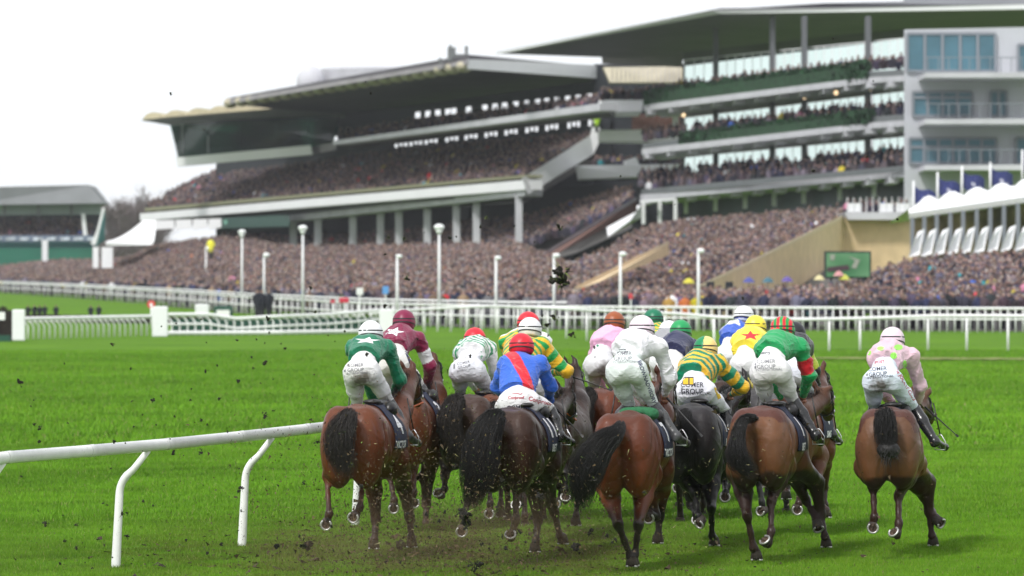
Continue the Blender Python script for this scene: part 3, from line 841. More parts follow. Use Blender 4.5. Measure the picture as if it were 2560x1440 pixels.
slab("stair_gap_filler", [(1316, 478, 411), (1492, 372, 411.5), (1512, 372, 411.5), (1512, 560, 411), (1330, 560, 411)], .4, M_dark, M)  # dark slab added to close the sky gap below the stair
slab("sign_fascia", [(552, 546, 466), (724, 536, 450), (724, 566, 450), (552, 571, 466)], .4, mat("dark_green_sign", (.015, .06, .045), rough=.5), M)
tv_, tf_ = text_mesh("RACING", 1.2) if False else (None, None)
for x0, x1 in ((560, 568), (585, 632)): slab("sign_letters", [(x0, 550, 464.5), (x1, 548, 464.5), (x1, 559, 464.5), (x0, 561, 464.5)], .05, mat("mint_letters", (.25, .55, .42), rough=.5, vary=.5, scale=2), M)
# back wall of upper tier with see-through gaps
for (xa, xb, ya, yb, gap, ph) in ((560, 1500, 412, 318, 16, 0),):
    pass
def gappy(x0, yt0, yb0, x1, yt1, yb1, D0, D1, openings, m):
    """wall with openings (x0,x1, fraction top, fraction bottom)"""
    mb = MB(); op = sorted(openings)
    X = lambda x: (lin(x, x0, yt0, x1, yt1), lin(x, x0, yb0, x1, yb1), lin(x, x0, D0, x1, D1))
    def piece(a, b, f0, f1):
        if b - a < .5: return
        ya0, yb_0, Da = X(a); ya1, yb_1, Db = X(b)
        mb.prism([P(a, ya0 + (yb_0 - ya0) * f0, Da), P(b, ya1 + (yb_1 - ya1) * f0, Db), P(b, ya1 + (yb_1 - ya1) * f1, Db), P(a, ya0 + (yb_0 - ya0) * f1, Da)], (0, .3, 0))
    cur = x0
    for a, b, f0, f1 in op:
        piece(cur, a, 0, 1); piece(a, b, 0, f0); piece(a, b, f1, 1); cur = b
    piece(cur, x1, 0, 1)
    return mb.build("back_wall", m, M)
op1 = []
for c in (1003, 1040, 1078, 1130, 1178, 1228, 1278, 1330, 1380, 1435, 1487): op1 += [(c - 16, c - 9, .22, .34), (c - 4, c + 4, .18, .31), (c + 8, c + 15, .21, .33)]
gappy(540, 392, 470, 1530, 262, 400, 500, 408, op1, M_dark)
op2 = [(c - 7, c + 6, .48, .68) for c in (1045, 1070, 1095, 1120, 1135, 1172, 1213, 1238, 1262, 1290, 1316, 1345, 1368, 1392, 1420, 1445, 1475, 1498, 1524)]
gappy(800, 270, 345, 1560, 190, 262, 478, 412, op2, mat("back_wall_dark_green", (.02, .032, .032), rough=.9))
band("upper_deck_fascia", M_conc, 832, 352, 363, 1500, 258, 276, 3, .8)
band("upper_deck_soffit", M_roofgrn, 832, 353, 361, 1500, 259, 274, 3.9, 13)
slab("upper_deck_return", [(1498, 250, 389), (1610, 250, 380), (1604, 278, 380), (1498, 280, 389)], 10, M_whitec, M)
# cantilever roof
MB_ = MB(); F1 = P(565, 258, 462); F2 = P(1172, 160, 392); F3 = P(1512, 190, 412); F4 = P(1512, 214, 425); F5 = P(850, 292, 480)
t_ = np.array((0, 0, .8))
MB_.add([F1, F2, F3, F4, F5, F1 + t_ * .6, F2 + t_, F3 + t_, F4 + t_, F5 + t_], [(0, 1, 2, 3, 4), (5, 9, 8, 7, 6), (0, 5, 6, 1), (1, 6, 7, 2), (2, 7, 8, 3), (3, 8, 9, 4), (4, 9, 5, 0)])
MB_.build("cantilever_roof", M_roofgrn, M)
slab("roof_gable_fascia", [(1168, 148, 391), (1240, 150, 395), (1512, 164, 411), (1512, 197, 411), (1168, 172, 391)], .5, M_whitec, M)
mb = MB()                                                            # scalloped front edge of the barrel shells
for x in np.linspace(575, 1160, 22):
    D_ = lin(x, 565, 461, 1172, 391); y = lin(x, 565, 254, 1172, 158); q = P(x, y, D_)
    mb.sphere(q + (0, 1.0, -.18), (.72, 1.2, .52), 12, 8)
mb.build("scalloped_edge", M_beige, M, smooth=True)
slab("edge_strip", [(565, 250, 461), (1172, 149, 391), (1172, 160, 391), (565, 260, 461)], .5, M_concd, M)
# glass end box and ochre shells on the left
slab("end_box_glass", [(425, 312, 476), (560, 300, 470), (850, 290, 462), (832, 352, 462), (776, 364, 466), (446, 394, 480)], .2, M_smoke, M)
slab("end_box_back", [(428, 314, 484), (850, 292, 474), (832, 360, 474), (446, 400, 486)], .3, mat("dark_green_room", (.03, .11, .075), rough=.8, vary=.5, scale=.3), M)
slab("end_box_fascia", [(440, 394, 479), (776, 363, 465), (782, 386, 465), (444, 416, 479)], 1.2, M_whitec, M)
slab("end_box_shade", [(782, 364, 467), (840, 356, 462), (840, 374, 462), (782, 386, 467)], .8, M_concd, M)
for x in (455, 520, 600, 690, 770): slab("mullion", [(x - 2, 306, 474), (x + 2, 306, 474), (x + 2, 384, 474), (x - 2, 384, 474)], .2, M_roofgrey, M)
slab("roof_end_plate", [(350, 300, 468), (430, 292, 468), (680, 272, 460), (860, 284, 462), (860, 294, 470), (430, 314, 476)], .3, M_slate, M)
for i, x in enumerate((385, 440, 495, 550, 605, 655)):
    mb = MB(); q = P(x, 300 - (x - 385) * .10, 470); K = 12
    pr = [q + np.array((1.15 * math.cos(a), 0, .9 * math.sin(a) - .1)) for a in np.linspace(0, math.pi, K)]
    mb.prism(pr, (3, 9, 0)); mb.build("barrel_shell", M_yel, M)
mb = MB()
for x in np.linspace(500, 660, 12): q = P(x, 274 + (x - 500) * .05, 466); mb.box((q[0] - .25, q[1], q[2] - .35), (q[0] + .25, q[1] + .3, q[2] + .1))
mb.build("ochre_sheets", M_yel, M)
# white domed store and plant on the roof
slab("roof_store", [(805, 172, 470), (860, 166, 470), (915, 166, 470), (920, 172, 470), (960, 174, 470), (1170, 150, 440), (1170, 165, 440), (742, 235, 476)], 4, M_conc, M)
mb = MB(); q = P(778, 205, 468); mb.sphere(q, (1.5, 1.5, 1.6), 20, 12); mb.build("white_dome", M_conc, M, smooth=True)
for (x, y0, y1, w_) in ((1129, 118, 152, 10), (1126, 112, 120, 3), (1166, 115, 150, 4), (1150, 135, 150, 12), (1100, 145, 158, 4)):
    slab("roof_vent", [(x - w_, y0, 396), (x + w_, y0, 396), (x + w_, y1, 396), (x - w_, y1, 396)], 1, M_slate, M)

# ------------------------------------------------ link between the stands
K = empty("link_building", GZ(1590, 392), "linking block between the two stands with white parapets and a ribbed beige roof", "building")
slab("dark_core", [(1485, 160, 410), (1712, 160, 402), (1712, 560, 402), (1485, 560, 410)], .5, M_dark, K)
slab("ribbed_roof", [(1508, 168, 400), (1706, 166, 395), (1706, 206, 393), (1525, 206, 398)], 3, M_beige, K)
for x in range(1530, 1700, 11): slab("rib", [(x, 168, 394.6), (x + 2, 168, 394.6), (x + 2, 205, 392.6), (x, 205, 392.6)], .1, M_concd, K)
slab("white_parapet", [(1498, 326, 384), (1700, 322, 376), (1700, 355, 376), (1498, 352, 384)], 5, M_whitec, K)
slab("white_parapet", [(1440, 414, 392), (1700, 410, 384), (1700, 440, 384), (1600, 442, 384), (1446, 448, 392)], 4, M_whitec, K)
slab("white_parapet", [(1560, 402, 391), (1590, 392, 391), (1600, 414, 391), (1560, 416, 391)], 1, M_whitec, K)
slab("red_brick_wall", [(1580, 284, 398), (1700, 290, 396), (1700, 324, 396), (1580, 324, 398)], .4, M_brownc, K)
slab("grey_post", [(1682, 290, 378), (1696, 290, 378), (1696, 324, 378), (1682, 324, 378)], .4, M_whitec, K)
slab("white_stair_wall", [(1515, 556, 350), (1562, 520, 352), (1602, 512, 352), (1602, 545, 352), (1575, 552, 350), (1520, 592, 348)], 1, M_whitec, K)
slab("white_frame", [(1600, 500, 362), (1690, 494, 356), (1690, 500, 356), (1600, 508, 362)], 1, M_whitec, K)
for x in (1604, 1645, 1684): slab("frame_post", [(x, 500, 361), (x + 9, 500, 361), (x + 9, 560, 361), (x, 560, 361)], .6, M_whitec, K)
# ramps and stair rails in the crowd
def ramp(label, pts, D0, D1, m, dark=None):
    o = empty("stair_wall", GZ(pts[0][0], D0), label, "wall"); (x0, y0), (x1, y1) = pts
    slab("coping", [(x0, y0, D0), (x1, y1, D1), (x1, y1 + 9, D1), (x0, y0 + 9, D0)], .6, m, o)
    slab("wall_face", [(x0 + 10, y0 + 4, D0 + .7), (x1, y1 + 8, D1 + .7), (x1, y1 + 36, D1 + .7), (x0 + 60, y0 - 12, D0 + .7)], .3, dark or m, o)
ramp("dark brown stair wall with a grey top rail climbing between the two stands", ((1330, 648), (1592, 492)), 318, 346, M_concd, M_brownc)
ramp("low honey stone ramp wall climbing through the crowd", ((1436, 718), (1672, 602)), 231, 272, M_sandl, M_sand)

# ------------------------------------------------ left stand
Ls = empty("grandstand", GZ(120, 560), "small far stand with a slate-grey roof at the left edge", "grandstand")
slab("roof", [(-80, 469, 560), (222, 462, 560), (258, 508, 558), (-80, 513, 560)], 10, M_slate, Ls)
slab("roof_light_strip", [(-80, 508, 562), (252, 505, 562), (252, 536, 562), (-80, 538, 562)], .4, mat("grey_translucent_panels", (.30, .35, .35), rough=.6, vary=.1, scale=.2), Ls)
for x in (8, 92, 175): slab("truss_post", [(x, 500, 561), (x + 7, 500, 561), (x + 7, 540, 561), (x, 540, 561)], .3, M_slate, Ls)
slab("back_wall", [(-80, 534, 572), (250, 534, 572), (250, 600, 572), (-80, 600, 572)], .4, M_dark, Ls)
slab("banner_strip", [(-80, 589, 560), (232, 588, 560), (232, 604, 560), (-80, 606, 560)], .3, mat("blue_grey_banner", (.13, .17, .24), rough=.6, vary=.4, scale=.6), Ls)
for i, x in enumerate(range(-20, 220, 34)): slab("banner_lettering", [(x, 594, 559.8), (x + 24, 593, 559.8), (x + 24, 600, 559.8), (x, 601, 559.8)], .04, mat("pale_letters", (.5, .55, .6), rough=.6, vary=.6, scale=2), Ls)
slab("teal_wall", [(-80, 604, 561), (232, 603, 561), (232, 622, 561), (-80, 622, 561)], .4, M_teal, Ls)
slab("green_wall", [(-80, 620, 560.5), (236, 620, 560.5), (236, 675, 560.5), (-80, 675, 560.5)], .4, M_greenw, Ls)
slab("raking_column", [(256, 520, 558), (262, 520, 558), (240, 610, 558), (226, 610, 558), (240, 580, 558)], .4, M_whitec, Ls)
slab("raking_back", [(262, 520, 559), (262, 600, 559), (236, 620, 559), (240, 600, 559)], .4, M_teal, Ls)
slab("inner_column", [(203, 534, 560), (212, 534, 560), (218, 590, 560), (208, 590, 560)], .4, M_whitec, Ls)
slab("post", [(105, 600, 555), (119, 600, 555), (119, 670, 555), (105, 670, 555)], .4, M_whitec, Ls)

# ------------------------------------------------ tents
T = empty("marquee", GZ(330, 470), "white peaked marquee between the far stand and the middle stand", "marquee")
mb = MB(); n = 14
peak = [P(x, y, d) for x, y, d in ((358, 551, 470), (392, 550, 464))]
eaveF = [P(262, 606, 466), P(310, 608, 460), P(385, 604, 456)]; eaveB = [P(275, 600, 500), P(400, 598, 490)]
def sag(a, b, f, n=8): return [a + (b - a) * t - np.array((0, 0, f * math.sin(math.pi * t))) for t in np.linspace(0, 1, n)]
rows = [sag(peak[0], eaveF[0], .35), sag(peak[0] * .5 + peak[1] * .5, eaveF[1], .3), sag(peak[1], eaveF[2], .1)]
V = [p for r in rows for p in r]
mb.add(V, [(i * 8 + j, (i + 1) * 8 + j, (i + 1) * 8 + j + 1, i * 8 + j + 1) for i in range(2) for j in range(7)])
rows2 = [sag(peak[0], eaveB[0], .9), sag(peak[0], eaveF[0], .9)]
mb.add([p for r in rows2 for p in r], [(j, 8 + j, 8 + j + 1, j + 1) for j in range(7)])
mb.build("canopy", M_canvas, T, smooth=True)
slab("side_canvas", [(262, 606, 461), (385, 604, 456.2), (380, 612, 456.2), (266, 614, 461)], .05, M_canvas, T)
for x in (240, 262, 276): slab("entrance_panel", [(x - 8, 618, 462), (x + 6, 618, 462), (x + 6, 670, 462), (x - 8, 670, 462)], .1, M_canvas, T)
T2 = empty("tent_awning", GZ(480, 455), "row of square white awning panels under the left end of the middle stand", "awning")
for x0, x1 in ((388, 436), (439, 479), (482, 518), (521, 553)): slab("awning_panel", [(x0, 551 - (x0 - 388) * .03, 455), (x1, 551 - (x1 - 388) * .03, 455), (x1, 572 - (x1 - 388) * .02, 455), (x0, 574, 455)], .4, M_canvas, T2)
T3 = empty("tented_pavilion", GZ(2420, 262), "white peaked tented pavilion roof on grey columns at the right edge", "pavilion")
mb = MB(); ridge = []; eave = []; low = []
xs_ = np.linspace(2272, 2640, 30)
for x in xs_:
    t = (x - 2272) / 368; k = (x - 2285) / 62.0; hump = abs(math.sin(math.pi * k)) ** .6 * 26
    eave.append(P(x, 546 - 48 * t * 1.05, 262 - 8 * t)); ridge.append(P(x, 522 - 62 * t - hump * (1 if t > .12 else t / .12), 270 - 8 * t)); low.append(P(x, 533 - 50 * t * 1.05, 261.8 - 8 * t))
n = len(xs_)
mb.add(eave + low + ridge, [(i, i + 1, n + i + 1, n + i) for i in range(n - 1)] + [(n + i, n + i + 1, 2 * n + i + 1, 2 * n + i) for i in range(n - 1)])
mb.add([p + (0, 14, 0) for p in eave] + ridge, [(i, i + 1, n + i + 1, n + i) for i in range(n - 1)])
mb.build("canvas_roof", M_canvas, T3, smooth=False)
slab("back_wall", [(2282, 548, 274), (2640, 500, 266), (2640, 640, 266), (2282, 650, 274)], .3, mat("tan_back_wall", (.20, .15, .08), rough=.8, vary=.8, scale=.5), T3)
for i, x in enumerate((2281, 2311, 2342, 2376, 2408, 2442, 2476, 2510, 2545)):
    D_ = 262 - 8 * (x - 2272) / 368; y = 546 - 50 * (x - 2272) / 368
    slab("column", [(x - 4, y - 2, D_), (x + 5, y - 2, D_), (x + 5, 640, D_), (x - 4, 640, D_)], .4, M_steelg, T3)
    x += 16
    mb = MB(); a, b, c, d = P(x - 2, 580 - i * 1.5, D_ - 4), P(x + 14, 572 - i * 1.5, D_ - 3.6), P(x + 2, 637 - i * 2, D_ - 4.6), P(x - 26, 643 - i * 2, D_ - 4.6)
    e = P(x - 10, 600 - i * 1.5, D_ - 4.9)
    mb.prism([a, b, c, d, e], (0, .06, 0)); mb.build("canvas_screen", M_canvas, T3)
# flags
for (x, yb, yt, txt) in ((2284, 520, 452, 0), (2344, 500, 430, 1), (2405, 480, 415, 1), (2476, 470, 406, 1), (2556, 440, 375, 0)):
    D_ = 275
    a = P(x, yb + 40, D_); b = P(x, yt, D_)
    mb = MB(); mb.tube([a, b], .07, 8); o = mb.build("flagpole", M_whitec, base=a, smooth=True)
    tag(o, {2284: "leftmost flagpole with a limp navy flag above the pavilion", 2344: "second flagpole from the left with a navy flag", 2405: "middle flagpole with a navy flag above the white pavilion", 2476: "tallest of the white flagpoles with a drooping navy flag", 2556: "flagpole at the right edge, navy flag"}[x], "flagpole", "flagpoles above the pavilion")
    V = []; nx2, ny2 = 12, 6
    for i in range(nx2 + 1):
        for j in range(ny2 + 1):
            u, v = i / nx2, j / ny2
            V.append(b + np.array((1.35 * u, .15 * math.sin(u * 7), -.25 - 1.0 * v * (1 - .25 * u) - .55 * u - .12 * math.sin(u * 6))))
    mb = MB(); mb.add(V, [(i * (ny2 + 1) + j, (i + 1) * (ny2 + 1) + j, (i + 1) * (ny2 + 1) + j + 1, i * (ny2 + 1) + j + 1) for i in range(nx2) for j in range(ny2)])
    fl = mb.build("flag", M_navyf, o, smooth=True)
    mb = MB(); q = b + np.array((.55, -.12, -.95)); mb.prism([q, q + (.5, 0, -.2), q + (.5, 0, -.38), q + (0, 0, -.2)], (0, .01, 0)); mb.build("flag_lettering", mat("pale_flag_print", (.45, .45, .55), rough=.7), fl)

# ------------------------------------------------ lamp posts
M_globe = mat("white_lamp_globe", (.80, .82, .82), rough=.35)
for (x, yt, yb, D_, r, lb) in ((605, 580, 782, 300, .26, "lamp post with a white globe, left of the three tall ones"), (757, 570, 800, 262, .27, "lamp post with a white globe in front of the second column"),
        (1098, 568, 815, 235, .27, "lamp post with a white globe below the columns of the middle stand"), (515, 618, 760, 368, .25, "slim pole at the left beside a spectator in yellow"), (660, 634, 790, 290, .22, "short white pole with a camera head turned right"),
        (993, 636, 815, 236, .16, "plain white pole left of the tall globe lamp"), (1240, 640, 820, 228, .16, "plain white pole right of the tall globe lamp"), (1385, 634, 820, 226, .18, "white pole behind the flying clump of turf"), (1551, 630, 828, 222, .18, "white pole beside the low stone ramp"), (1746, 622, 828, 221, .18, "white pole at the lower tip of the stone wall")):
    a = ground_pt(x, D_); b = P(x, yt, D_); mb = MB(); mb.tube([a - (0, 0, .1), np.array((a[0], a[1], b[2]))], [.085, .06], 10)
    o = mb.build("lamp_post", M_whitec, base=a, smooth=True); tag(o, lb, "lamp post", "white poles standing in the crowd")
    mb = MB()
    if r > .255: mb.sphere((a[0], a[1], b[2]), (r, r, r * .62), 14, 8); mb.tube([(a[0], a[1], b[2] - .35), (a[0], a[1], b[2] - .1)], [.1, .2], 10)
    else: mb.sphere((a[0] + r * .7, a[1] - .05, b[2] - .1), (r, r * .8, r * .7), 10, 6)
    mb.build("lamp_head", M_globe, o, smooth=True)

# ------------------------------------------------ bare trees on the left
M_bark = mat("winter_twigs", (.115, .095, .092), rough=.9, vary=.2)
M_twig = mat("winter_twig_haze", (.13, .105, .105), rough=.9, vary=.3, scale=.4)
def tree(px, D, h, wd, label, seed, m=M_twig, n=2600):
    rs = np.random.default_rng(seed); b = ground_pt(px, D); o = empty("bare_tree", b, label, "tree", "trees beyond the stands")
    mb = MB(); mb.tube([b, b + (0, 0, h * .4), b + (.2, 0, h * .75)], [h * .03, h * .02, h * .008], 8)
    tips = []
    for i in range(26):
        z = rs.uniform(.2, .8) * h; a = rs.uniform(0, 6.28); L_ = wd * rs.uniform(.35, .55); q = b + (0, 0, z); e = q + (math.cos(a) * L_, math.sin(a) * L_, h * rs.uniform(.10, .25)); tips.append((q, e))
        mb.tube([q, (q + e) / 2 + (0, 0, .3), e], [h * .010, h * .006, h * .002], 5)
    mb.build("trunk", M_bark, o, smooth=True)
    V = []; F = []; k = 0
    for i in range(n):
        q, e = tips[rs.integers(len(tips))]; c = q + (e - q) * rs.uniform(.3, 1.1) + rs.normal(size=3) * wd * .09; d = rs.normal(size=3); d[2] = abs(d[2]) + .5; d = d / np.linalg.norm(d) * h * rs.uniform(.04, .10); w_ = np.array((h * .0036, 0, 0))
        V += [c - w_, c + w_, c + d]; F.append((k, k + 1, k + 2)); k += 3
    mb = MB(); mb.add(V, F); mb.build("crown", m, o)
tree(315, 620, 11.5, 7, "tall bare winter tree standing right of the far stand", 1, n=16000)
tree(345, 630, 9, 7, "bare winter tree behind the peak of the marquee", 2, n=12000)
tree(283, 640, 7.5, 6, "smaller bare tree close to the far stand's roof end", 3, n=5000)
tree(390, 640, 13, 5, "bare tree rising over the left end of the middle stand's terrace", 4, n=3000)

# ================================================================== spectators
M_crowd = mat("crowd_clothes", rough=.85, vcol=True, spec=.2)
COATS = np.array([(.03, .035, .055), (.05, .05, .06), (.09, .075, .07), (.16, .12, .10), (.13, .13, .15), (.20, .17, .15), (.035, .045, .04), (.24, .19, .16), (.07, .045, .05), (.12, .10, .14), (.28, .25, .25), (.05, .06, .11), (.17, .13, .13)])
BRIGHT = np.array([(.5, .03, .04), (.05, .12, .45), (.62, .62, .64), (.55, .45, .05), (.05, .3, .35), (.5, .2, .3)])
FACES = np.array([(.46, .28, .24), (.38, .22, .19), (.52, .34, .30), (.24, .15, .13)])
HAIRS = np.array([(.04, .03, .025), (.10, .06, .04), (.2, .15, .1), (.12, .12, .12), (.3, .28, .26), (.10, .08, .06)])
def person_proto():
    """a low figure facing the camera: legs and coat as a lofted body, arms, head, hair"""
    rings = [(0, .13, .10), (.45, .16, .11), (.85, .20, .14), (1.15, .21, .14), (1.38, .235, .125), (1.46, .15, .10), (1.50, .055, .055)]
    K = 8; V = []; F = []; C = []
    for z, a, b in rings:
        for j in range(K): t = 2 * math.pi * j / K; V.append((a * math.cos(t), b * math.sin(t), z)); C.append(0 if z > .5 else 3)
    for i in range(len(rings) - 1):
        for j in range(K): F.append((i * K + j, i * K + (j + 1) % K, (i + 1) * K + (j + 1) % K, (i + 1) * K + j))
    # head
    n0 = len(V); hr = [(-.115, .045), (-.06, .085), (.0, .098), (.06, .085), (.11, .04)]
    for z, r in hr:
        for j in range(K): t = 2 * math.pi * j / K; V.append((r * .9 * math.cos(t), r * math.sin(t), 1.61 + z)); C.append(1 if (math.sin(t) < .35 and z < .04) else 2)
    for i in range(len(hr) - 1):
        for j in range(K): F.append((n0 + i * K + j, n0 + i * K + (j + 1) % K, n0 + (i + 1) * K + (j + 1) % K, n0 + (i + 1) * K + j))
    F.append(tuple(n0 + 4 * K + j for j in range(K)))
    # arms
    for s in (1, -1):
        for (a, b, ra, rb) in (((.22 * s, 0, 1.38), (.28 * s, -.04, 1.08), .055, .05), ((.28 * s, -.04, 1.08), (.20 * s, -.2, .98), .05, .035)):
            n1 = len(V)
            for q, r in ((a, ra), (b, rb)):
                for j in range(4): t = math.pi / 2 * j; V.append((q[0] + r * math.cos(t), q[1] + r * math.sin(t), q[2])); C.append(0)
            for j in range(4): F.append((n1 + j, n1 + (j + 1) % 4, n1 + 4 + (j + 1) % 4, n1 + 4 + j))
    return np.array(V), F, np.array(C)
PV_, PF_, PC_ = person_proto()
PQ = np.array([f for f in PF_ if len(f) == 4])
# cheaper figure for the mass (from the hips up)
keep = PV_[:, 2] > .80
kmap = np.cumsum(keep) - 1
MV = PV_[keep]; MC = PC_[keep]; MQ = np.array([kmap[f] for f in PQ if keep[f].all()])

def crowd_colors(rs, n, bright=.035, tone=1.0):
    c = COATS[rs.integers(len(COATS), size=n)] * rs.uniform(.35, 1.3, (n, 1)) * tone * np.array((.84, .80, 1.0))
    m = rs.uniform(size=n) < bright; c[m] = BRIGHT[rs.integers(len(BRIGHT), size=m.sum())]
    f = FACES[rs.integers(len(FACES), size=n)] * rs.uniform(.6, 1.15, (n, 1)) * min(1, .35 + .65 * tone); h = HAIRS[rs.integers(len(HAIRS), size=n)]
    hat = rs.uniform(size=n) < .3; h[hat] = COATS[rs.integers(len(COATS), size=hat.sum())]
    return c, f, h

def crowd(name, cols, seed, pitch=(.52, .80), drop=1.62, keepf=None, bright=.035, tone=1.0, half=True):
    """cols: (px, head y front, D front, head y back, D back); heads lie on that sloping sheet"""
    rs = np.random.default_rng(seed); cols = np.array(cols, float)
    X = cols[:, 0]
    I = lambda px, k: np.interp(px, X, cols[:, k])
    pos = []
    dmax = np.max(cols[:, 4] - cols[:, 2]); 
    nrow = max(1, int(dmax / pitch[1]))
    for r in range(nrow + 1):
        t = r / max(nrow, 1); px = X[0] + rs.uniform(0, 4)
        while px < X[-1]:
            d0, d1 = I(px, 2), I(px, 4); D_ = d0 + (d1 - d0) * t
            s = FPX / D_
            if rs.uniform() < .92 and (d1 - d0) / pitch[1] > 0 and rs.uniform() < min(1, (d1 - d0) / dmax * 1.3 + .1):
                y0, y1 = I(px, 1), I(px, 3)
                # height rises evenly with ground distance
                z0 = (720 - y0) / FPX * d0 * CP + d0 * SP; z1 = (720 - y1) / FPX * d1 * CP + d1 * SP
                q = P(px, 720, D_); z = CAMZ + z0 + (z1 - z0) * t
                pos.append((q[0] + rs.normal(0, .06), q[1] + rs.normal(0, .12), z - drop + rs.normal(0, .07), px))
            px += pitch[0] * s * rs.uniform(.8, 1.25)
    pos = np.array(pos)
    if keepf is not None: pos = pos[keepf(pos)]
    n = len(pos); c, f, h = crowd_colors(rs, n, bright, tone)
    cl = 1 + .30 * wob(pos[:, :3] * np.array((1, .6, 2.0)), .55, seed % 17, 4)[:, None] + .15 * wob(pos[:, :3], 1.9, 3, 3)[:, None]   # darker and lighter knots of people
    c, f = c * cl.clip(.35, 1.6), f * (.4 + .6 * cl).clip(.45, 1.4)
    sc_ = rs.uniform(.94, 1.05, (n, 1, 1)); ry = rs.normal(0, .35, n)
    B = MV[None] * sc_
    x_ = B[..., 0] * np.cos(ry)[:, None] - B[..., 1] * np.sin(ry)[:, None]; y_ = B[..., 0] * np.sin(ry)[:, None] + B[..., 1] * np.cos(ry)[:, None]
    V = np.stack([x_ + pos[:, 0:1], y_ + pos[:, 1:2], B[..., 2] + pos[:, 2:3]], -1).reshape(-1, 3)
    pal = np.stack([c, f, h, c * .6], 1); C = pal[np.arange(n)[:, None], MC[None]].reshape(-1, 3)
    F = (MQ[None] + (np.arange(n) * len(MV))[:, None, None]).reshape(-1, 4)
    o = link(name, np_mesh(name, V, F, M_crowd, vcol=C)); tag(o, kind="stuff"); return n

M_terr = mat("terrace_step", (.10, .095, .09), rough=.9)
def terrace(name, label, cols, drop=2.35):
    V = []; 
    for (px, y0, d0, y1, d1) in cols:
        a, b = P(px, y0, d0), P(px, y1, d1); V += [a - (0, 0, drop), b - (0, 0, drop)]
    mb = MB(); n = len(cols)
    mb.add(V, [(2 * i, 2 * i + 2, 2 * i + 3, 2 * i + 1) for i in range(n - 1)])
    o = mb.build(name, M_terr); tag(o, kind="structure"); return o
hy = lambda D: 662 + 1.44 * FPX / D      # where heads at turf level appear
cf = lambda px: float(np.interp(px, [c[0] for c in CF], [c[1] for c in CF]))
N_ = 0
# flat lawn and the terraces behind it
A_cols = [(-40, hy(535) - 1, 535, 650, 585)] + [(px, hy(cf(px) + 14), cf(px) + 14, yb, db) for px, yb, db in ((100, 648, 570), (250, 648, 540), (330, 640, 510), (380, 612, 490), (560, 588, 470), (730, 615, 400), (1000, 612, 385), (1300, 606, 360), (1380, 640, 318), (1440, 660, 292))]
N_ += crowd("spectators", A_cols, 11, pitch=(.50, .95), tone=.88); terrace("terrace", "", A_cols)
B_cols = [(560, 596, 478, 582, 492), (730, 618, 457, 588, 474), (1000, 610, 424, 566, 446), (1300, 602, 389, 538, 408), (1440, 560, 374, 500, 400), (1580, 492, 352, 464, 394)]
N_ += crowd("spectators", B_cols, 12, tone=.9); terrace("terrace", "", B_cols)
C_cols = [(1445, hy(236), 236, 650, 300), (1520, hy(235), 235, 620, 325), (1600, hy(234), 234, 568, 348), (1700, hy(234), 234, 548, 352), (1900, 728, 236, 532, 334), (2112, 700, 236, 514, 316)]
def above_wall(p):
    y = 800 - (p[:, 2] + 1.62 - CAMZ) / p[:, 1] * FPX
    return (y < np.interp(p[:, 3], [1745, 1900, 2060, 2108], [716, 644, 565, 540]) + 2) | (p[:, 3] < 1750)
N_ += crowd("spectators", C_cols, 13, pitch=(.48, .85), tone=.85, keepf=above_wall); terrace("terrace", "", C_cols)
D1_cols = [(1440, hy(224), 224, hy(231.5) - 2, 231.5), (1800, hy(224), 224, 722, 231), (2120, hy(222), 222, 712, 234)]
N_ += crowd("spectators", D1_cols, 14)
D_cols = [(2050, 742, 221, 722, 236), (2150, 742, 221, 690, 250), (2280, 742, 220, 642, 258), (2420, 742, 220, 634, 253), (2620, 742, 219, 624, 250)]
N_ += crowd("spectators", D_cols, 15, pitch=(.46, .85), bright=.03, tone=.88); terrace("terrace", "", D_cols)
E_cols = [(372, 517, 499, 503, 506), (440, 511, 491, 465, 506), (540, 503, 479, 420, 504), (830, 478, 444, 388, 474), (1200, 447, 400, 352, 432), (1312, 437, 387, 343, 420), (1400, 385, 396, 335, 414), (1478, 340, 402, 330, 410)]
N_ += crowd("spectators", E_cols, 16, tone=.6, pitch=(.5, .8)); terrace("terrace", "", E_cols)  # low tone puts the roof's shade into coats and faces
U_cols = [(850, 340, 462, 322, 472), (1200, 292, 424, 275, 436), (1500, 248, 394, 232, 406)]
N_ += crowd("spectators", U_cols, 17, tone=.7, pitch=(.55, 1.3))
L_cols = [(-60, 586, 561.5, 545, 570), (200, 586, 561.5, 545, 570), (232, 586, 561.5, 560, 568)]
N_ += crowd("spectators", L_cols, 18, tone=.8)
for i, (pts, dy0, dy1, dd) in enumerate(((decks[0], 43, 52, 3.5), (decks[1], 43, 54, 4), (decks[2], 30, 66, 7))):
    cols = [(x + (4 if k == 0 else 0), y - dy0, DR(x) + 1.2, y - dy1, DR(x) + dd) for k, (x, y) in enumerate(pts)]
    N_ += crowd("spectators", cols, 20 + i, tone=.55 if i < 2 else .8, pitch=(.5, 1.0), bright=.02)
K_cols = [(1485, 398, 396, 392, 400), (1600, 396, 394, 388, 398), (1700, 396, 390, 388, 394)]
N_ += crowd("spectators", K_cols, 30, tone=.8)
K2 = [(1505, 228, 388, 222, 392), (1600, 226, 384, 220, 388), (1700, 228, 378, 222, 382)]
N_ += crowd("spectators", K2, 31, tone=.6)
P_cols = [(2118, 510, 296, 500, 300), (2275, 508, 296, 498, 300)]
N_ += crowd("spectators", P_cols, 32, tone=.5, pitch=(.5, 1.5))
print("crowd", N_)

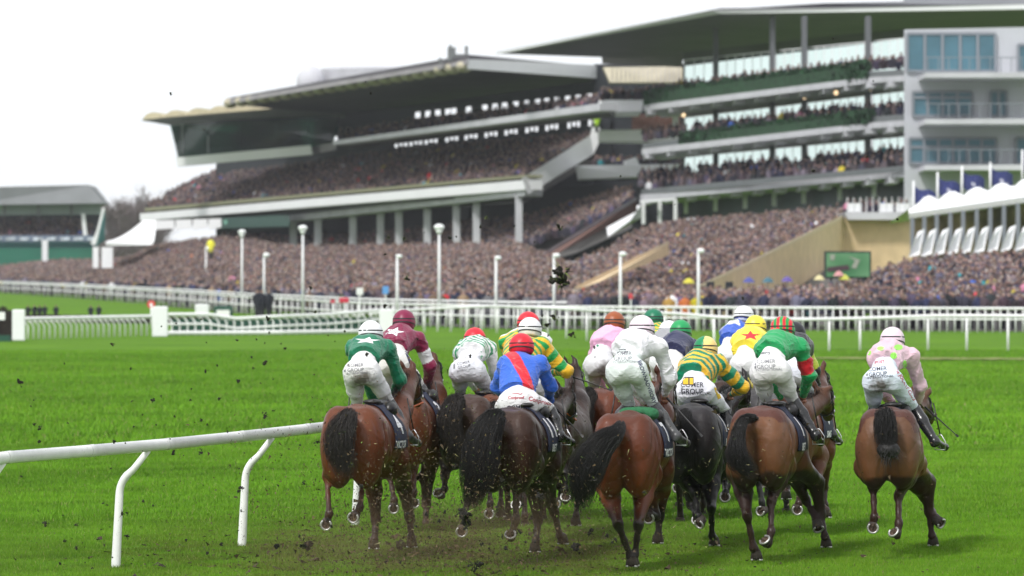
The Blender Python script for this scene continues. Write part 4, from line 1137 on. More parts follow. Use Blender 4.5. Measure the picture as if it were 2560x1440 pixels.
# the front row, each person on their own
def proto_mesh(nm, coat, face, hair, legs=(.03, .03, .04)):
    pal = np.array([coat, face, hair, legs]); return np_mesh(nm, PV_, [list(f) for f in PF_], M_crowd, vcol=pal[PC_])
kinds = [("dark navy coat", (.03, .035, .06), 0, 0), ("grey coat", (.14, .14, .15), 2, 3), ("brown tweed coat", (.16, .11, .075), 1, 1), ("black coat", (.02, .02, .022), 0, 2), ("camel coat", (.30, .21, .13), 2, 5), ("green waxed jacket", (.05, .07, .035), 1, 4),
         ("white jacket", (.6, .6, .62), 0, 1), ("red jacket", (.5, .03, .04), 2, 0), ("bright blue jacket", (.06, .14, .45), 1, 3)]
PM = [(k, proto_mesh("person", c, tuple(FACES[f]), tuple(HAIRS[h]))) for k, c, f, h in kinds]
rs = np.random.default_rng(77); px = -10.0; cnt = 0
while px < 2560 and cnt < 285:
    D_ = cf(px) + 2.2 + rs.uniform(-.5, .8) + (9.5 if px < 1000 else 9.5); g = ground_pt(px, D_)
    if not (px < 1080 and rs.uniform() < .35):
        i = int(rs.choice(9, p=(.2, .17, .16, .15, .1, .12, .04, .03, .03))); k, me = PM[i]
        o = bpy.data.objects.new("person", me); COL.objects.link(o); o.location = g; s_ = rs.uniform(.95, 1.06); o.scale = (s_, s_, s_); o.rotation_euler = (0, 0, rs.normal(0, .4))
        tag(o, "spectator in a %s in the front row behind the white fence" % k, "spectator", "front row of spectators, %s" % k); cnt += 1
    px += .60 * FPX / D_ * rs.uniform(.8, 1.2)
# people one can pick out
def someone(px, py_feet, D, label, coat, hair=(.05, .04, .03), legs=(.03, .03, .035), h=1.75, face=(.45, .28, .23), on=None, rot=0):
    me = proto_mesh("person", coat, face, hair, legs); o = bpy.data.objects.new("person", me); COL.objects.link(o)
    q = P(px, py_feet, D) if on is None else ground_pt(px, D); o.location = q; k = h / 1.72; o.scale = (k, k, k); o.rotation_euler = (0, 0, rot); tag(o, label, "person")
HV = (.45, .72, .03)
someone(1492, 331, 396, "steward in lime hi-vis jacket at the top of the white stair parapet", HV)
someone(527, 648, 366, "spectator in a bright yellow jacket beside the slim pole at the left", (.85, .80, .08))
for px_, hy_, D_, c_, lb_ in ((408, 640, 400, (.05, .12, .4), "spectator in a blue coat standing out below the awning, left of the red one"), (430, 636, 400, (.3, .03, .04), "spectator in a dark red coat standing out below the awning"), (456, 640, 398, (.05, .3, .2), "spectator in a green coat standing out below the awning"),
        (480, 638, 395, (.8, .22, .06), "spectator in an orange coat left of the slim pole"), (551, 628, 372, (.05, .1, .45), "spectator in a royal blue coat right of the yellow one"), (574, 626, 370, (.05, .35, .5), "spectator in a cyan coat left of the globe lamp"), (594, 622, 368, (.6, .08, .15), "spectator in a pink-red coat beside the globe lamp"),
        (286, 650, 470, (.06, .25, .7), "spectator in a bright blue coat in front of the marquee"), (240, 652, 480, (.7, .75, .05), "steward in yellow in front of the marquee entrance"), (311, 656, 462, (.5, .03, .05), "spectator in a red coat in front of the marquee"), (350, 650, 440, (.04, .08, .3), "spectator in a navy blue coat right of the marquee"), (887, 652, 300, (.75, .65, .05), "spectator in a yellow top in the middle of the lawn crowd"), (150, 652, 520, (.15, .1, .4), "spectator in a violet coat below the green wall")):
    a4 = [float(np.interp(px_, [c[0] for c in A_cols], [c[k] for c in A_cols])) for k in (1, 2, 3, 4)]
    za, zb = P(0, a4[0], a4[1])[2], P(0, a4[2], a4[3])[2]
    tt = np.linspace(0, 1, 400); Dt = a4[1] + (a4[3] - a4[1]) * tt; yt = 800 - (za + (zb - za) * tt - CAMZ) / Dt * FPX
    k = int(np.argmin(np.abs(yt - hy_))); D_ = float(Dt[k])                          # stands on the terrace among the others
    someone(px_, float(yt[k]) + 1.50 * FPX / D_, D_, lb_, tuple(.8 * q for q in c_))
dk = (.02, .022, .03)
for (px, D_, lb) in ((70, 225, "person in dark clothes kneeling behind the hurdle, leftmost of the cluster"), (86, 226, "second person of the dark cluster behind the hurdle"), (99, 225, "third person of the dark cluster behind the hurdle, lighter hair"), (112, 227, "rightmost person of the dark cluster behind the hurdle"),
        (140, 226, "lone dark-clothed person behind the hurdle at the left"), (227, 224, "left one of two people standing together behind the hurdle"), (247, 225, "right one of two people standing together behind the hurdle")):
    someone(px, 0, D_ + 30, lb, dk, on=1, h=.92)
for (px, lb) in ((644, "left of the three dark figures in front of the crowd fence"), (655, "middle of the three dark figures in front of the crowd fence"), (672, "right of the three dark figures in front of the crowd fence")): someone(px, 0, 262, lb, dk, on=1)
for (px, py, D_, c, lb) in ((1384 + 355, 735, 221, (.75, .62, .03), "bookmaker in a yellow top near the stone wall tip"), (1712, 742, 221, (.85, .25, .08), "spectator in an orange top near the stone wall tip"), (1672, 745, 221, (.70, .42, .12), "spectator in an amber jacket behind the fence"),
        (1878, 735, 231, (.70, .75, .10), "steward in a yellow-green bib in front of the stone wall"), (1765, 740, 231, (.10, .2, .45), "spectator in a blue coat in front of the stone wall"), (2018, 735, 231, (.03, .35, .38), "spectator in a teal jacket in front of the stone wall"), (1853, 740, 231, (.55, .03, .05), "spectator in a deep red coat in front of the stone wall")):
    someone(px, 0, D_ + 1.5, lb, tuple(.6 * q for q in c), on=1)
# bookmakers' umbrellas and boards
def brolly(px, py, D, c, lb, r=.32):
    c = tuple(.65 * q for q in c)
    q = P(px, py, D); g = ground_pt(px, D); mb = MB(); K_ = 12
    V = [q + (0, 0, .28)]
    for rr, zz in ((.5, .2), (1.0, 0)):
        V += [q + (r * rr * math.cos(2 * math.pi * j / K_), r * rr * math.sin(2 * math.pi * j / K_), zz) for j in range(K_)]
    mb.add(V, [(0, 1 + j, 1 + (j + 1) % K_) for j in range(K_)] + [(1 + j, 13 + j, 13 + (j + 1) % K_, 1 + (j + 1) % K_) for j in range(K_)])
    gnd_ = g.copy(); o = empty("umbrella", gnd_, lb, "umbrella", "bookmakers' umbrellas"); nm = "u%.2f%.2f%.2f" % c
    mb.build("canopy", mat(nm, c, rough=.6), o, smooth=True); mb = MB(); mb.tube([g, q + (0, 0, .25)], .025, 6); mb.build("pole", M_steelg, o)
brolly(1722, 708, 230, (.80, .72, .05), "yellow umbrella at the foot of the stone wall")
brolly(2048, 700, 233, (.85, .75, .40), "cream umbrella left of the big screen", .3); brolly(2110, 699, 233, (.70, .72, .10), "lime umbrella under the big screen"); brolly(1872, 706, 232, (.08, .10, .40), "blue umbrella in front of the stone wall, left one")
brolly(1920, 706, 232, (.05, .18, .25), "blue-green umbrella in front of the stone wall, middle one"); brolly(1968, 704, 232, (.15, .10, .42), "violet umbrella in front of the stone wall, right one"); brolly(2097, 690, 233, (.75, .35, .35), "small pink umbrella under the big screen", .3)
for x, c in ((1776, 0), (1823, 0)): 
    board(x - 10, x + 10, 704, 740, 231.5, "dark arched betting board in front of the stone wall, %s" % ("left one" if x == 1776 else "right one"), th=.1, name="betting_board", cat="board", m=M_dark)
def plate(px0, px1, py0, py1, D, c, lb):
    nm = "plate%.2f%.2f%.2f" % c; o = board(px0, px1, py0, py1, D, lb, th=.06, name="sign_board", cat="sign", m=mat(nm, c, rough=.6))
    q = P((px0 + px1) / 2, py1, D); g = ground_pt((px0 + px1) / 2, D); mb = MB(); mb.tube([g, q], .04, 6); mb.build("post", M_whitec, o)
plate(956, 972, 716, 735, 232, (.10, .30, .65), "small blue sign on a post above the crowd fence"); plate(891, 908, 720, 738, 236, (.75, .75, .76), "small white sign above the crowd fence"); plate(848, 872, 744, 757, 243, (.55, .03, .06), "wide red board behind the fence at the left"); plate(826, 838, 749, 758, 244, (.5, .03, .06), "narrow red board behind the fence")
plate(1572, 1582, 734, 748, 219.5, (.55, .04, .06), "red board behind the fence under the stone ramp")

# ================================================================== horses
M_coat = mat("horse_coat", rough=.46, vary=.15, scale=7, bump=.22, bscale=26, vcol=True, spec=.32, rvary=(.14, 5), dirt=((.035, .022, .012), 34, .665))
M_tail = mat("tail_hair", (.012, .011, .011), rough=.5, vary=.25, scale=20, spec=.35)
M_tail_grey = mat("muddy_tail_hair", (.036, .031, .029), rough=.6, vary=.45, scale=30, spec=.3)
M_hoof = mat("hoof_horn", (.035, .026, .02), rough=.7, vary=.3, scale=20, bump=.3)
M_sole = mat("hoof_sole", (.07, .045, .03), rough=.9, vary=.4, scale=25, bump=.6)
M_shoe = mat("horseshoe_metal", (.55, .54, .52), rough=.4, metal=.7, vary=.25, scale=40)
M_cloth = mat("navy_saddle_cloth", (.012, .017, .045), rough=.75, vary=.2, scale=14, bump=.15, dirt=((.07, .05, .035), 30, .68))
M_cloth_w = mat("white_print", (.72, .72, .74), rough=.75, dirt=((.1, .08, .06), 24, .66))
M_leather = mat("black_leather", (.012, .011, .011), rough=.38, vary=.2, bump=.15, spec=.5)
M_brown_leather = mat("brown_leather", (.05, .022, .01), rough=.45, vary=.2, bump=.1)
M_orange = mat("orange_rubber_rein", (.62, .13, .03), rough=.6, vary=.1)
M_steel = mat("bright_steel", (.65, .65, .66), rough=.3, metal=.9)
M_greenpad = mat("green_saddle_pad", (.015, .12, .045), rough=.85, vary=.2, scale=30, bump=.3)

GROUND_D = {}
def hoof(parent, pos, n, heel, name="hoof"):
    n = n / np.linalg.norm(n); heel = heel - n * (heel @ n); heel = heel / np.linalg.norm(heel); side = np.cross(n, heel)
    mb = MB(); K = 18
    rings = []
    for (h, r, m) in ((0.0, .058, 0), (.010, .066, 0), (.05, .057, 0), (.085, .049, 0)):
        rings.append([pos - n * h + (heel * (math.cos(a) * (1.02 if math.cos(a) < 0 else .84)) + side * math.sin(a)) * r + heel * h * .35 for a in [2 * math.pi * i / K for i in range(K)]])
    V = [p for r in rings for p in r]
    F = [(i * K + j, i * K + (j + 1) % K, (i + 1) * K + (j + 1) % K, (i + 1) * K + j) for i in range(3) for j in range(K)]
    mb.add(V, F, 0); mb.add(rings[3], [tuple(range(K))], 0)
    # hollow sole with the frog
    mid = [pos - n * .008 + (p - pos) * .7 for p in rings[0]]
    mb.add(rings[0] + mid, [(j, (j + 1) % K, K + (j + 1) % K, K + j) for j in range(K)] + [tuple(range(K, 2 * K))], 1)
    mb.tube([pos + heel * .045, pos - n * .004 + heel * .01, pos - n * .006 - heel * .025], [.016, .011, .003], 6, 1)
    o = mb.build(name, [M_hoof, M_sole], parent, smooth=True)
    sh = MB()
    pts = [pos + n * .005 + (-heel * math.cos(a) * 1.0 + side * math.sin(a)) * .0535 for a in np.linspace(-2.45, 2.45, 22)]
    sh.tube(pts, .0112, 6)
    for a in (-1.7, -1.2, -.8, .8, 1.2, 1.7):
        q = pos + n * .0165 + (-heel * math.cos(a) + side * math.sin(a)) * .0535
        sh.sphere(q, .0035, 5, 4, 1)
    sh.build("horseshoe", [M_shoe, M_hoof], o, smooth=True)
    return o

def strands(guide, radii, n, rs, width=.0022, wave=.02, seg=9, start=.0, spread=1.0, fray=.25):
    """many thin tapering hairs that follow a guide line"""
    guide = np.asarray(guide, float); k = len(guide)
    tt = np.linspace(0, 1, k)
    V = []; F = []; c = 0
    for i in range(n):
        t0 = rs.uniform(0, start) if start else 0
        t1 = 1 - rs.uniform(0, fray)
        ts = np.linspace(t0, t1, seg)
        g = np.stack([np.interp(ts, tt, guide[:, j]) for j in range(3)], 1)
        r = np.interp(ts, tt, radii)
        off = rs.normal(size=3); off /= np.linalg.norm(off) + 1e-9; off *= rs.uniform(.3, 1) ** .5 * spread
        ph = rs.uniform(0, 6.28, 3); fr = rs.uniform(4, 9)
        wv = np.stack([np.sin(ts * fr + ph[j]) for j in range(3)], 1) * wave * ts[:, None]
        p = g + off[None] * r[:, None] + wv
        wd = width * (1 - .75 * ((ts - t0) / (t1 - t0)) ** 2)
        d = np.gradient(p, axis=0); d /= np.linalg.norm(d, axis=1, keepdims=True) + 1e-9
        a = np.cross(d, (.3, 1, .2)); a /= np.linalg.norm(a, axis=1, keepdims=True) + 1e-9
        b = np.cross(d, a)
        ring = np.stack([p + a * wd[:, None], p + (-.5 * a + .87 * b) * wd[:, None], p + (-.5 * a - .87 * b) * wd[:, None]], 1)
        V.append(ring.reshape(-1, 3))
        base = c + 3 * np.arange(seg - 1)[:, None]
        for j in range(3):
            F.append(np.concatenate([base + j, base + (j + 1) % 3, base + 3 + (j + 1) % 3, base + 3 + j], 1))
        c += 3 * seg
    return np.concatenate(V), np.concatenate(F)

def text_mesh(body, size, quality=3, bold=0.0, shear=0.0):
    cu = bpy.data.curves.new("lettering", 'FONT'); cu.body = body; cu.size = size; cu.align_x = 'CENTER'; cu.align_y = 'CENTER'
    cu.resolution_u = quality; cu.offset = bold; cu.shear = shear; cu.space_line = .95
    o = bpy.data.objects.new("lettering_tmp", cu); COL.objects.link(o)
    dg = bpy.context.evaluated_depsgraph_get()
    me = o.evaluated_get(dg).to_mesh()
    bm = bmesh.new(); bm.from_mesh(me); o.evaluated_get(dg).to_mesh_clear()
    bmesh.ops.triangulate(bm, faces=bm.faces[:])
    for _ in range(2):
        es = [e for e in bm.edges if e.calc_length() > .035]
        if not es: break
        bmesh.ops.subdivide_edges(bm, edges=es, cuts=1)
        bmesh.ops.triangulate(bm, faces=bm.faces[:])
    V = np.array([v.co[:] for v in bm.verts]) if bm.verts else np.zeros((0, 3)); F = [[v.index for v in f.verts] for f in bm.faces]
    bm.free(); bpy.data.objects.remove(o); bpy.data.curves.remove(cu)
    return V, F

def bvh_of(V, Q):
    return BVHTree.FromPolygons([tuple(v) for v in V], [tuple(int(i) for i in q) for q in Q])

def star_pts(n=5, r=1, r2=.42, rot=math.pi / 2):
    return [((r if i % 2 == 0 else r2) * math.cos(rot + math.pi * i / n), (r if i % 2 == 0 else r2) * math.sin(rot + math.pi * i / n)) for i in range(2 * n)]

BAY = dict(body=(.125, .036, .012), top=(.075, .022, .010), leg=(.018, .010, .008), lz=-.72)
def horse(key, D, croup, deg, label, coat=BAY, legs=None, tail=None, tailr=None, tailn=420, tailmat=None, vox=.02, head=None, number=None, strip=None,
          bob=None, ears=None, clip=False, brow=None, nose=None, size=1.0, pad=False, braid=None, tail_label=None):
    th = math.radians(deg)
    fw = np.array((math.sin(th), math.cos(th), SLOPE)); lf = np.array((-math.cos(th), math.sin(th), 0.0)); up = np.array((0, 0, 1.0))
    C = P(croup[0], croup[1], D) - .35 * fw * size
    def W(x, y, z): return C + size * (x * fw + y * lf) + size * z * up
    R = np.stack([fw, lf, up])
    gd = lambda q: gz(q[0], q[1])
    v = Vol()
    S = size
    v.ell(W(.46, 0, -.26), np.array((.42, .27, .26)) * S, R, .05)
    for s in (1, -1):
        v.ell(W(.25, .155 * s, -.40), np.array((.25, .180, .40)) * S, R, .09)
        v.ell(W(.26, .150 * s, -.62), np.array((.19, .135, .26)) * S, R, .09)
        v.ell(W(.50, .18 * s, -.30), np.array((.24, .15, .22)) * S, R, .07)
        v.ell(W(.30, .19 * s, -.15), np.array((.16, .10, .12)) * S, R, .06)      # point of hip and gluteal
        v.cone(W(.12, .10 * s, -.30), W(.20, .12 * s, -.72), .085 * S, .07 * S, .07)   # hamstring
    v.cone(W(.35, 0, -.13), W(.06, 0, -.19), .115 * S, .07 * S, .09)             # croup to dock
    v.cone(W(.70, 0, -.32), W(1.35, 0, -.36), .245 * S, .262 * S, .10)
    v.ell(W(1.15, 0, -.45), np.array((.50, .262, .27)) * S, R, .08)
    v.cone(W(.45, 0, -.13), W(1.35, 0, -.14), .13 * S, .11 * S, .08)
    v.cone(W(1.35, 0, -.13), W(1.65, 0, -.10), .11 * S, .09 * S, .08)
    v.ell(W(1.65, 0, -.48), np.array((.30, .22, .36)) * S, R, .08)
    for s in (1, -1):
        v.ell(W(1.58, .13 * s, -.50), np.array((.21, .12, .32)) * S, R, .06)
    pk = W(2.42, 0, .06) if head is None else P(head[0], head[1], D + (head[2] if len(head) > 2 else 2.3))
    nk = pk + fw * .34 - up * .42 if nose is None else P(nose[0], nose[1], D + 2.6)
    v.cone(W(1.72, 0, -.34), W(2.02, 0, -.16) * .5 + (W(1.72, 0, -.3) * .5 + pk * .5) * .5, .20 * S, .15 * S, .10)
    v.cone(W(2.02, 0, -.16) * .5 + (W(1.72, 0, -.3) * .5 + pk * .5) * .5, pk - up * .06, .15 * S, .095, .08)
    hd = nk - pk
    v.cone(pk - up * .02, pk + hd * .5, .10, .085, .05, sq=(lf, 1.15))
    v.cone(pk + hd * .5, nk, .08, .058, .04)
    v.ell(pk + hd * .25 - fw * .06, (.09, .075, .10), R, .05)
    v.ell(nk, (.06, .05, .055), R, .03)
    lb = np.cross(hd / np.linalg.norm(hd), fw); 
    eps = []
    for s in (1, -1):
        e0 = pk + lf * .055 * s + up * .05 - fw * .02
        e1 = e0 + up * .135 + lf * .03 * s - fw * .05
        if ears and (1 if s > 0 else 0) < len(ears) and ears[1 if s > 0 else 0] is not None:
            ee = ears[1 if s > 0 else 0]; e1 = P(ee[0], ee[1], D + 2.3); dd_ = (e1 - e0); e1 = e0 + dd_ / np.linalg.norm(dd_) * min(np.linalg.norm(dd_), .19)
        em = e0 + (e1 - e0) * .45 + lf * .012 * s
        v.cone(e0, em, .030, .034, .02); v.cone(em, e1, .034, .007, .02)
    # legs
    Lg = dict(legs or {})
    gnd = lambda q: np.array((q[0], q[1], gd(q)))
    def jp(a): return P(a[0], a[1], D + a[2])
    hooves = []
    for nm in ("HL", "HR", "FL", "FR"):
        s = 1 if nm[1] == "L" else -1
        L = Lg.get(nm)
        if nm[0] == "H":
            hip = W(.34, .16 * s, -.42)
            if L is None:
                a = W(.62, .17 * s, -.62); b = W(.20, .13 * s, -.86); c = W(.42, .13 * s, -1.16); h = gnd(W(.5, .13 * s, -1.3)) + up * .01
                st, hk, ft, hf, n_, he = a, b, c, h, -up, -fw
                if s > 0:
                    ft = W(-.05, .14, -1.05); hf = ft - fw * .12 - up * .08; n_ = -fw * .8 + up * .3; he = up
            else:
                st, hk, ft, hf = [P(q[0], q[1], D + q[2] - .15) for q in L["j"]]; n_ = np.array(L.get("n", (0, 0, -1)), float); he = np.array(L.get("heel", (-math.sin(th), -math.cos(th), 0)), float)
            v.cone(hip, st, .19 * S, .145 * S, .09)
            v.cone(st, st + (hk - st) * .45, .140 * S, .100 * S, .07)
            v.cone(st + (hk - st) * .45, hk, .098 * S, .048 * S, .05)
            v.ell(hk, np.array((.065, .047, .07)) * S, R, .04)
            v.cone(hk, hk - (st - hk) / np.linalg.norm(st - hk) * .03 - fw * .055 + up * .05, .03, .024, .04)   # point of hock
            ce = ft
        else:
            el = W(1.48, .15 * s, -.72)
            if L is None:
                if s > 0: st, hk, ft = W(1.60, .15, -.95), W(1.80, .13, -1.02), W(1.55, .13, -1.18); hf = ft - fw * .10 - up * .02; n_ = -fw; he = up
                else:
                    st, hk, ft = W(1.56, -.14, -.85), W(1.66, -.13, -1.02), W(1.74, -.12, -1.28); hf = gnd(W(1.80, -.12, -1.4)); ft = hf + up * .20 - fw * .02; hk = (ft + st) * .5; n_ = -up; he = -fw
            else:
                st, hk, ft, hf = [jp(q) for q in L["j"]]; n_ = np.array(L.get("n", (0, 0, -1)), float); he = np.array(L.get("heel", (-math.sin(th), -math.cos(th), 0)), float)
            v.cone(el + up * .1, st, .125 * S, .090 * S, .07)
            v.cone(st, hk, .090 * S, .050 * S, .05)
            v.ell(hk, np.array((.055, .055, .062)) * S, R, .035)
        n_ = n_ / np.linalg.norm(n_)
        top = hf - n_ * .075
        v.cone(hk, hk + (ft - hk) * .5, .041 * S, .034 * S, .03)
        v.cone(hk + (ft - hk) * .5, ft, .034 * S, .037 * S, .03)
        v.ell(ft, np.array((.044, .042, .047)) * S, R, .03)
        v.cone(ft, top, .037 * S, .046 * S, .03)
        hooves.append((hf, n_, he))
    for s in (1, -1):                                                             # quarter muscles
        v.cone(W(.38, .22 * s, -.05), W(.32, .345 * s, -.42), .008, .026, .06, sub=True)
        v.cone(W(.04, .06 * s, -.55), W(.10, .10 * s, -.85), .006, .020, .05, sub=True)
    v.cone(W(-.06, 0, -.36), W(-.02, 0, -.84), .010, .030, .05, sub=True)         # cleft under the tail
    for s in (1, -1):                                                             # groove between the thigh muscles
        v.cone(W(-.03, .165 * s, -.30), W(.02, .19 * s, -.70), .010, .024, .05, sub=True)
        v.cone(W(.62, .32 * s, -.34), W(.72, .30 * s, -.72), .005, .02, .06, sub=True)   # flank hollow
    V, Q = v.mesh(vox, 3)
    N0 = vnormals(V, Q); l0 = (V - C) @ R.T / S                                    # muscle relief and veins
    hq = np.clip((.95 - l0[:, 0]) / .2, 0, 1) * np.clip((l0[:, 2] + 1.0) / .15, 0, 1)
    V = V + N0 * ((wob(V, 6.5, 2 + len(coat), 4) * .007 - folds(V, up + .35 * fw, 7.5, 4, .30, 3.5) * .011 + folds(V, up * .6 - fw, 13, 11, .25, 9.0) * .004) * (.35 + .65 * hq))[:, None]
    # colour
    loc = (V - C) @ R.T / S
    body = np.array(coat["body"]); leg = np.array(coat["leg"]); top = np.array(coat["top"])
    c = np.repeat(body[None], len(V), 0)
    nz = wob(V, 9, 2)
    c = c * (1 + .22 * wob(V, 4.5, 6))[:, None] * np.clip(1.12 + .35 * (loc[:, 2] + .35), .8, 1.15)[:, None]  # top light put into the coat: paler above, darker below
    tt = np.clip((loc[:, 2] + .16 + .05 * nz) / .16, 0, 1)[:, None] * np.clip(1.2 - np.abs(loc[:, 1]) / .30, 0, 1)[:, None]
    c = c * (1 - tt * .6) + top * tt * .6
    if clip:
        line = -.135 - .13 * np.clip(loc[:, 0] - .45, 0, 1) - .10 * np.clip(np.abs(loc[:, 1]) - .12, 0, 1)
        if clip == 'wide': line = line - .10
        m = (loc[:, 2] > line) & (loc[:, 0] < 1.3) & (loc[:, 0] > .10)
        c[m] = np.array(coat["clip"]) * (1 + .1 * nz[m, None])
    lz = coat.get("lz", -.72)
    lg = np.clip((lz + .07 * nz - loc[:, 2]) / .05 if clip else (lz + .07 * nz - loc[:, 2]) / .26, 0, 1)[:, None]
    bel = np.clip((np.abs(loc[:, 1]) < .12) & (loc[:, 2] < -.6) & (loc[:, 0] > .4) & (loc[:, 0] < 1.4), 0, 1)[:, None]
    if coat.get("thigh") is not None:
        l2 = np.clip((lz + .22 + .05 * nz - loc[:, 2]) / .28, 0, 1)[:, None]
        c = c * (1 - l2) + np.array(coat["thigh"]) * l2
    c = c * (1 - lg) + leg * lg
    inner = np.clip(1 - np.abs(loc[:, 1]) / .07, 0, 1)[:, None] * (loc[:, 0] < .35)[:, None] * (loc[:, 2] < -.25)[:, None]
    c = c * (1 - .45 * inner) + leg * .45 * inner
    hx = np.clip((loc[:, 0] - 2.25) / .3, 0, 1)[:, None]
    c = c * (1 - .4 * hx) + leg * .4 * hx
    base = np.array((C[0], C[1], float(gd(C))))
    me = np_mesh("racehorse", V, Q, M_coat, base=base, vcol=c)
    root = link("racehorse", me, base=base)
    tag(root, label, "horse", "racehorses galloping away in the pack")
    for h in hooves: hoof(root, *h)
    rs = np.random.default_rng(len(key) * 31 + int(croup[0]))
    # tail
    tm = tailmat or M_tail
    if tail is None:
        g = [W(.03, 0, -.10), W(-.10, .02, -.12), W(-.22, .04, -.35), W(-.26, .05, -.65), W(-.24, .04, -.92)]; tr = [.03, .05, .085, .09, .05]
    else:
        g = [W(.06, 0, -.10)] + [P(a[0], a[1], D + a[2] - .40) for a in tail]; tr = [.035] + [.88 * q for q in tailr]
    # densify guide with Catmull-Rom
    gg = []; rr = []
    G = [g[0]] + g + [g[-1]]
    for i in range(1, len(G) - 2):
        for t in np.linspace(0, 1, 5, endpoint=False):
            a, b, c_, d = G[i - 1], G[i], G[i + 1], G[i + 2]
            gg.append(.5 * ((2 * b) + (c_ - a) * t + (2 * a - 5 * b + 4 * c_ - d) * t * t + (3 * b - a - 3 * c_ + d) * t ** 3)); rr.append(tr[i - 1] * (1 - t) + tr[i] * t)
    gg.append(g[-1]); rr.append(tr[-1])
    VS, FS = strands(gg, rr, int(tailn * 2.6), rs, start=.45, wave=.065, fray=.45, spread=1.30, width=.0019)
    tv = Vol()
    for i in range(0, int((len(gg) - 1) * .65)):
        tv.cone(gg[i], gg[i + 1], rr[i] * .40, rr[i + 1] * .40, .03)
    TV, TQ = tv.mesh(.018, 2)
    TV = TV + vnormals(TV, TQ) * (wob(TV * np.array((1, 1, .2)), 90, 3) * .004)[:, None]
    me = np_mesh("tail", np.concatenate([VS, TV]), np.concatenate([FS, TQ + len(VS)]), tm, base=base)
    to = link("tail", me, root)
    if tail_label: to["label"] = tail_label
    if bob is not None:
        bp, br = P(bob[0], bob[1], D + bob[2] - .42), bob[3]
        bvv, bf = [], []; k0 = 0
        bv = Vol(); bv.ell(bp, (br, br * .8, br * .75), None, .03); b1, q1 = bv.mesh(.014, 1)
        b1 = b1 + (b1 - bp) / (np.linalg.norm(b1 - bp, axis=1, keepdims=True)) * (wob(b1, 60, 5) * .009)[:, None]
        gl = []
        for i in range(260):
            d = rs.normal(size=3); d /= np.linalg.norm(d); p0 = bp + d * br * .8
            p2 = p0 + (d * .5 + rs.normal(size=3) * .35 + np.array((0, -.1, -.75))) * br * rs.uniform(.5, 1.0)
            bvv += [p0 + np.array((.002, 0, 0)), p0 - np.array((.002, 0, 0)), p2]; bf.append((k0, k0 + 1, k0 + 2)); k0 += 3
        kb = MB(); kb.add(b1, [tuple(q) for q in q1]); kb.add(bvv, bf)
        kb.build("tail_knot", tm, to, smooth=True)
    if braid is not None:
        kb = MB()
        for i in range(9):
            t = i / 8
            q = gg[int(t * (len(gg) - 1) * .75)]
            kb.sphere(q + np.array((0, -.035, 0)), (.035, .025, .022), 8, 5)
        for i in (5, 6, 7):
            q = gg[int(i / 8 * (len(gg) - 1) * .75)]; kb.sphere(q + np.array((.0, -.062, -.02)), .007, 6, 4, 1)
        kb.build("tail_plait", [tm, M_cloth_w], to, smooth=True)
    # mane
    bt = bvh_of(V, Q)
    mg = [W(1.70, 0, .0), (W(1.70, 0, .0) + pk) * .5 + up * .06, pk + up * .05]
    mm = MB(); rs2 = np.random.default_rng(5)
    for i in range(170):
        t = rs2.uniform(0, 1); q = mg[0] * (1 - t) ** 2 + 2 * t * (1 - t) * mg[1] + t * t * mg[2]
        q = q + lf * rs2.uniform(-.02, .02)
        e = q + up * rs2.uniform(.02, .07) - fw * rs2.uniform(.05, .14) + lf * rs2.uniform(-.05, .05)
        mm.add([q - fw * .012 - up * .05, q + fw * .012 - up * .05, e], [(0, 1, 2)])
    mm.build("mane", M_tail, root)
    # bridle and reins
    br_ = MB()
    def ring(c0, ax, r, tr_, n=14):
        ax = ax / np.linalg.norm(ax); a = np.cross(ax, lf); a /= np.linalg.norm(a); b = np.cross(ax, a)
        br_.tube([c0 + r * (a * math.cos(t) * 1.05 + b * math.sin(t)) for t in np.linspace(0, 2 * math.pi, n)], tr_, 5, caps=False)
    ring(pk + hd * .18, hd, .112, .010); ring(pk + hd * .68, hd, .086, .011)
    for s in (1, -1):
        br_.tube([pk + up * .04 + lf * .085 * s, pk + hd * .4 + lf * .097 * s, pk + hd * .75 + lf * .078 * s], .009, 5)
        br_.sphere(pk + hd * .80 + lf * .082 * s, (.012, .03, .03), 8, 6, 1)
    br_.build("bridle", [M_leather, M_steel], root, smooth=True)
    # saddle cloth
    if number is not None:
        nx, na = 14, 46
        A = np.radians(np.linspace(-118, 118, na)); X = np.linspace(.98, 1.50, nx)
        pts = []; ok = True
        for xx in X:
            row = []
            for a in A:
                dv = -lf * math.sin(a) + up * math.cos(a)
                ctr = W(xx, 0, -.34)
                h = bt.ray_cast(Vector(ctr + dv * 1.0), Vector(-dv))
                q = np.array(h[0]) if h[0] is not None else ctr + dv * .3
                row.append(q + dv * .014)
            pts.append(row)
        pts = np.array(pts)
        for _ in range(2): pts[1:-1, 1:-1] = (pts[1:-1, 1:-1] * 2 + pts[:-2, 1:-1] + pts[2:, 1:-1] + pts[1:-1, :-2] + pts[1:-1, 2:]) / 6
        Fq = np.array([(i * na + j, (i + 1) * na + j, (i + 1) * na + j + 1, i * na + j + 1) for i in range(nx - 1) for j in range(na - 1)])
        PV = pts.reshape(-1, 3)
        me = np_mesh("saddle_cloth", PV, Fq, M_cloth, base=base)
        so = link("saddle_cloth", me, root)
        md = so.modifiers.new("thick", 'SOLIDIFY'); md.thickness = .010; md.offset = 0
        bc = bvh_of(PV, Fq)
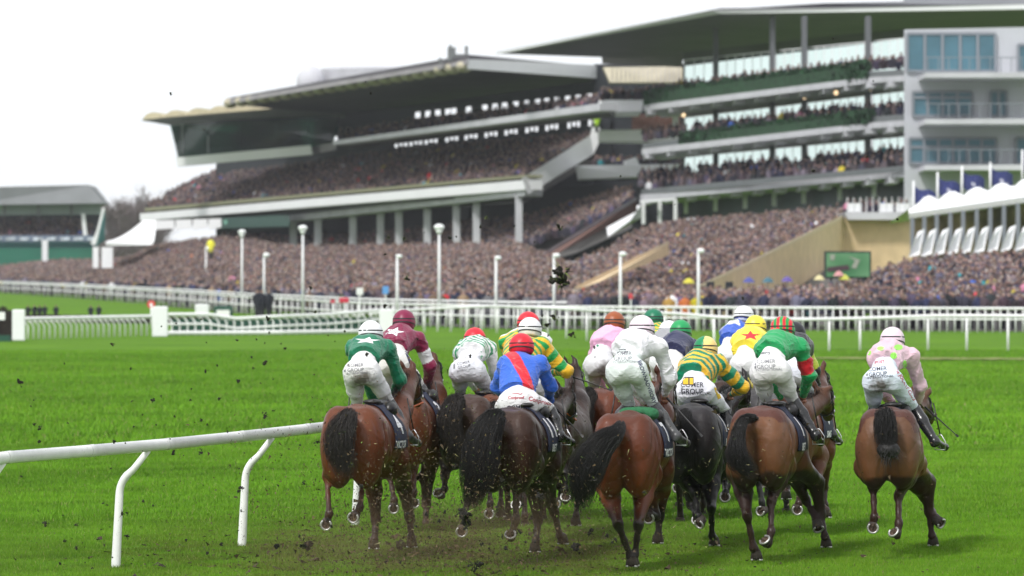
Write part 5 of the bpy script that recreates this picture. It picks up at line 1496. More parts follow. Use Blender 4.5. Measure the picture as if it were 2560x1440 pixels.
        def onflank(TV_, x0, z0, off=.012):
            out = []
            for (tx, ty, _z) in TV_:
                # ty runs up the flank
                ctr = W(x0 + tx, 0, -.34)
                a = math.radians(z0) - ty / .30
                dv = -lf * math.sin(a) + up * math.cos(a)
                h = bc.ray_cast(Vector(ctr + dv * 1.0), Vector(-dv))
                if h[0] is None: h = bt.ray_cast(Vector(ctr + dv * 1.0), Vector(-dv))
                q = np.array(h[0]) if h[0] is not None else ctr + dv * .32
                out.append(q + dv * off)
            return out
        if number:
            tv_, tf_ = text_mesh(number, .33, bold=.012)
            if len(tv_):
                mb = MB(); mb.add(onflank(tv_, 1.19, 66), tf_); mb.build("number", M_cloth_w, so)
        if strip:
            tv_, tf_ = text_mesh(strip, .10, bold=.004)
            mb = MB(); mb.add(onflank(tv_, 1.16, 109), tf_); mb.build("lettering", M_cloth_w, so)
        # saddle
        sv = Vol()
        sv.cone(W(1.10, 0, .005), W(1.50, 0, .0), .06, .045, .05, sq=(up, 1.3))
        for s in (1, -1): sv.ell(W(1.34, .12 * s, -.07), (.13, .07, .09), R, .05)
        sv.ell(W(1.02, 0, .02), (.07, .11, .03), R, .04)
        a_, b_ = sv.mesh(.018, 2)
        me = np_mesh("saddle", a_, b_, M_leather, base=base); link("saddle", me, root)
        if pad:
            pv_ = Vol(); pv_.ell(W(.98, 0, -.005), (.10, .20, .05), R, .04)
            for s in (1, -1): pv_.ell(W(.98, .13 * s, -.04), (.10, .08, .06), R, .04)
            a_, b_ = pv_.mesh(.015, 2); me = np_mesh("saddle_pad", a_, b_, M_greenpad, base=base); link("saddle_pad", me, root)
    return dict(root=root, W=W, fw=fw, lf=lf, base=base, pk=pk, nk=nk, hd=hd, bvh=bt)

def rein(h, pts, m=None, name="rein"):
    mb = MB(); mb.tube(pts, .010, 6); return mb.build(name, m or M_brown_leather, h["root"], smooth=True)

# ================================================================== riders
M_skin = mat("skin", (.48, .24, .17), rough=.5, vary=.1, scale=20)
M_silk = mat("racing_silk", rough=.42, vcol=True, vary=.05, scale=12, fold=.35, sheen=.15, dirt=((.03, .025, .02), 42, .70), spec=.4)
M_breech = mat("white_breeches", rough=.6, vcol=True, vary=.03, scale=8, fold=.25, dirt=((.13, .10, .07), 48, .66), spec=.35)
M_cap = mat("cap_silk", rough=.4, vcol=True, vary=.04, scale=20, fold=.06, spec=.45)
M_boot = mat("black_riding_boot", (.012, .012, .013), rough=.25, vary=.3, scale=12, bump=.15, dirt=((.10, .085, .07), 26, .64), spec=.6)
M_boot_grey = mat("muddy_riding_boot", (.055, .055, .058), rough=.4, vary=.3, scale=12, bump=.15, dirt=((.012, .012, .012), 14, .55), spec=.6)
M_ink = mat("grey_print", (.20, .20, .22), rough=.7)
M_inkd = mat("dark_print", (.03, .03, .05), rough=.7)
M_inkr = mat("red_print", (.45, .03, .06), rough=.7)
M_inkg = mat("green_print", (.02, .25, .12), rough=.7)
M_inky = mat("yellow_print", (.70, .45, .02), rough=.7)
M_inkb = mat("navy_print", (.02, .025, .10), rough=.7)
M_band = mat("black_elastic", (.01, .01, .012), rough=.6)
M_glove = mat("black_glove", (.012, .012, .012), rough=.6)

JT = dict(pel=(0, 0, .75), waist=(.02, -.17, .90), neck=(.06, -.28, 1.28), head=(.07, -.42, 1.42),
          shL=(-.14, -.22, 1.24), shR=(.24, -.21, 1.22), elL=(-.06, .08, 1.42), elR=(.36, .08, 1.36), haL=(.05, .26, 1.72), haR=(.32, .22, 1.66),
          hipL=(-.105, .03, .80), hipR=(.125, .03, .78), knL=(-.10, .32, 1.20), knR=(.30, .31, 1.12),
          anL=(-.16, .62, .98), anR=(.50, .66, .94), toL=(-.14, .72, 1.14), toR=(.58, .74, 1.12))
COMER = "COMER\nGROUP\nINTERNATIONAL"
def rider(key, D, joints, label, silk, cap, breech=(.76, .77, .79), dirt=0, text=True, tint=None, boot=None, gloves=False, skin_hand=True,
          vox=.013, tsize=.052, toff=(0, -.055), tmat=None, fatcap=1.0, body_w=1.0, extra_text=(), bands=True, tw=.0, head_tilt=0.0):
    s = FPX / D
    pel_px = joints["pel"]
    J = {}
    for k, (dx, dy, f) in JT.items():
        if k in joints:
            q = joints[k]; J[k] = P(q[0], q[1], D + (q[2] if len(q) > 2 else f))
        else:
            J[k] = P(pel_px[0] + dx * s, pel_px[1] + dy * s, D + f)
    up = np.array((0, 0, 1.0)); rt = J["shR"] - J["shL"]; rt /= np.linalg.norm(rt)
    base = np.array((J["pel"][0], J["pel"][1], J["pel"][2] - .15))
    spine = J["neck"] - J["waist"]; sl = np.linalg.norm(spine); sp_ = spine / sl
    dors = np.cross(rt, sp_); dors /= np.linalg.norm(dors)
    if dors[2] < 0: dors = -dors
    Rt = np.stack([rt, np.cross(dors, rt), dors])
    chest = J["waist"] * .35 + J["neck"] * .65
    def torso(v, g, st=-.12):
        v.cone(J["waist"] + sp_ * st, chest, .142 * body_w + g, .168 * body_w + g, .05, sq=(dors, 1.08))
        v.cone(chest, J["neck"] - sp_ * .02, .152 + g, .090 + g, .06, sq=(dors, 1.1))
        for q in ("shL", "shR"): v.cone(chest * .45 + J[q] * .55, J[q], .10 + g, .080 + g, .06)
    def arms(v, g):
        for a in ("L", "R"):
            v.cone(J["sh" + a], J["el" + a], .074 + g, .058 + g, .04); v.cone(J["el" + a], J["ha" + a], .058 + g, .034 + g, .03)
            v.ell(J["el" + a], np.ones(3) * (.060 + g), None, .03)
    def lower(v, g, full=False):
        v.ell(J["pel"], (.145 + g, .13 + g, .13 + g), None, .06)
        v.cone(J["pel"] + np.array((0, 0, .02)), J["waist"] + sp_ * .16, .140 + g, .138 + g, .08, sq=(dors, 1.10))
        for a in ("L", "R"):
            v.ell(J["hip" + a] - np.array((0, .02, .0)), (.103 + g, .125 + g, .135 + g), None, .05)
            k = J["kn" + a]; h = J["hip" + a]
            v.cone(h, h + (k - h) * .55, .110 + g, .088 + g, .04); v.cone(h + (k - h) * .55, k, .087 + g, .062 + g, .04)
            if full:
                an, to = J["an" + a], J["to" + a]
                v.cone(k, k + (an - k) * .35, .062 + g, .064 + g, .04); v.cone(k + (an - k) * .35, an, .062 + g, .042 + g, .04)
                v.cone(an - (an - k) / np.linalg.norm(an - k) * .0, to, .045 + g, .034 + g, .04)
    # ---- body: one continuous skin under the clothes
    hd = J["head"]; hf = (hd - J["neck"]); hf[2] *= .35; hf /= np.linalg.norm(hf)      # face looks ahead
    v = Vol(); torso(v, -.058, .08); lower(v, -.045, True)
    for a in ("L", "R"):
        v.cone(J["sh" + a], J["el" + a], .056, .044, .05); v.cone(J["el" + a], J["ha" + a], .044, .028, .03)
    v.cone(J["neck"] - sp_ * .05, hd - hf * .03 - up * .04, .062, .058, .05)
    v.ell(hd - up * .01, (.078, .098, .105), None, .04)
    v.ell(hd + hf * .06 - up * .07, (.052, .05, .06), None, .04)                       # jaw and chin
    v.cone(hd + hf * .10 - up * .01, hd + hf * .125 - up * .045, .012, .018, .02)       # nose
    for sg in (1, -1): v.ell(hd + rt * .082 * sg - up * .025, (.014, .022, .032), None, .02)
    for sg in (1, -1): v.ell(hd + hf * .105 + rt * .034 * sg + up * .0, (.016, .014, .012), None, .015, sub=True)
    v.cone(hd + hf * .118 - up * .085 - rt * .02, hd + hf * .118 - up * .085 + rt * .02, .005, .005, .01, sub=True)
    for a in ("L", "R"):
        e, h = J["el" + a], J["ha" + a]; d = (h - e) / np.linalg.norm(h - e)
        sd = rt * (1 if a == "R" else -1)
        pm = h + d * .045
        dn = np.cross(d, sd); dn /= np.linalg.norm(dn)
        if dn[2] > 0: dn = -dn
        sd2 = np.cross(dn, d)
        v.ell(pm, (.042, .045, .034), None, .02)
        for i, ln in enumerate((.062, .07, .066, .052)):                                # curled fingers
            f0 = pm + d * .025 + sd2 * (.030 - .020 * i); f1 = f0 + d * ln * .5 + dn * .012; f2 = f1 + dn * .035 - d * .012; f3 = f2 - d * .028
            v.cone(f0, f1, .0105, .010, .006); v.cone(f1, f2, .010, .0095, .006); v.cone(f2, f3, .0095, .008, .006)
        t0 = pm - d * .01 - np.cross(dn, d) * (.034 if a == "R" else -.034); v.cone(pm, t0, .015, .013, .01); v.cone(t0, t0 + d * .045 + dn * .01, .012, .009, .006)
    V, Q = v.mesh(vox * .85, 1)
    me = np_mesh("person", V, Q, M_skin, base=base)
    root = link("person", me, base=base)
    tag(root, label, "jockey", "jockeys crouched over their horses")
    # ---- breeches
    v = Vol(); lower(v, .0)
    V, Q = v.mesh(vox, 1)
    N = vnormals(V, Q)
    V = V + N * (folds(V, (1, .2, .35), 15, 1 + len(key)) * .009 + folds(V, (.9, 0, -.6), 24, 5, .4, 3.0) * .006 - .006)[:, None]
    c = np.repeat(np.array(breech)[None], len(V), 0)
    if dirt:
        cc = P(pel_px[0] + dirt[0], pel_px[1] + dirt[1], D + .62); dd = np.sqrt((((V - cc) / np.array((.105, .3, .085)) / dirt[2]) ** 2).sum(1))
        m = np.clip(1.5 - dd + .5 * wob(V, 40, 4) + .3 * wob(V, 90, 7), 0, 1)[:, None] * .85
        c = c * (1 - m) + np.array((.10, .075, .05)) * m
    me = np_mesh("breeches", V, Q, M_breech, base=base, vcol=c)
    bo = link("breeches", me, root)
    bb = bvh_of(V, Q)
    view = lambda p: (p - np.array((0, 0, CAMZ))) / np.linalg.norm(p - np.array((0, 0, CAMZ)))
    def print_on(txt, px, py, size, m, bold=0.0, rot=0.0, shape=None, tree=bb, parent=bo, nm="lettering", off=.004):
        if shape is not None:
            V2 = np.array([(a, b, 0) for a, b in shape]); F2 = [list(range(len(V2)))]
            bm = bmesh.new(); vs = [bm.verts.new(q) for q in V2]; bm.faces.new(vs); bmesh.ops.triangulate(bm, faces=bm.faces[:])
            for _ in range(4):
                es = [e for e in bm.edges if e.calc_length() > .03]
                if not es: break
                bmesh.ops.subdivide_edges(bm, edges=es, cuts=1); bmesh.ops.triangulate(bm, faces=bm.faces[:])
            bm.verts.index_update(); V2 = np.array([q.co[:] for q in bm.verts]); F2 = [[q.index for q in f.verts] for f in bm.faces]; bm.free()
        else:
            V2, F2 = text_mesh(txt, size, bold=bold)
        if not len(V2): return
        cr, srn = math.cos(rot), math.sin(rot); out = []; last = None
        for (a, b, _) in V2:
            a, b = a * cr - b * srn, a * srn + b * cr
            q = P(px + a * s, py - b * s, D + .2); dv = view(q)
            h = tree.ray_cast(Vector(q), Vector(dv), 2.5)
            if h[0] is not None: last = np.array(h[0]); out.append(last - dv * off)
            else: out.append(None)
        if all(o is None for o in out): return
        ok = [o is not None for o in out]
        F2 = [f for f in F2 if all(ok[i] for i in f)]
        if not F2: return
        out = [o if o is not None else last for o in out]
        mb = MB(); mb.add(out, F2); mb.build(nm, m, parent)
    if text:
        ox, oy = toff
        tx, ty = pel_px[0] + ox * s, pel_px[1] + oy * s
        big = tsize
        m = tmat or M_ink
        print_on("COMER\nGROUP", tx - .012 * s, ty - .012 * s, big, m, bold=.0004, rot=tw)
        print_on("INTERNATIONAL", tx + .02 * s, ty + .046 * s, big * .62, m, bold=.0, rot=tw)
        print_on(None, 0, 0, 0, m) if False else None
        print_on(None, tx - .115 * s, ty + .0 * s, 0, M_ink, shape=[(-.018, -.035), (.0, -.035), (.0, .03), (-.018, .012)], nm="emblem")
    for (t_, px, py, sz, m_, r_) in extra_text: print_on(t_, px, py, sz, m_, bold=.001, rot=r_)
    # ---- jacket
    v = Vol(); torso(v, .022)
    arms(v, .012)
    ws = J["waist"] - sp_ * .055
    ny = sp_
    V, Q = v.mesh(vox, 1, clip=lambda X, Y, Z: -((X - ws[0]) * ny[0] + (Y - ws[1]) * ny[1] + (Z - ws[2]) * ny[2]) + 0.0)
    N = vnormals(V, Q)
    V = V + N * (folds(V, sp_ + rt * .4, 12, int(D * 7) % 20) * .020 + folds(V, sp_ - rt * .7, 21, int(D * 3) % 20, .4, 3.0) * .010 + wob(V, 7, 3, 3) * .008 - .012)[:, None]
    tS = ((V - J["waist"]) @ sp_) / sl
    u = ((V - J["waist"]) @ rt) / .22
    def seg(V, a, b):
        ba = b - a; t = np.clip((V - a) @ ba / (ba @ ba), 0, 1); return np.linalg.norm(V - a - t[:, None] * ba, axis=1), t
    dT, _ = seg(V, J["waist"], J["neck"]); dT = dT - .17
    arm = np.zeros(len(V), int); ta = np.zeros(len(V)); best = dT.copy()
    for i, a in enumerate(("L", "R")):
        for j, (p0, p1) in enumerate((("sh", "el"), ("el", "ha"))):
            d, t = seg(V, J[p0 + a], J[p1 + a]); d = d - .075
            m = d < best - (.01 if j == 0 else 0)
            if j == 0: m &= t > .12
            arm[m] = i + 1; ta[m] = t[m] + j; best[m] = d[m]
    c = np.array(silk(dict(V=V, t=tS, u=u, arm=arm, ta=ta, N=N, s=s, D=D, J=J, px=1280 + V[:, 0] / (V[:, 1]) * FPX, py=800 - (V[:, 2] - CAMZ) / V[:, 1] * FPX)))
    if gloves:
        pass
    me = np_mesh("jacket", V, Q, M_silk, base=base, vcol=c)
    jo = link("jacket", me, root)
    jb = bvh_of(V, Q)
    # ---- cap over a helmet
    fr = np.array((hf[0], hf[1], 0)); fr /= np.linalg.norm(fr); sr = np.cross(fr, up)
    tl = np.array((0, 0, 1.0)) * math.cos(.25 + head_tilt) + fr * math.sin(.25 + head_tilt); fr2 = fr * math.cos(.25 + head_tilt) - up * math.sin(.25 + head_tilt)
    Rc = np.stack([sr, fr2, tl])
    hc = hd + up * .015
    v = Vol(); v.ell(hc, np.array((.136, .160, .146)) * fatcap, Rc, .02)
    v.ell(hc + fr2 * .12 - tl * .03, (.10, .09, .018), Rc, .02)
    lowp = hc - tl * .085
    V, Q = v.mesh(min(vox, .011), 1, clip=lambda X, Y, Z: -((X - lowp[0]) * tl[0] + (Y - lowp[1]) * tl[1] + (Z - lowp[2]) * tl[2]))
    N = vnormals(V, Q); V = V + N * (np.abs(wob(V, 30, 2)) * .004)[:, None]
    lc = (V - hc) @ Rc.T / (.14 * fatcap)
    c = np.array(cap(lc, V))
    me = np_mesh("cap", V, Q, M_cap, base=base, vcol=c)
    co = link("cap", me, root)
    if bands:
        mb = MB()
        for (tz, tilt, r) in ((-.035, .0, 1.0), (.035, .35, .985)):
            ring = []
            for a in np.linspace(0, 2 * math.pi, 33):
                zz = tz + .05 * math.cos(a) * math.sin(tilt) * 2
                rr = math.sqrt(max(0, 1 - (zz / .146) ** 2)) * 1.045 * r * fatcap
                ring.append(hc + sr * math.sin(a) * .134 * rr + fr2 * math.cos(a) * .158 * rr + tl * zz)
            k = len(ring)
            a_ = [q + tl * .007 for q in ring]; b_ = [q - tl * .007 for q in ring]
            mb.add(a_ + b_, [(i, i + 1, k + i + 1, k + i) for i in range(k - 1)])
        g = mb.build("goggle_strap", M_band, root); md = g.modifiers.new("thick", 'SOLIDIFY'); md.thickness = .004
    # ---- boots
    for a in ("L", "R"):
        k, an, to = J["kn" + a], J["an" + a], J["to" + a]
        v = Vol()
        st_ = k + (an - k) * .05
        v.cone(st_, k + (an - k) * .38, .066, .068, .03); v.cone(k + (an - k) * .38, an, .064, .044, .03)
        d = (to - an); d /= np.linalg.norm(d)
        v.ell(an - d * .02, (.045, .05, .05), None, .03)
        v.cone(an, to, .046, .038, .04); v.ell(to, (.042, .05, .036), None, .03)
        v.ell(an - d * .035 - up * .045, (.032, .035, .022), None, .015)
        V, Q = v.mesh(vox, 1)
        me = np_mesh("boot", V, Q, boot or M_boot, base=base); b_ = link("boot", me, root)
        if a == "R" or True:
            mb = MB(); c0 = (an + to) * .5; sd = np.cross(d, up); sd /= np.linalg.norm(sd)
            loop = [c0 - up * .055 + sd * .062, c0 + up * .03 + sd * .066, c0 + up * .10 + sd * .02, c0 + up * .115, c0 + up * .10 - sd * .02, c0 + up * .03 - sd * .066, c0 - up * .055 - sd * .062, c0 - up * .055 + sd * .062]
            mb.tube(loop, .006, 6); mb.tube([c0 + up * .115, c0 + up * .35 + (k - c0) * .25], .008, 5, 1)
            mb.build("stirrup", [M_steel, M_leather], b_, smooth=True)
    if gloves:
        for a in ("L", "R"):
            e, h = J["el" + a], J["ha" + a]; d = (h - e) / np.linalg.norm(h - e)
            v = Vol(); v.cone(h - d * .05, h + d * .03, .040, .042, .02)
            pm = h + d * .045; v.ell(pm, (.047, .05, .039), None, .02)
            sd2 = np.cross(np.array((0, 0, -1.0)), d)
            for i in range(4): v.cone(pm + d * .02 + sd2 * (.03 - .02 * i), pm + d * .062 + sd2 * (.03 - .02 * i) - up * .02, .013, .012, .006)
            V, Q = v.mesh(.010, 1); me = np_mesh("glove", V, Q, M_glove, base=base); link("glove", me, root)
    return dict(root=root, J=J, print_on=print_on, jb=jb, jo=jo, s=s, D=D, base=base)

def whip(a, b, label):
    a = np.asarray(a); b = np.asarray(b)
    mb = MB(); mb.tube([a - (b - a) * .06, a + (b - a) * .28], [.013, .012], 8, 1); mb.tube([a + (b - a) * .28, a + (b - a) * .9, a + (b - a) * .93], [.0085, .0055, .006], 8, 0)
    d = (b - a); sd = np.cross(d, (0, 1, 0)); sd /= np.linalg.norm(sd)
    base = np.array(a)
    o = mb.build("whip", [M_leather, M_glove], base=base, smooth=True)
    fb = MB(); p, q = a + d * .92, b
    fb.hexa([p - sd * .011 + np.array((0, -.004, 0)), q - sd * .013 + np.array((0, -.004, 0)), q - sd * .013 + np.array((0, .004, 0)), p - sd * .011 + np.array((0, .004, 0)),
             p + sd * .011 + np.array((0, -.004, 0)), q + sd * .013 + np.array((0, -.004, 0)), q + sd * .013 + np.array((0, .004, 0)), p + sd * .011 + np.array((0, .004, 0))])
    fb.build("flap", M_leather, o)
    return tag(o, label, "whip", "whips carried by the jockeys")

# ================================================================== the field: colours
C_BAY = dict(body=(.135, .036, .011), top=(.085, .026, .012), leg=(.035, .017, .012), thigh=(.11, .032, .013), lz=-.80)
C_BRIGHT = dict(body=(.140, .032, .010), top=(.075, .024, .014), leg=(.012, .008, .007), thigh=(.17, .043, .014), lz=-.86)
C_DARK = dict(body=(.060, .022, .011), top=(.030, .015, .011), leg=(.018, .011, .008), lz=-.62)
C_BROWN = dict(body=(.055, .025, .016), top=(.035, .018, .013), leg=(.022, .013, .010), lz=-.60)
C_BLACK = dict(body=(.015, .012, .013), top=(.019, .017, .020), leg=(.006, .005, .005), lz=-.62)
C_CLIP = dict(body=(.175, .072, .032), top=(.14, .05, .02), clip=(.090, .026, .016), leg=(.030, .014, .010), thigh=(.15, .055, .022), lz=-.66)
C_CLIP2 = dict(body=(.175, .078, .038), top=(.13, .05, .022), clip=(.085, .028, .018), leg=(.032, .012, .008), thigh=(.18, .07, .028), lz=-.70)

C_BAY['body'] = tuple(0.74 * q for q in C_BAY['body'])
C_BRIGHT['body'] = tuple(0.79 * q for q in C_BRIGHT['body'])
C_DARK['body'] = tuple(0.65 * q for q in C_DARK['body'])
C_BROWN['body'] = tuple(0.72 * q for q in C_BROWN['body'])
C_CLIP['body'] = tuple(0.77 * q for q in C_CLIP['body'])
C_CLIP2['body'] = tuple(0.79 * q for q in C_CLIP2['body'])
for c_ in (C_BRIGHT, C_CLIP, C_CLIP2, C_DARK):
    for k_ in ('body', 'top', 'thigh', 'clip', 'leg'):
        if k_ in c_: c_[k_] = tuple(.84 * q for q in c_[k_])
def arr(c, n): return np.repeat(np.array(c, float)[None], n, 0)
EMER = srgb(0, 108, 76); KELLY = srgb(20, 150, 72); GOLD = (.82, .47, .02); WHITE = (.78, .78, .80); RED = (.72, .015, .03); ROYAL = (.03, .13, .62)
MAROON = (.20, .008, .05); PINK = (.80, .42, .62); PALEPINK = (.72, .47, .55); NAVY = (.022, .025, .075); BLACK = (.012, .012, .016); LIME = (.35, .85, .12)
YEL = (.90, .72, .06)

def plain(c, cuff=None):
    def f(k):
        o = arr(c, len(k["V"]))
        return o
    return f
def armband(base, c, lo, hi, extra=None, sleeve=None):
    def f(k):
        o = arr(base, len(k["V"]))
        if sleeve is not None: o[k["arm"] > 0] = sleeve
        m = (k["arm"] > 0) & (k["ta"] > lo) & (k["ta"] < hi); o[m] = c
        if extra: o = extra(k, o)
        return o
    return f
def hoops(c1, c2, n, ph=0.0, na=3.2, c3=None, sleeve=None):
    def f(k):
        o = arr(c1, len(k["V"]))
        w_ = .02 * wob(k["V"], 9, 2)
        m = np.mod((k["t"] + w_) * n + ph, 1) > .5; o[m & (k["arm"] == 0)] = c2
        if sleeve is not None: o[k["arm"] > 0] = sleeve
        else:
            m = np.mod(k["ta"] * na + .25, 1) > .5; o[m & (k["arm"] > 0)] = c2
        return o
    return f
def sash(base, c, u0, slope, wd, cuffs=None):
    def f(k):
        o = arr(base, len(k["V"]))
        x = k["u"] - u0 - slope * (.5 - k["t"])
        o[(np.abs(x) < wd) & (k["arm"] == 0)] = c
        return o
    return f

def cap1(c): return lambda lc, V: arr(c, len(V))
def cap_top(c, c2, r=.35):
    def f(lc, V):
        o = arr(c, len(V)); a = np.arctan2(lc[:, 1], lc[:, 0]); rr = np.hypot(lc[:, 0], lc[:, 1])
        o[(rr < r + .16 * np.cos(5 * a)) & (lc[:, 2] > 0)] = c2
        return o
    return f
def cap_stripes(c, c2, n=3.2, ph=.2):
    def f(lc, V):
        o = arr(c, len(V)); o[np.mod(lc[:, 0] * n + ph, 1) > .5] = c2
        return o
    return f
def cap_half(c, c2):
    def f(lc, V):
        o = arr(c, len(V)); o[lc[:, 0] > .02] = c2; return o
    return f
def cap_band(c, c2, lo=-.30, hi=-.12):
    def f(lc, V):
        o = arr(c, len(V)); o[(lc[:, 2] > lo) & (lc[:, 2] < hi)] = c2; return o
    return f

ELL = [(math.cos(a) , math.sin(a)) for a in np.linspace(0, 2 * math.pi, 15)[:-1]]
def shp(pts, sx, sy): return [(a * sx, b * sy) for a, b in pts]
M_inkw = mat("white_ink", (.78, .78, .80), rough=.6)
M_inklime = mat("lime_ink", LIME, rough=.5)
M_inkred = mat("red_ink", (.72, .02, .03), rough=.5)

def D_of(s): return FPX / s

# ------------------------------------------------ 1 nearest the rail: emerald and white
h1 = horse("h1", 48.6, (887, 1014), 14, "bay horse nearest the curved white rail, muddy grey tail, under the emerald jockey",
    C_BAY, vox=.0165, tail=[(872, 1040, -.10), (851, 1085, -.16), (847, 1130, -.14), (866, 1180, -.10)], tailr=[.075, .125, .120, .05], tailn=800, tailmat=M_tail_grey,
    head=(1024, 938, 2.2), nose=(1042, 1006), ears=[(1022, 894), None], number="4", strip="VICTOR",
    legs=dict(HL=dict(j=[(838, 1128, .42), (817, 1190, .12), (823, 1284, -.10), (815, 1312, -.16)], n=(-.05, -1, -.12), heel=(.05, 0, 1)),
              HR=dict(j=[(944, 1135, .5), (908, 1198, .22), (900, 1268, .0), (883, 1294, -.06)], n=(-.25, -1, -.1), heel=(.25, 0, 1)),
              FL=dict(j=[(935, 1225, 1.50), (940, 1300, 1.55), (936, 1350, 1.45), (935, 1370, 1.45)]),
              FR=dict(j=[(1010, 1212, 1.60), (1024, 1292, 1.75), (1028, 1344, 1.72), (1030, 1366, 1.75)])))
r1 = rider("r1", 48.9, dict(pel=(903, 930), waist=(912, 893, .92), neck=(925, 862, 1.25), head=(927, 838, 1.42), shL=(886, 872, 1.18), shR=(968, 872, 1.22),
        elR=(1000, 948, 1.34), haR=(978, 1000, 1.62), elL=(905, 930, 1.45), haL=(938, 1006, 1.75), hipL=(883, 935), hipR=(928, 932), knL=(893, 1010, 1.14), knR=(972, 1004, 1.10),
        anR=(1022, 1092, .92), toR=(1045, 1108, 1.10)),
    "jockey in emerald green jacket with muddy white breeches, nearest the curved rail", plain(EMER), cap_top(WHITE, EMER, .28), dirt=(-.0, 22, 1.0), vox=.0115, boot=M_boot_grey, breech=(.74, .73, .73), toff=(-.05, -.035), tw=.05)
r1["print_on"](None, 918, 851, 0, M_inkw, shape=shp(star_pts(rot=1.4), .15, .038), tree=r1["jb"], parent=r1["jo"], nm="emblem")
rein(h1, [r1["J"]["haR"], P(1003, 1008, 48.6 + 1.9), P(1030, 1018, 48.6 + 2.3), h1["nk"] + h1["lf"] * -.07], M_orange)

# ------------------------------------------------ 2 maroon with the white armband
h2 = horse("h2", 53.2, (1003, 982), 13, "brown horse just ahead of the rail-side bay, ridden by the jockey in maroon",
    C_BAY, head=(1080, 912, 2.2), nose=(1092, 962), ears=[(1075, 872), None], number="3", strip="BET", tail=[(985, 1010, -.1), (975, 1070, -.15), (985, 1120, -.1)], tailr=[.07, .10, .05],
    legs=dict(HL=dict(j=[(968, 1130, .45), (975, 1190, .2), (985, 1250, .0), (984, 1272, -.05)], n=(0, -1, -.3), heel=(0, 0, 1)),
              HR=dict(j=[(1045, 1110, .5), (1035, 1170, .25), (1034, 1230, .05), (1037, 1258, .0)], n=(.5, -.8, -.1), heel=(0, 0, 1)),
              FL=dict(j=[(1020, 1200, 1.6), (1028, 1260, 1.7), (1028, 1300, 1.65), (1028, 1318, 1.65)]),
              FR=dict(j=[(1068, 1190, 1.6), (1066, 1262, 1.65), (1064, 1310, 1.55), (1064, 1330, 1.55)])))
r2 = rider("r2", 53.2, dict(pel=(985, 905), waist=(985, 868, .92), neck=(1005, 838, 1.28), head=(1010, 808, 1.42), shL=(972, 852, 1.2), shR=(1044, 848, 1.22), elR=(1074, 912, 1.32), haR=(1068, 962, 1.6),
        elL=(985, 900, 1.4), haL=(1025, 955, 1.7), hipR=(1005, 912), hipL=(962, 912), knR=(1050, 965, 1.12), anR=(1094, 1042, .95), toR=(1108, 1060, 1.10)),
    "jockey in maroon jacket and cap with a white armband", armband(MAROON, WHITE, .42, .85), cap_top(MAROON, WHITE, .16), boot=M_boot_grey, breech=(.74, .72, .70), text=False, bands=True,
    extra_text=[("COMER\nGROUP", 975, 876, .05, M_inkd, .1)])
r2["print_on"](None, 985, 829, 0, M_inkw, shape=shp(star_pts(rot=1.2), .13, .055), tree=r2["jb"], parent=r2["jo"], nm="emblem")
r2["print_on"](None, 1028, 915, 0, M_inkb, shape=[(-.075, .17), (-.045, .18), (.085, -.15), (.05, -.16)], nm="emblem")

# ------------------------------------------------ 3 white with green hoops, red cap
h3 = horse("h3", 54.2, (1172, 990), 14, "dark brown horse with wind-blown tail, ridden by the jockey in white with green hoops",
    C_BROWN, tail=[(1140, 1000, -.1), (1122, 1050, -.18), (1135, 1110, -.16), (1150, 1150, -.10)], tailr=[.08, .12, .10, .03], tailn=700, tailmat=M_tail_grey, number="5", strip="BET",
    legs=dict(HL=dict(j=[(1125, 1120, .4), (1112, 1190, .1), (1112, 1222, -.1), (1095, 1232, -.16)], n=(-.2, -.75, .55), heel=(.9, 0, .4)),
              HR=dict(j=[(1215, 1120, .5), (1222, 1190, .2), (1226, 1258, .0), (1223, 1285, -.05)], n=(0, -1, -.15), heel=(0, 0, 1))))
r3 = rider("r3", 54.2, dict(pel=(1168, 925), waist=(1178, 882, .95), neck=(1186, 868, 1.25), head=(1187, 852, 1.42), shL=(1152, 880, 1.15), shR=(1222, 872, 1.2), elR=(1236, 925, 1.35), haR=(1222, 968, 1.62),
        elL=(1148, 925, 1.4), haL=(1186, 970, 1.7), hipL=(1146, 930), hipR=(1192, 928), knL=(1152, 980, 1.15), knR=(1218, 972, 1.12)),
    "jockey in white jacket with green hoops on the back and a red cap", hoops(WHITE, srgb(30, 140, 90), 4.6, .1, sleeve=WHITE), cap1(RED), breech=(.70, .71, .76), tsize=.046, boot=M_boot, toff=(-.03, -.05), tw=.18)

# ------------------------------------------------ 6 and 5 behind the blue jockey
h6 = horse("h6", 54.6, (1262, 985), 14, "bay horse hidden behind the dark horse of the blue jockey", C_BAY, tailn=150,
    legs=dict(HL=dict(j=[(1248, 1140, .45), (1252, 1195, .2), (1252, 1262, .1), (1252, 1290, .1)]),
              HR=dict(j=[(1300, 1140, .5), (1310, 1200, .2), (1312, 1290, .1), (1312, 1320, .1)], n=(0, -.9, -.3), heel=(0, 0, 1))))
r6 = rider("r6", 54.6, dict(pel=(1290, 925), waist=(1290, 880, .92), neck=(1312, 842, 1.28), head=(1321, 812, 1.42), shL=(1268, 856, 1.2), shR=(1355, 850, 1.2), elR=(1378, 905, 1.35)),
    "jockey in green and gold with red cap, mostly hidden behind the white-capped one", lambda k: np.where(((k["t"] > .62) & (k["arm"] == 0))[:, None], arr(WHITE, len(k["V"])), hoops(KELLY, GOLD, 4.2, .3)(k)), cap1(RED), text=False)
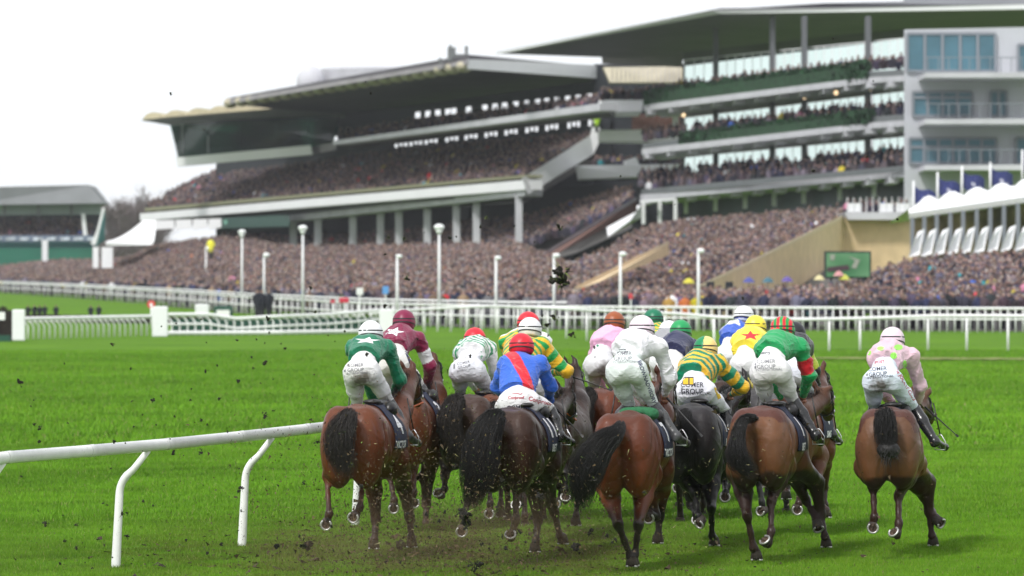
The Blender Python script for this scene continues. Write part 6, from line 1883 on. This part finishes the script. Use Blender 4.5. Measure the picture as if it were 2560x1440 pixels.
h5 = horse("h5", 51.6, (1352, 1005), 16, "dark brown horse ridden by the green and gold jockey in a white cap", C_DARK, tailn=150, head=(1432, 925, 2.2), ears=[(1419, 872), None],
    legs=dict(HR=dict(j=[(1405, 1140, .5), (1408, 1190, .2), (1412, 1225, .05), (1414, 1243, .0)], n=(0, -.75, .5), heel=(0, .2, 1)),
              FR=dict(j=[(1440, 1180, 1.6), (1446, 1230, 1.7), (1440, 1290, 1.65), (1440, 1312, 1.65)])))
r5 = rider("r5", 51.6, dict(pel=(1300, 955), waist=(1300, 915, .92), neck=(1316, 862, 1.26), head=(1325, 828, 1.42), shL=(1280, 880, 1.2), shR=(1356, 862, 1.2), elR=(1414, 928, 1.32), haR=(1388, 930, 1.5),
        knR=(1375, 985, 1.1), anR=(1400, 1050, .95)),
    "jockey in green and gold hoops with a white cap, right elbow stuck out", hoops(KELLY, GOLD, 5.0, .25, na=2.6), cap_band(WHITE, WHITE), text=False, boot=M_boot)
whip(P(1402, 932, 51.6 + 1.5), P(1530, 976, 51.6 + 1.2), "long black whip pointing right from the hand of the white-capped green and gold jockey")

# ------------------------------------------------ 4 blue with the red sash
h4 = horse("h4", 48.3, (1271, 1022), 15, "dark bay horse with long black tail and number 11 cloth, ridden by the blue jockey",
    C_DARK, vox=.0165, tail=[(1238, 1045, -.10), (1207, 1100, -.20), (1197, 1170, -.22), (1188, 1222, -.18), (1176, 1268, -.12)], tailr=[.10, .155, .165, .10, .02], tailn=1100,
    head=(1412, 985, 2.25), nose=(1425, 1050), ears=[(1431, 918), None], number="11", strip="BET",
    legs=dict(HL=dict(j=[(1222, 1150, .42), (1180, 1220, .05), (1158, 1295, -.22), (1154, 1329, -.28)], n=(0, -1, -.2), heel=(0, 0, 1)),
              HR=dict(j=[(1325, 1160, .5), (1290, 1215, .12), (1290, 1298, -.05), (1276, 1336, -.12)], n=(-.05, -.75, .55), heel=(0, .5, .9)),
              FL=dict(j=[(1335, 1225, 1.50), (1345, 1300, 1.60), (1340, 1352, 1.5), (1338, 1378, 1.5)]),
              FR=dict(j=[(1368, 1225, 1.6), (1385, 1280, 1.85), (1400, 1340, 1.95), (1408, 1358, 2.0)])))
r4 = rider("r4", 48.3, dict(pel=(1297, 1003), waist=(1294, 975, .82), neck=(1303, 898, 1.18), head=(1304, 870, 1.28), shL=(1266, 912, 1.1), shR=(1348, 908, 1.12), elR=(1376, 962, 1.32), haR=(1372, 1003, 1.60),
        elL=(1248, 965, 1.4), haL=(1275, 1005, 1.75), hipL=(1272, 1008, .8), hipR=(1325, 1006, .8), knL=(1250, 1020, 1.2), knR=(1374, 1022, 1.12), anR=(1402, 1092, .95), toR=(1428, 1106, 1.12)),
    "jockey sitting low in blue jacket with a red sash and a red cap", sash(ROYAL, RED, .08, .80, .31), cap1((.68, .012, .03)), vox=.0115, text=False, breech=(.78, .77, .78), body_w=1.12,
    extra_text=[("COMER", 1292, 1019, .062, M_inkd, .04), ("Conproof", 1290, 994, .042, M_inkr, .02), ("Conproof", 1350, 1003, .062, M_inkr, -.25)])
r4["print_on"](None, 1290, 985, 0, M_inkr, shape=[(-.07, -.006), (-.01, .014), (.05, .002), (.065, .016), (.07, .014), (.052, -.006), (-.01, .006)], nm="emblem")
rein(h4, [r4["J"]["haR"], P(1392, 1008, 48.3 + 1.9), P(1410, 1028, 48.3 + 2.3), h4["nk"] - h4["lf"] * .07], M_orange)
whip(r4["J"]["haR"] + np.array((.02, 0, -.02)), P(1458, 1092, 48.3 + 1.3), "dark whip slanting down beside the blue jockey's horse")

# ------------------------------------------------ 7 pink, brown cap
h7 = horse("h7", 56.0, (1500, 974), 15, "bay horse with dark muddy tail, ridden by the pink jockey in a brown cap", C_BRIGHT, tail=[(1472, 985, -.1), (1452, 1020, -.15), (1450, 1075, -.15), (1460, 1130, -.1)], tailr=[.08, .13, .12, .04], tailn=500, tailmat=M_tail_grey, size=.98)
r7 = rider("r7", 56.0, dict(pel=(1498, 912), waist=(1508, 868, .92), neck=(1532, 838, 1.28), head=(1536, 810, 1.42), shL=(1497, 852, 1.18), shR=(1565, 845, 1.2), elL=(1486, 885, 1.4), hipL=(1480, 915), hipR=(1517, 915), knL=(1486, 968, 1.15), knR=(1535, 970, 1.1)),
    "jockey in bright pink jacket with a brown cap", plain(PINK), cap1((.30, .075, .02)), breech=(.66, .66, .68), dirt=(16, 12, .9), text=False, fatcap=.98)
r7["print_on"](None, 1494, 864, 0, M_inkg, shape=shp(ELL, .014, .014), nm="emblem")

# ------------------------------------------------ 9 and 11 far in front
h9 = horse("h9", 60.0, (1625, 955), 15, "bay horse far ahead under the green-capped jockey", C_BAY, tailn=120)
r9 = rider("r9", 60.0, dict(pel=(1628, 888), waist=(1632, 858, .92), neck=(1642, 828, 1.28), head=(1633, 802, 1.42), shL=(1612, 842, 1.2), shR=(1668, 835, 1.2)),
    "jockey in green and gold hoops with a green cap, farthest forward behind the white jockey", hoops(KELLY, GOLD, 5.0, .2), cap_top(EMER, WHITE, .10), text=False)
h11 = horse("h11", 59.0, (1668, 968), 15, "brown horse hidden in the middle of the pack", C_BROWN, tailn=120)
r11 = rider("r11", 59.0, dict(pel=(1665, 900), waist=(1668, 872, .92), neck=(1670, 846, 1.28), head=(1672, 832, 1.42), shL=(1650, 858, 1.2), shR=(1690, 858, 1.2)),
    "jockey with a white cap peeping out behind the green-capped one in navy", plain((.3, .3, .32)), cap1(WHITE), text=False)

# ------------------------------------------------ 10 navy, green cap
h10 = horse("h10", 55.4, (1668, 982), 15, "dark horse ahead of the black horse, ridden by the jockey in navy", C_DARK, tailn=200,
    legs=dict(HL=dict(j=[(1625, 1130, .4), (1622, 1200, .1), (1625, 1262, .0), (1621, 1290, -.05)], n=(0, -.9, .3), heel=(0, 0, 1))))
r10 = rider("r10", 55.4, dict(pel=(1680, 925), waist=(1682, 880, .92), neck=(1698, 852, 1.28), head=(1702, 832, 1.42), shL=(1655, 868, 1.15), shR=(1728, 868, 1.2), elR=(1738, 905, 1.38), hipL=(1660, 925), hipR=(1700, 925), knR=(1712, 975, 1.12)),
    "jockey in navy jacket with green sleeves and a green cap", lambda k: np.where((k["arm"] > 0)[:, None], arr(KELLY, len(k["V"])), arr(NAVY, len(k["V"]))), cap1(srgb(28, 150, 85)), breech=(.74, .73, .71), text=False)

# ------------------------------------------------ 8 white jacket
h8 = horse("h8", 47.3, (1567, 1032), 13, "bright bay horse, black tail swinging left, ridden by the jockey all in white",
    C_BRIGHT, vox=.0165, tail=[(1538, 1085, -.16), (1500, 1115, -.24), (1470, 1165, -.26), (1455, 1215, -.22), (1452, 1265, -.18)], tailr=[.075, .125, .15, .13, .04], tailn=1100,
    head=(1662, 950, 2.2), ears=[(1678, 868), None], number="7", strip="VICTOR", pad=True,
    legs=dict(HL=dict(j=[(1512, 1195, .50), (1545, 1310, -.08), (1576, 1392, .04), (1580, 1414, .06)]),
              HR=dict(j=[(1618, 1185, .55), (1596, 1312, .0), (1588, 1385, .10), (1584, 1412, .12)]),
              FL=dict(j=[(1620, 1225, 1.45), (1640, 1290, 1.5), (1622, 1282, 1.2), (1621, 1296, 1.15)], n=(-.1, -.9, -.3), heel=(0, 0, 1)),
              FR=dict(j=[(1655, 1225, 1.55), (1648, 1292, 1.7), (1646, 1340, 1.68), (1645, 1356, 1.7)])))
r8 = rider("r8", 47.3, dict(pel=(1562, 925), waist=(1572, 876, .95), neck=(1598, 850, 1.28), head=(1605, 826, 1.44), shL=(1556, 872, 1.15), shR=(1646, 866, 1.2), elR=(1674, 945, 1.34), haR=(1664, 985, 1.6),
        elL=(1560, 930, 1.4), haL=(1610, 1000, 1.75), hipL=(1541, 932), hipR=(1592, 930), knL=(1573, 1012, 1.14), knR=(1632, 1010, 1.10), anR=(1692, 1092, .92), toR=(1716, 1108, 1.12)),
    "jockey all in white with a pale pink cap, on the bright bay in the centre", plain((.80, .78, .83)), cap1((.80, .66, .74)), breech=(.70, .75, .74), vox=.0115, boot=M_boot_grey, toff=(-.01, -.13), tsize=.055, tw=.03,
    extra_text=[("Browne\nADVISORY", 1552, 877, .032, M_inkd, .05), ("BROWNADVISORY", 1617, 955, .055, M_inkb, -1.22)])
r8["print_on"](None, 1534, 879, 0, M_inkd, shape=[(-.014, -.018), (.014, -.018), (.014, .02), (-.014, .012)], nm="emblem")
whip(P(1668, 996, 47.3 + 1.6), P(1756, 1091, 47.3 + .5), "long dark whip slanting down from the white jockey's right hand")

# ------------------------------------------------ 13 and 14
h13 = horse("h13", 60.5, (1835, 950), 16, "dark horse far ahead under the blue and white jockey", C_DARK, tailn=120)
r13 = rider("r13", 60.5, dict(pel=(1822, 888), waist=(1828, 852, .92), neck=(1852, 822, 1.28), head=(1860, 794, 1.42), shL=(1818, 838, 1.15), shR=(1876, 832, 1.2), hipL=(1805, 892), hipR=(1838, 892)),
    "jockey in royal blue and white with a white cap, farthest ahead on the right", lambda k: np.where(((k["t"] > .45) & (np.abs(k["u"] - .1) < .62))[:, None], arr(WHITE, len(k["V"])), arr((.03, .10, .50), len(k["V"]))), cap_band(WHITE, (.03, .05, .3), -.42, -.25), text=False)
h14 = horse("h14", 56.4, (1878, 975), 16, "dark grey-brown horse ahead of the black horse, ridden by the yellow jockey", dict(body=(.035, .032, .034), top=(.03, .028, .03), leg=(.015, .014, .014), lz=-.6), tailn=150,
    legs=dict(HR=dict(j=[(1885, 1150, .4), (1895, 1200, .1), (1905, 1255, .0), (1901, 1278, -.05)], n=(-.6, -.8, 0), heel=(.6, 0, .4)), HL=dict(j=[(1820, 1120, .4), (1815, 1170, .1), (1818, 1215, .0), (1812, 1240, -.05)], n=(-.1, -.9, 0), heel=(0, 0, 1))))
r14 = rider("r14", 56.4, dict(pel=(1862, 915), waist=(1866, 872, .92), neck=(1882, 842, 1.28), head=(1889, 820, 1.42), shL=(1845, 856, 1.15), shR=(1915, 852, 1.2), hipL=(1845, 915), hipR=(1882, 915), knL=(1855, 970, 1.15)),
    "jockey in yellow with a red star on the back and a yellow cap", plain(YEL), cap_top(YEL, RED, .22), breech=(.74, .73, .74), text=False)
r14["print_on"](None, 1876, 839, 0, M_inkred, shape=shp(star_pts(), .125, .062), tree=r14["jb"], parent=r14["jo"], nm="emblem", off=.006)

# ------------------------------------------------ 12 black horse, quartered cap
h12 = horse("h12", 50.6, (1728, 1012), 10, "black horse between the two bays, ridden by the low green and gold jockey",
    C_BLACK, vox=.0165, head=(1852, 960, 2.2), nose=(1858, 1020), ears=[(1848, 898), None], number="1", strip="BET", tail=[(1712, 1040, -.1), (1702, 1100, -.16), (1706, 1160, -.12)], tailr=[.06, .10, .05],
    legs=dict(HL=dict(j=[(1712, 1180, .5), (1738, 1235, .25), (1746, 1290, .05), (1748, 1310, .0)], n=(-.6, -.6, -.5), heel=(0, 0, 1)),
              HR=dict(j=[(1778, 1165, .5), (1778, 1270, .1), (1780, 1340, .25), (1786, 1362, .3)]),
              FL=dict(j=[(1722, 1205, 1.4), (1728, 1262, 1.5), (1740, 1285, 1.2), (1742, 1300, 1.2)], n=(-.2, -.8, .3), heel=(0, 0, 1)),
              FR=dict(j=[(1800, 1160, 1.6), (1812, 1200, 1.9), (1814, 1232, 1.5), (1812, 1243, 1.4)], n=(0, -.9, .2), heel=(0, 0, 1))))
r12 = rider("r12", 50.6, dict(pel=(1735, 972), waist=(1737, 936, .88), neck=(1758, 902, 1.2), head=(1764, 876, 1.34), shL=(1718, 918, 1.1), shR=(1796, 908, 1.15), elR=(1856, 968, 1.36), haR=(1832, 984, 1.62),
        elL=(1720, 965, 1.4), haL=(1755, 1000, 1.75), hipL=(1712, 980), hipR=(1765, 978), knL=(1710, 1010, 1.2), knR=(1812, 1025, 1.12), anR=(1826, 1092, .95), toR=(1838, 1108, 1.1)),
    "jockey in green and gold hoops with green and yellow halved cap, on black horse", hoops(srgb(0, 128, 92), GOLD, 4.0, .0, na=2.6), cap_half(srgb(10, 130, 80), (.85, .62, .22)), vox=.0115, tmat=M_inkd, toff=(-.01, .005), tsize=.075, body_w=1.1,
    breech=(.76, .76, .82))
r12["print_on"](None, 1720, 952, 0, M_inkd, shape=[(-.062, -.045), (.062, -.045), (.062, .045), (-.062, .045)], nm="emblem")
r12["print_on"](None, 1714, 953, 0, M_inky, shape=[(-.028, -.034), (.03, -.034), (.03, .036), (-.028, .036)], nm="emblem", off=.007)
r12["print_on"](None, 1728, 953, 0, M_inky, shape=[(-.018, -.034), (.022, -.034), (.022, .036), (-.018, .036)], nm="emblem", off=.007)
r12["print_on"](None, 1793, 983, 0, M_inky, shape=[(-.035, .06), (.0, .07), (.045, -.05), (.01, -.07)], nm="emblem")

# ------------------------------------------------ 16 black with the yellow armband
h16 = horse("h16", 52.6, (1968, 995), 18, "brown horse tucked behind the clipped bay, on the right of the group",
    C_BAY, head=(2046, 935, 2.2), nose=(2075, 1010), ears=[(2059, 892), None], number="9", strip="SMG", tail=[(1950, 1030, -.1), (1948, 1090, -.15), (1950, 1140, -.1)], tailr=[.07, .10, .05], tailn=200,
    legs=dict(HL=dict(j=[(1985, 1150, .4), (1998, 1200, .15), (1998, 1258, .0), (1993, 1275, -.06)], n=(.05, -1, -.05), heel=(0, 0, 1)),
              HR=dict(j=[(2040, 1140, .5), (2045, 1200, .25), (2055, 1270, .2), (2066, 1292, .2)]),
              FL=dict(j=[(1960, 1180, 1.5), (1965, 1220, 1.6), (1968, 1236, 1.5), (1966, 1246, 1.45)]),
              FR=dict(j=[(2060, 1160, 1.6), (2060, 1220, 1.8), (2062, 1262, 1.7), (2064, 1285, 1.75)])))
r16 = rider("r16", 52.6, dict(pel=(1985, 930), waist=(1985, 885, .92), neck=(1990, 860, 1.28), head=(1985, 838, 1.42), shL=(1965, 872, 1.2), shR=(2012, 868, 1.22), elR=(2036, 930, 1.36), haR=(2044, 975, 1.6),
        hipL=(1960, 930), hipR=(2000, 935), knR=(2040, 990, 1.12), anR=(2082, 1088, .95), toR=(2098, 1105, 1.1)),
    "jockey in black with a yellow armband, mostly hidden behind the green and red one", armband(BLACK, (.62, .68, .06), .30, .82), cap1(BLACK), text=False, breech=(.68, .70, .78), gloves=True)

# ------------------------------------------------ 15 green and red
h15 = horse("h15", 48.3, (1903, 1019), 15, "bay horse with clipped sides and plaited tail, ridden by the green and red jockey",
    C_CLIP, vox=.0165, clip=True, tail=[(1858, 1050, -.06), (1844, 1095, -.12), (1842, 1140, -.16), (1860, 1165, -.14), (1882, 1185, -.08)], tailr=[.045, .05, .085, .075, .02], tailn=600, braid=True,
    head=(2055, 985, 2.2), nose=(2070, 1040), ears=[(2080, 966), None], number="1", strip="BET",
    legs=dict(HL=dict(j=[(1852, 1180, .5), (1868, 1290, .0), (1884, 1370, .08), (1892, 1398, .12)]),
              HR=dict(j=[(1955, 1165, .55), (1928, 1255, .05), (1928, 1328, -.15), (1912, 1350, -.22)], n=(-.45, -.5, .6), heel=(-.5, .1, .5)),
              FL=dict(j=[(1985, 1190, 1.5), (2015, 1250, 1.75), (2040, 1300, 1.6), (2046, 1322, 1.55)], n=(.2, -.6, -.8), heel=(0, -1, .4)),
              FR=dict(j=[(2040, 1205, 1.55), (2052, 1285, 1.65), (2062, 1342, 1.6), (2066, 1366, 1.65)])))
r15 = rider("r15", 48.3, dict(pel=(1925, 925), waist=(1930, 880, .95), neck=(1953, 853, 1.28), head=(1956, 828, 1.42), shL=(1910, 872, 1.15), shR=(1998, 866, 1.22), elR=(2024, 940, 1.36), haR=(2010, 985, 1.6),
        elL=(1915, 925, 1.4), haL=(1950, 990, 1.75), hipL=(1901, 932), hipR=(1952, 930), knL=(1918, 1005, 1.14), knR=(1982, 1000, 1.10), anR=(2040, 1090, .92), toR=(2052, 1106, 1.12)),
    "jockey in green with a red armband and a red and green striped cap", armband(srgb(20, 150, 85), (.62, .015, .03), .38, .85, extra=lambda k, o: np.where(((k["t"] > .72) & (k["u"] > .05) & (k["u"] < .75) & (k["arm"] == 0))[:, None], np.array((.70, .02, .03))[None], o)),
    cap_stripes(KELLY, RED, 2.1, .3), breech=(.74, .73, .74), vox=.0115, toff=(-.03, -.05), tsize=.058, tw=.03, gloves=False,
    extra_text=[("savvy", 1913, 882, .05, M_inkd, .0)])
rein(h15, [r15["J"]["haR"], P(2012, 1005, 48.3 + 1.8), h15["nk"] - h15["lf"] * .07])

# ------------------------------------------------ 17 pale pink with green spots
h17 = horse("h17", 49.0, (2223, 1021), 8, "bay horse alone at the far right, tail tied in a knot, under the spotted jockey",
    C_CLIP2, vox=.0165, clip='wide', tail=[(2213, 1040, -.06), (2214, 1085, -.10), (2219, 1118, -.12)], tailr=[.09, .085, .06], tailn=700, bob=(2221, 1125, -.10, .125),
    head=(2300, 1003, 2.2), nose=(2322, 1050), ears=[(2327, 966), None], number="6", strip="",
    legs=dict(HL=dict(j=[(2170, 1165, .5), (2183, 1218, .15), (2186, 1292, -.10), (2182, 1320, -.16)], n=(0, -1, -.08), heel=(.05, 0, 1)),
              HR=dict(j=[(2282, 1160, .55), (2246, 1240, .10), (2247, 1308, -.08), (2234, 1330, -.16)], n=(-.5, -.55, .5), heel=(-.25, .2, .8)),
              FL=dict(j=[(2298, 1215, 1.5), (2322, 1262, 1.85), (2342, 1296, 1.6), (2353, 1309, 1.55)], n=(.55, -.5, -.4), heel=(-.5, -.5, .6)),
              FR=dict(j=[(2318, 1205, 1.55), (2322, 1278, 1.65), (2330, 1340, 1.62), (2333, 1362, 1.66)])))
r17 = rider("r17", 49.0, dict(pel=(2206, 948), waist=(2215, 905, .95), neck=(2228, 878, 1.28), head=(2231, 854, 1.42), shL=(2188, 895, 1.15), shR=(2274, 892, 1.22), elR=(2300, 962, 1.38), haR=(2293, 1000, 1.64),
        elL=(2205, 975, 1.5), haL=(2228, 1008, 1.78), hipL=(2182, 955), hipR=(2232, 952), knL=(2186, 1020, 1.16), knR=(2284, 1018, 1.12), anR=(2338, 1105, .92), toR=(2362, 1118, 1.12)),
    "jockey in pale pink jacket with lime green spots, riding alone on the right", plain((.68, .46, .54)), cap1((.74, .60, .68)), breech=(.68, .74, .84), dirt=(-4, 16, .9), vox=.0115, gloves=True, toff=(-.04, -.07), tsize=.058, tmat=M_inkd, tw=.09,
    extra_text=[("CITIPOST", 2191, 906, .042, M_inkr, .12), ("THE JOCKEY CLUB", 2262, 958, .05, M_inkr, -1.05)])
for (px, py, a, b) in ((2202, 871, .040, .022), (2246, 868, .046, .03), (2234, 889, .036, .036), (2262, 911, .022, .045), (2172, 880, .025, .035)):
    r17["print_on"](None, px, py, 0, M_inklime, shape=shp(ELL, a, b), tree=r17["jb"], parent=r17["jo"], nm="spot", off=.005)
whip(P(2318, 1022, 49.0 + 1.6), P(2396, 1092, 49.0 + 1.1), "black whip held low by the jockey in pale pink on the far right")
rein(h17, [r17["J"]["haR"], P(2305, 1015, 49.0 + 1.9), h17["nk"] - h17["lf"] * .07])

# ================================================================== flying turf
M_clod = mat("wet_turf_clod", (.016, .013, .008), rough=.9, vary=.5, scale=30, bump=.8, bscale=60)
M_frag = mat("torn_grass", (.17, .24, .03), rough=.7, vary=.3)
def clod_mesh(seed, tuft=False, elong=1.0):
    """a ragged lump: jagged shards of soil with roots and blades sticking out"""
    rs = np.random.default_rng(seed + 50); VV = []; F = []; M_ = []; n = 0
    for k in range(7):
        c = rs.normal(size=3) * np.array((.45, .35, .40 * elong)); r = rs.uniform(.35, .75)
        mb = MB(); mb.sphere((0, 0, 0), 1, 6, 4); V = mb.V[0] * (1 + rs.uniform(-.45, .45, (len(mb.V[0]), 1))) * r * rs.uniform(.5, 1.2, 3) + c
        VV.append(V); F += [[i + n for i in f] for f in mb.F]; M_ += [0] * len(mb.F); n += len(V)
    for i in range(30 if tuft else 9):
        d = rs.normal(size=3); d /= np.linalg.norm(d); a = d * .6; b = d * rs.uniform(1.1, 2.3) + rs.normal(size=3) * .4; w_ = np.cross(d, (0, 1, 0)); w_ = w_ / (np.linalg.norm(w_) + 1e-6) * .08
        VV.append(np.array([a - w_, a + w_, b])); F.append([n, n + 1, n + 2]); M_.append(1 if rs.uniform() < (.6 if tuft else .15) else 0); n += 3
    return np_mesh("turf_clod", np.concatenate(VV), F, [M_clod, M_frag], midx=M_, smooth=False)
CM = [clod_mesh(i, i % 4 == 3, (1, 1.5, .7, 2.2, 1, 1.8, .8, 1)[i]) for i in range(8)]
rs = np.random.default_rng(2024)
named = [(1407, 676, 15, 46, 3, "big torn clump of grass and soil high above the riders, upper piece"), (1400, 706, 16, 46, 3, "torn clump of soil in the air just below the grassy one"), (1858, 744, 4, 47, 0, "small clod in the air over the yellow jockey"),
    (514, 928, 4, 45, 1, "oval clod in the air left of the emerald jockey"), (597, 953, 5, 45, 0, "large dark clod in the air left of the emerald jockey"), (502, 1130, 5, 44, 1, "clod falling just under the curved rail"), (690, 1363, 7, 45, 0, "big black clod on the way down near the second post"),
    (318, 1340, 5, 44, 1, "clod in the air beside the foot of the first post"), (765, 1360, 13, 48, 0, "brown lump of mud near the rail's third post"), (1160, 1285, 20, 46.5, 3, "heavy turf lump thrown up from the hoof behind the blue jockey's horse"), (115, 1308, 6, 44, 3, "ragged clod low at the left"),
    (1475, 1335, 9, 47, 3, "ragged turf piece left of the bright bay's hind hooves"), (1440, 1370, 11, 47, 0, "dark clod in front of the bright bay's hind hooves"), (1186, 1412, 12, 45.5, 3, "turf tuft bouncing near the bottom edge"), (1000, 1365, 12, 47.5, 0, "brown mud lump behind the green jockey's horse")]
for (px, py, r, D_, k, lb) in named:
    o = bpy.data.objects.new("turf_clod", CM[k]); COL.objects.link(o); q = P(px, py, D_); o.location = q; s_ = r / FPX * D_; o.scale = (s_, s_, s_); o.rotation_euler = tuple(rs.uniform(0, 6, 3)); tag(o, lb, "clod", "clods of turf thrown up by the hooves")
# the rest of the larger ones
def spray_pt():
    m = rs.uniform()
    if m < .46: px, py = rs.uniform(30, 900), rs.uniform(760, 1430)
    elif m < .74: px, py = rs.normal(1130, 190), rs.normal(1300, 80)
    elif m < .84: px, py = rs.uniform(900, 1500), rs.uniform(560, 900)
    elif m < .93: px, py = rs.normal(1500, 160), rs.normal(1290, 90)
    else: px, py = rs.uniform(200, 2300), rs.uniform(60, 1000)
    return px, py
where = ("in the air over the grass left of the riders", "in the spray behind the leading hooves", "against the stands", "low between the horses")
cnt = 0
while cnt < 270:
    px, py = spray_pt()
    if not (0 < px < 2560 and 40 < py < 1435): continue
    s0 = (min(py, 1435) + 8 - 662) / 3.14
    D_ = rs.uniform(43, 48.5)
    if py > 1200: D_ = min(D_, FPX * 3.14 / max(py + 6 - 662, 1))
    r = rs.gamma(2.2, 1.0) + 1.1
    if r > 8: continue
    i = int(rs.integers(8)); o = bpy.data.objects.new("turf_clod", CM[i]); COL.objects.link(o); o.location = P(px, py, D_); s_ = r / FPX * D_; o.scale = (s_, s_, s_); o.rotation_euler = tuple(rs.uniform(0, 6, 3))
    wi = 2 if py < 760 else (0 if px < 800 else (1 if px < 1400 else 3))
    tag(o, "dark speck of turf flying %s" % where[wi], "clod", "small specks of turf flying %s" % where[wi]); cnt += 1
# fine spray: one object nobody could count
n = 34000; px = rs.normal(1120, 240, n); py = 1440 - np.abs(rs.normal(0, 175, n)); D_ = rs.uniform(45.5, 50.5, n)
gy = 662 + 3.14 * FPX / D_; py = np.minimum(py, gy - 3)
n2 = 3500; px = np.concatenate([px, rs.uniform(560, 2350, n2)]); py = np.concatenate([py, rs.uniform(980, 1430, n2)]); D_ = np.concatenate([D_, rs.uniform(45.2, 48, n2)])
w0 = np.stack([(px - 1280) / FPX * D_, D_ * CP - (720 - py) / FPX * D_ * SP, CAMZ + D_ * SP + (720 - py) / FPX * D_ * CP], 1); n = len(w0)
V = np.repeat(w0[:, None], 3, 1) + rs.normal(size=(n, 3, 3)) * (rs.gamma(1.5, .0024, n) + .0012)[:, None, None]
C = np.repeat((np.array((.060, .040, .018))[None] * rs.uniform(.5, 1.8, (n, 1))), 3, 0)
o = link("mud_spray", np_mesh("mud_spray", V.reshape(-1, 3), np.arange(3 * n).reshape(-1, 3), mat("spray", rough=.9, vcol=True), vcol=C, smooth=False)); tag(o, kind="stuff")
# torn blades of grass and straw in the air
n = 1500; px = np.concatenate([rs.normal(1100, 190, 850), rs.normal(1560, 300, 650)]); py = np.concatenate([rs.normal(1240, 95, 850), rs.normal(1270, 90, 650)]); D_ = rs.uniform(45.5, 48.2, n); py = np.minimum(py, 1430)
w0 = np.stack([(px - 1280) / FPX * D_, D_, CAMZ + D_ * SP + (720 - py) / FPX * D_ * CP], 1)
d = rs.normal(size=(n, 3)); d /= np.linalg.norm(d, axis=1, keepdims=True); d *= rs.gamma(2, .013, n)[:, None]; w_ = rs.normal(size=(n, 3)) * .0022
V = np.stack([w0 - w_, w0 + w_, w0 + d], 1); c = np.where((rs.uniform(size=n) < .5)[:, None], np.array((.26, .24, .10))[None], np.array((.12, .22, .02))[None])
o = link("torn_grass", np_mesh("torn_grass", V.reshape(-1, 3), np.arange(3 * n).reshape(-1, 3), mat("torn_blades", rough=.7, vcol=True), vcol=np.repeat(c, 3, 0), smooth=False)); tag(o, kind="stuff")

# ================================================================== air
def volume_mat(name, col, dens, noise=None, emit=None):
    m = bpy.data.materials.new(name); m.use_nodes = True; t = m.node_tree; N = t.nodes; L = t.links; N.clear()
    o = N.new("ShaderNodeOutputMaterial"); v = N.new("ShaderNodeVolumePrincipled"); v.inputs['Color'].default_value = (*col, 1); v.inputs['Density'].default_value = dens
    v.inputs['Anisotropy'].default_value = .2
    if noise:
        tc = N.new("ShaderNodeTexCoord"); n = N.new("ShaderNodeTexNoise"); n.inputs['Scale'].default_value = noise; n.inputs['Detail'].default_value = 4
        r = N.new("ShaderNodeMapRange"); r.inputs['From Min'].default_value = .42; r.inputs['From Max'].default_value = .72; r.inputs['To Max'].default_value = dens
        gr = N.new("ShaderNodeTexGradient"); gr.gradient_type = 'SPHERICAL'
        mu = N.new("ShaderNodeMath"); mu.operation = 'MULTIPLY'
        L.new(tc.outputs['Object'], n.inputs['Vector']); L.new(n.outputs['Fac'], r.inputs['Value']); L.new(tc.outputs['Object'], gr.inputs['Vector'])
        L.new(r.outputs[0], mu.inputs[0]); L.new(gr.outputs['Fac'], mu.inputs[1]); L.new(mu.outputs[0], v.inputs['Density'])
    L.new(v.outputs[0], o.inputs['Volume']); return m
0
if 1:
    mb = MB(); mb.box((-620, -30, -4.5), (620, 900, 60)); hz = mb.build("haze", volume_mat("air", (.93, .95, 1.0), .00013)); tag(hz, kind="stuff")
def puff(px, py, D, r, dens, seed):
    q = P(px, py, D); mb = MB(); mb.sphere((0, 0, 0), 1, 20, 12); o = mb.build("mud_mist", volume_mat("mud_mist%d" % seed, (.50, .36, .22), dens, 1.6), smooth=True)
    o.location = q; o.scale = r; tag(o, kind="stuff")
puff(1120, 1345, 47.3, (2.7, .7, .60), 1.1, 1)
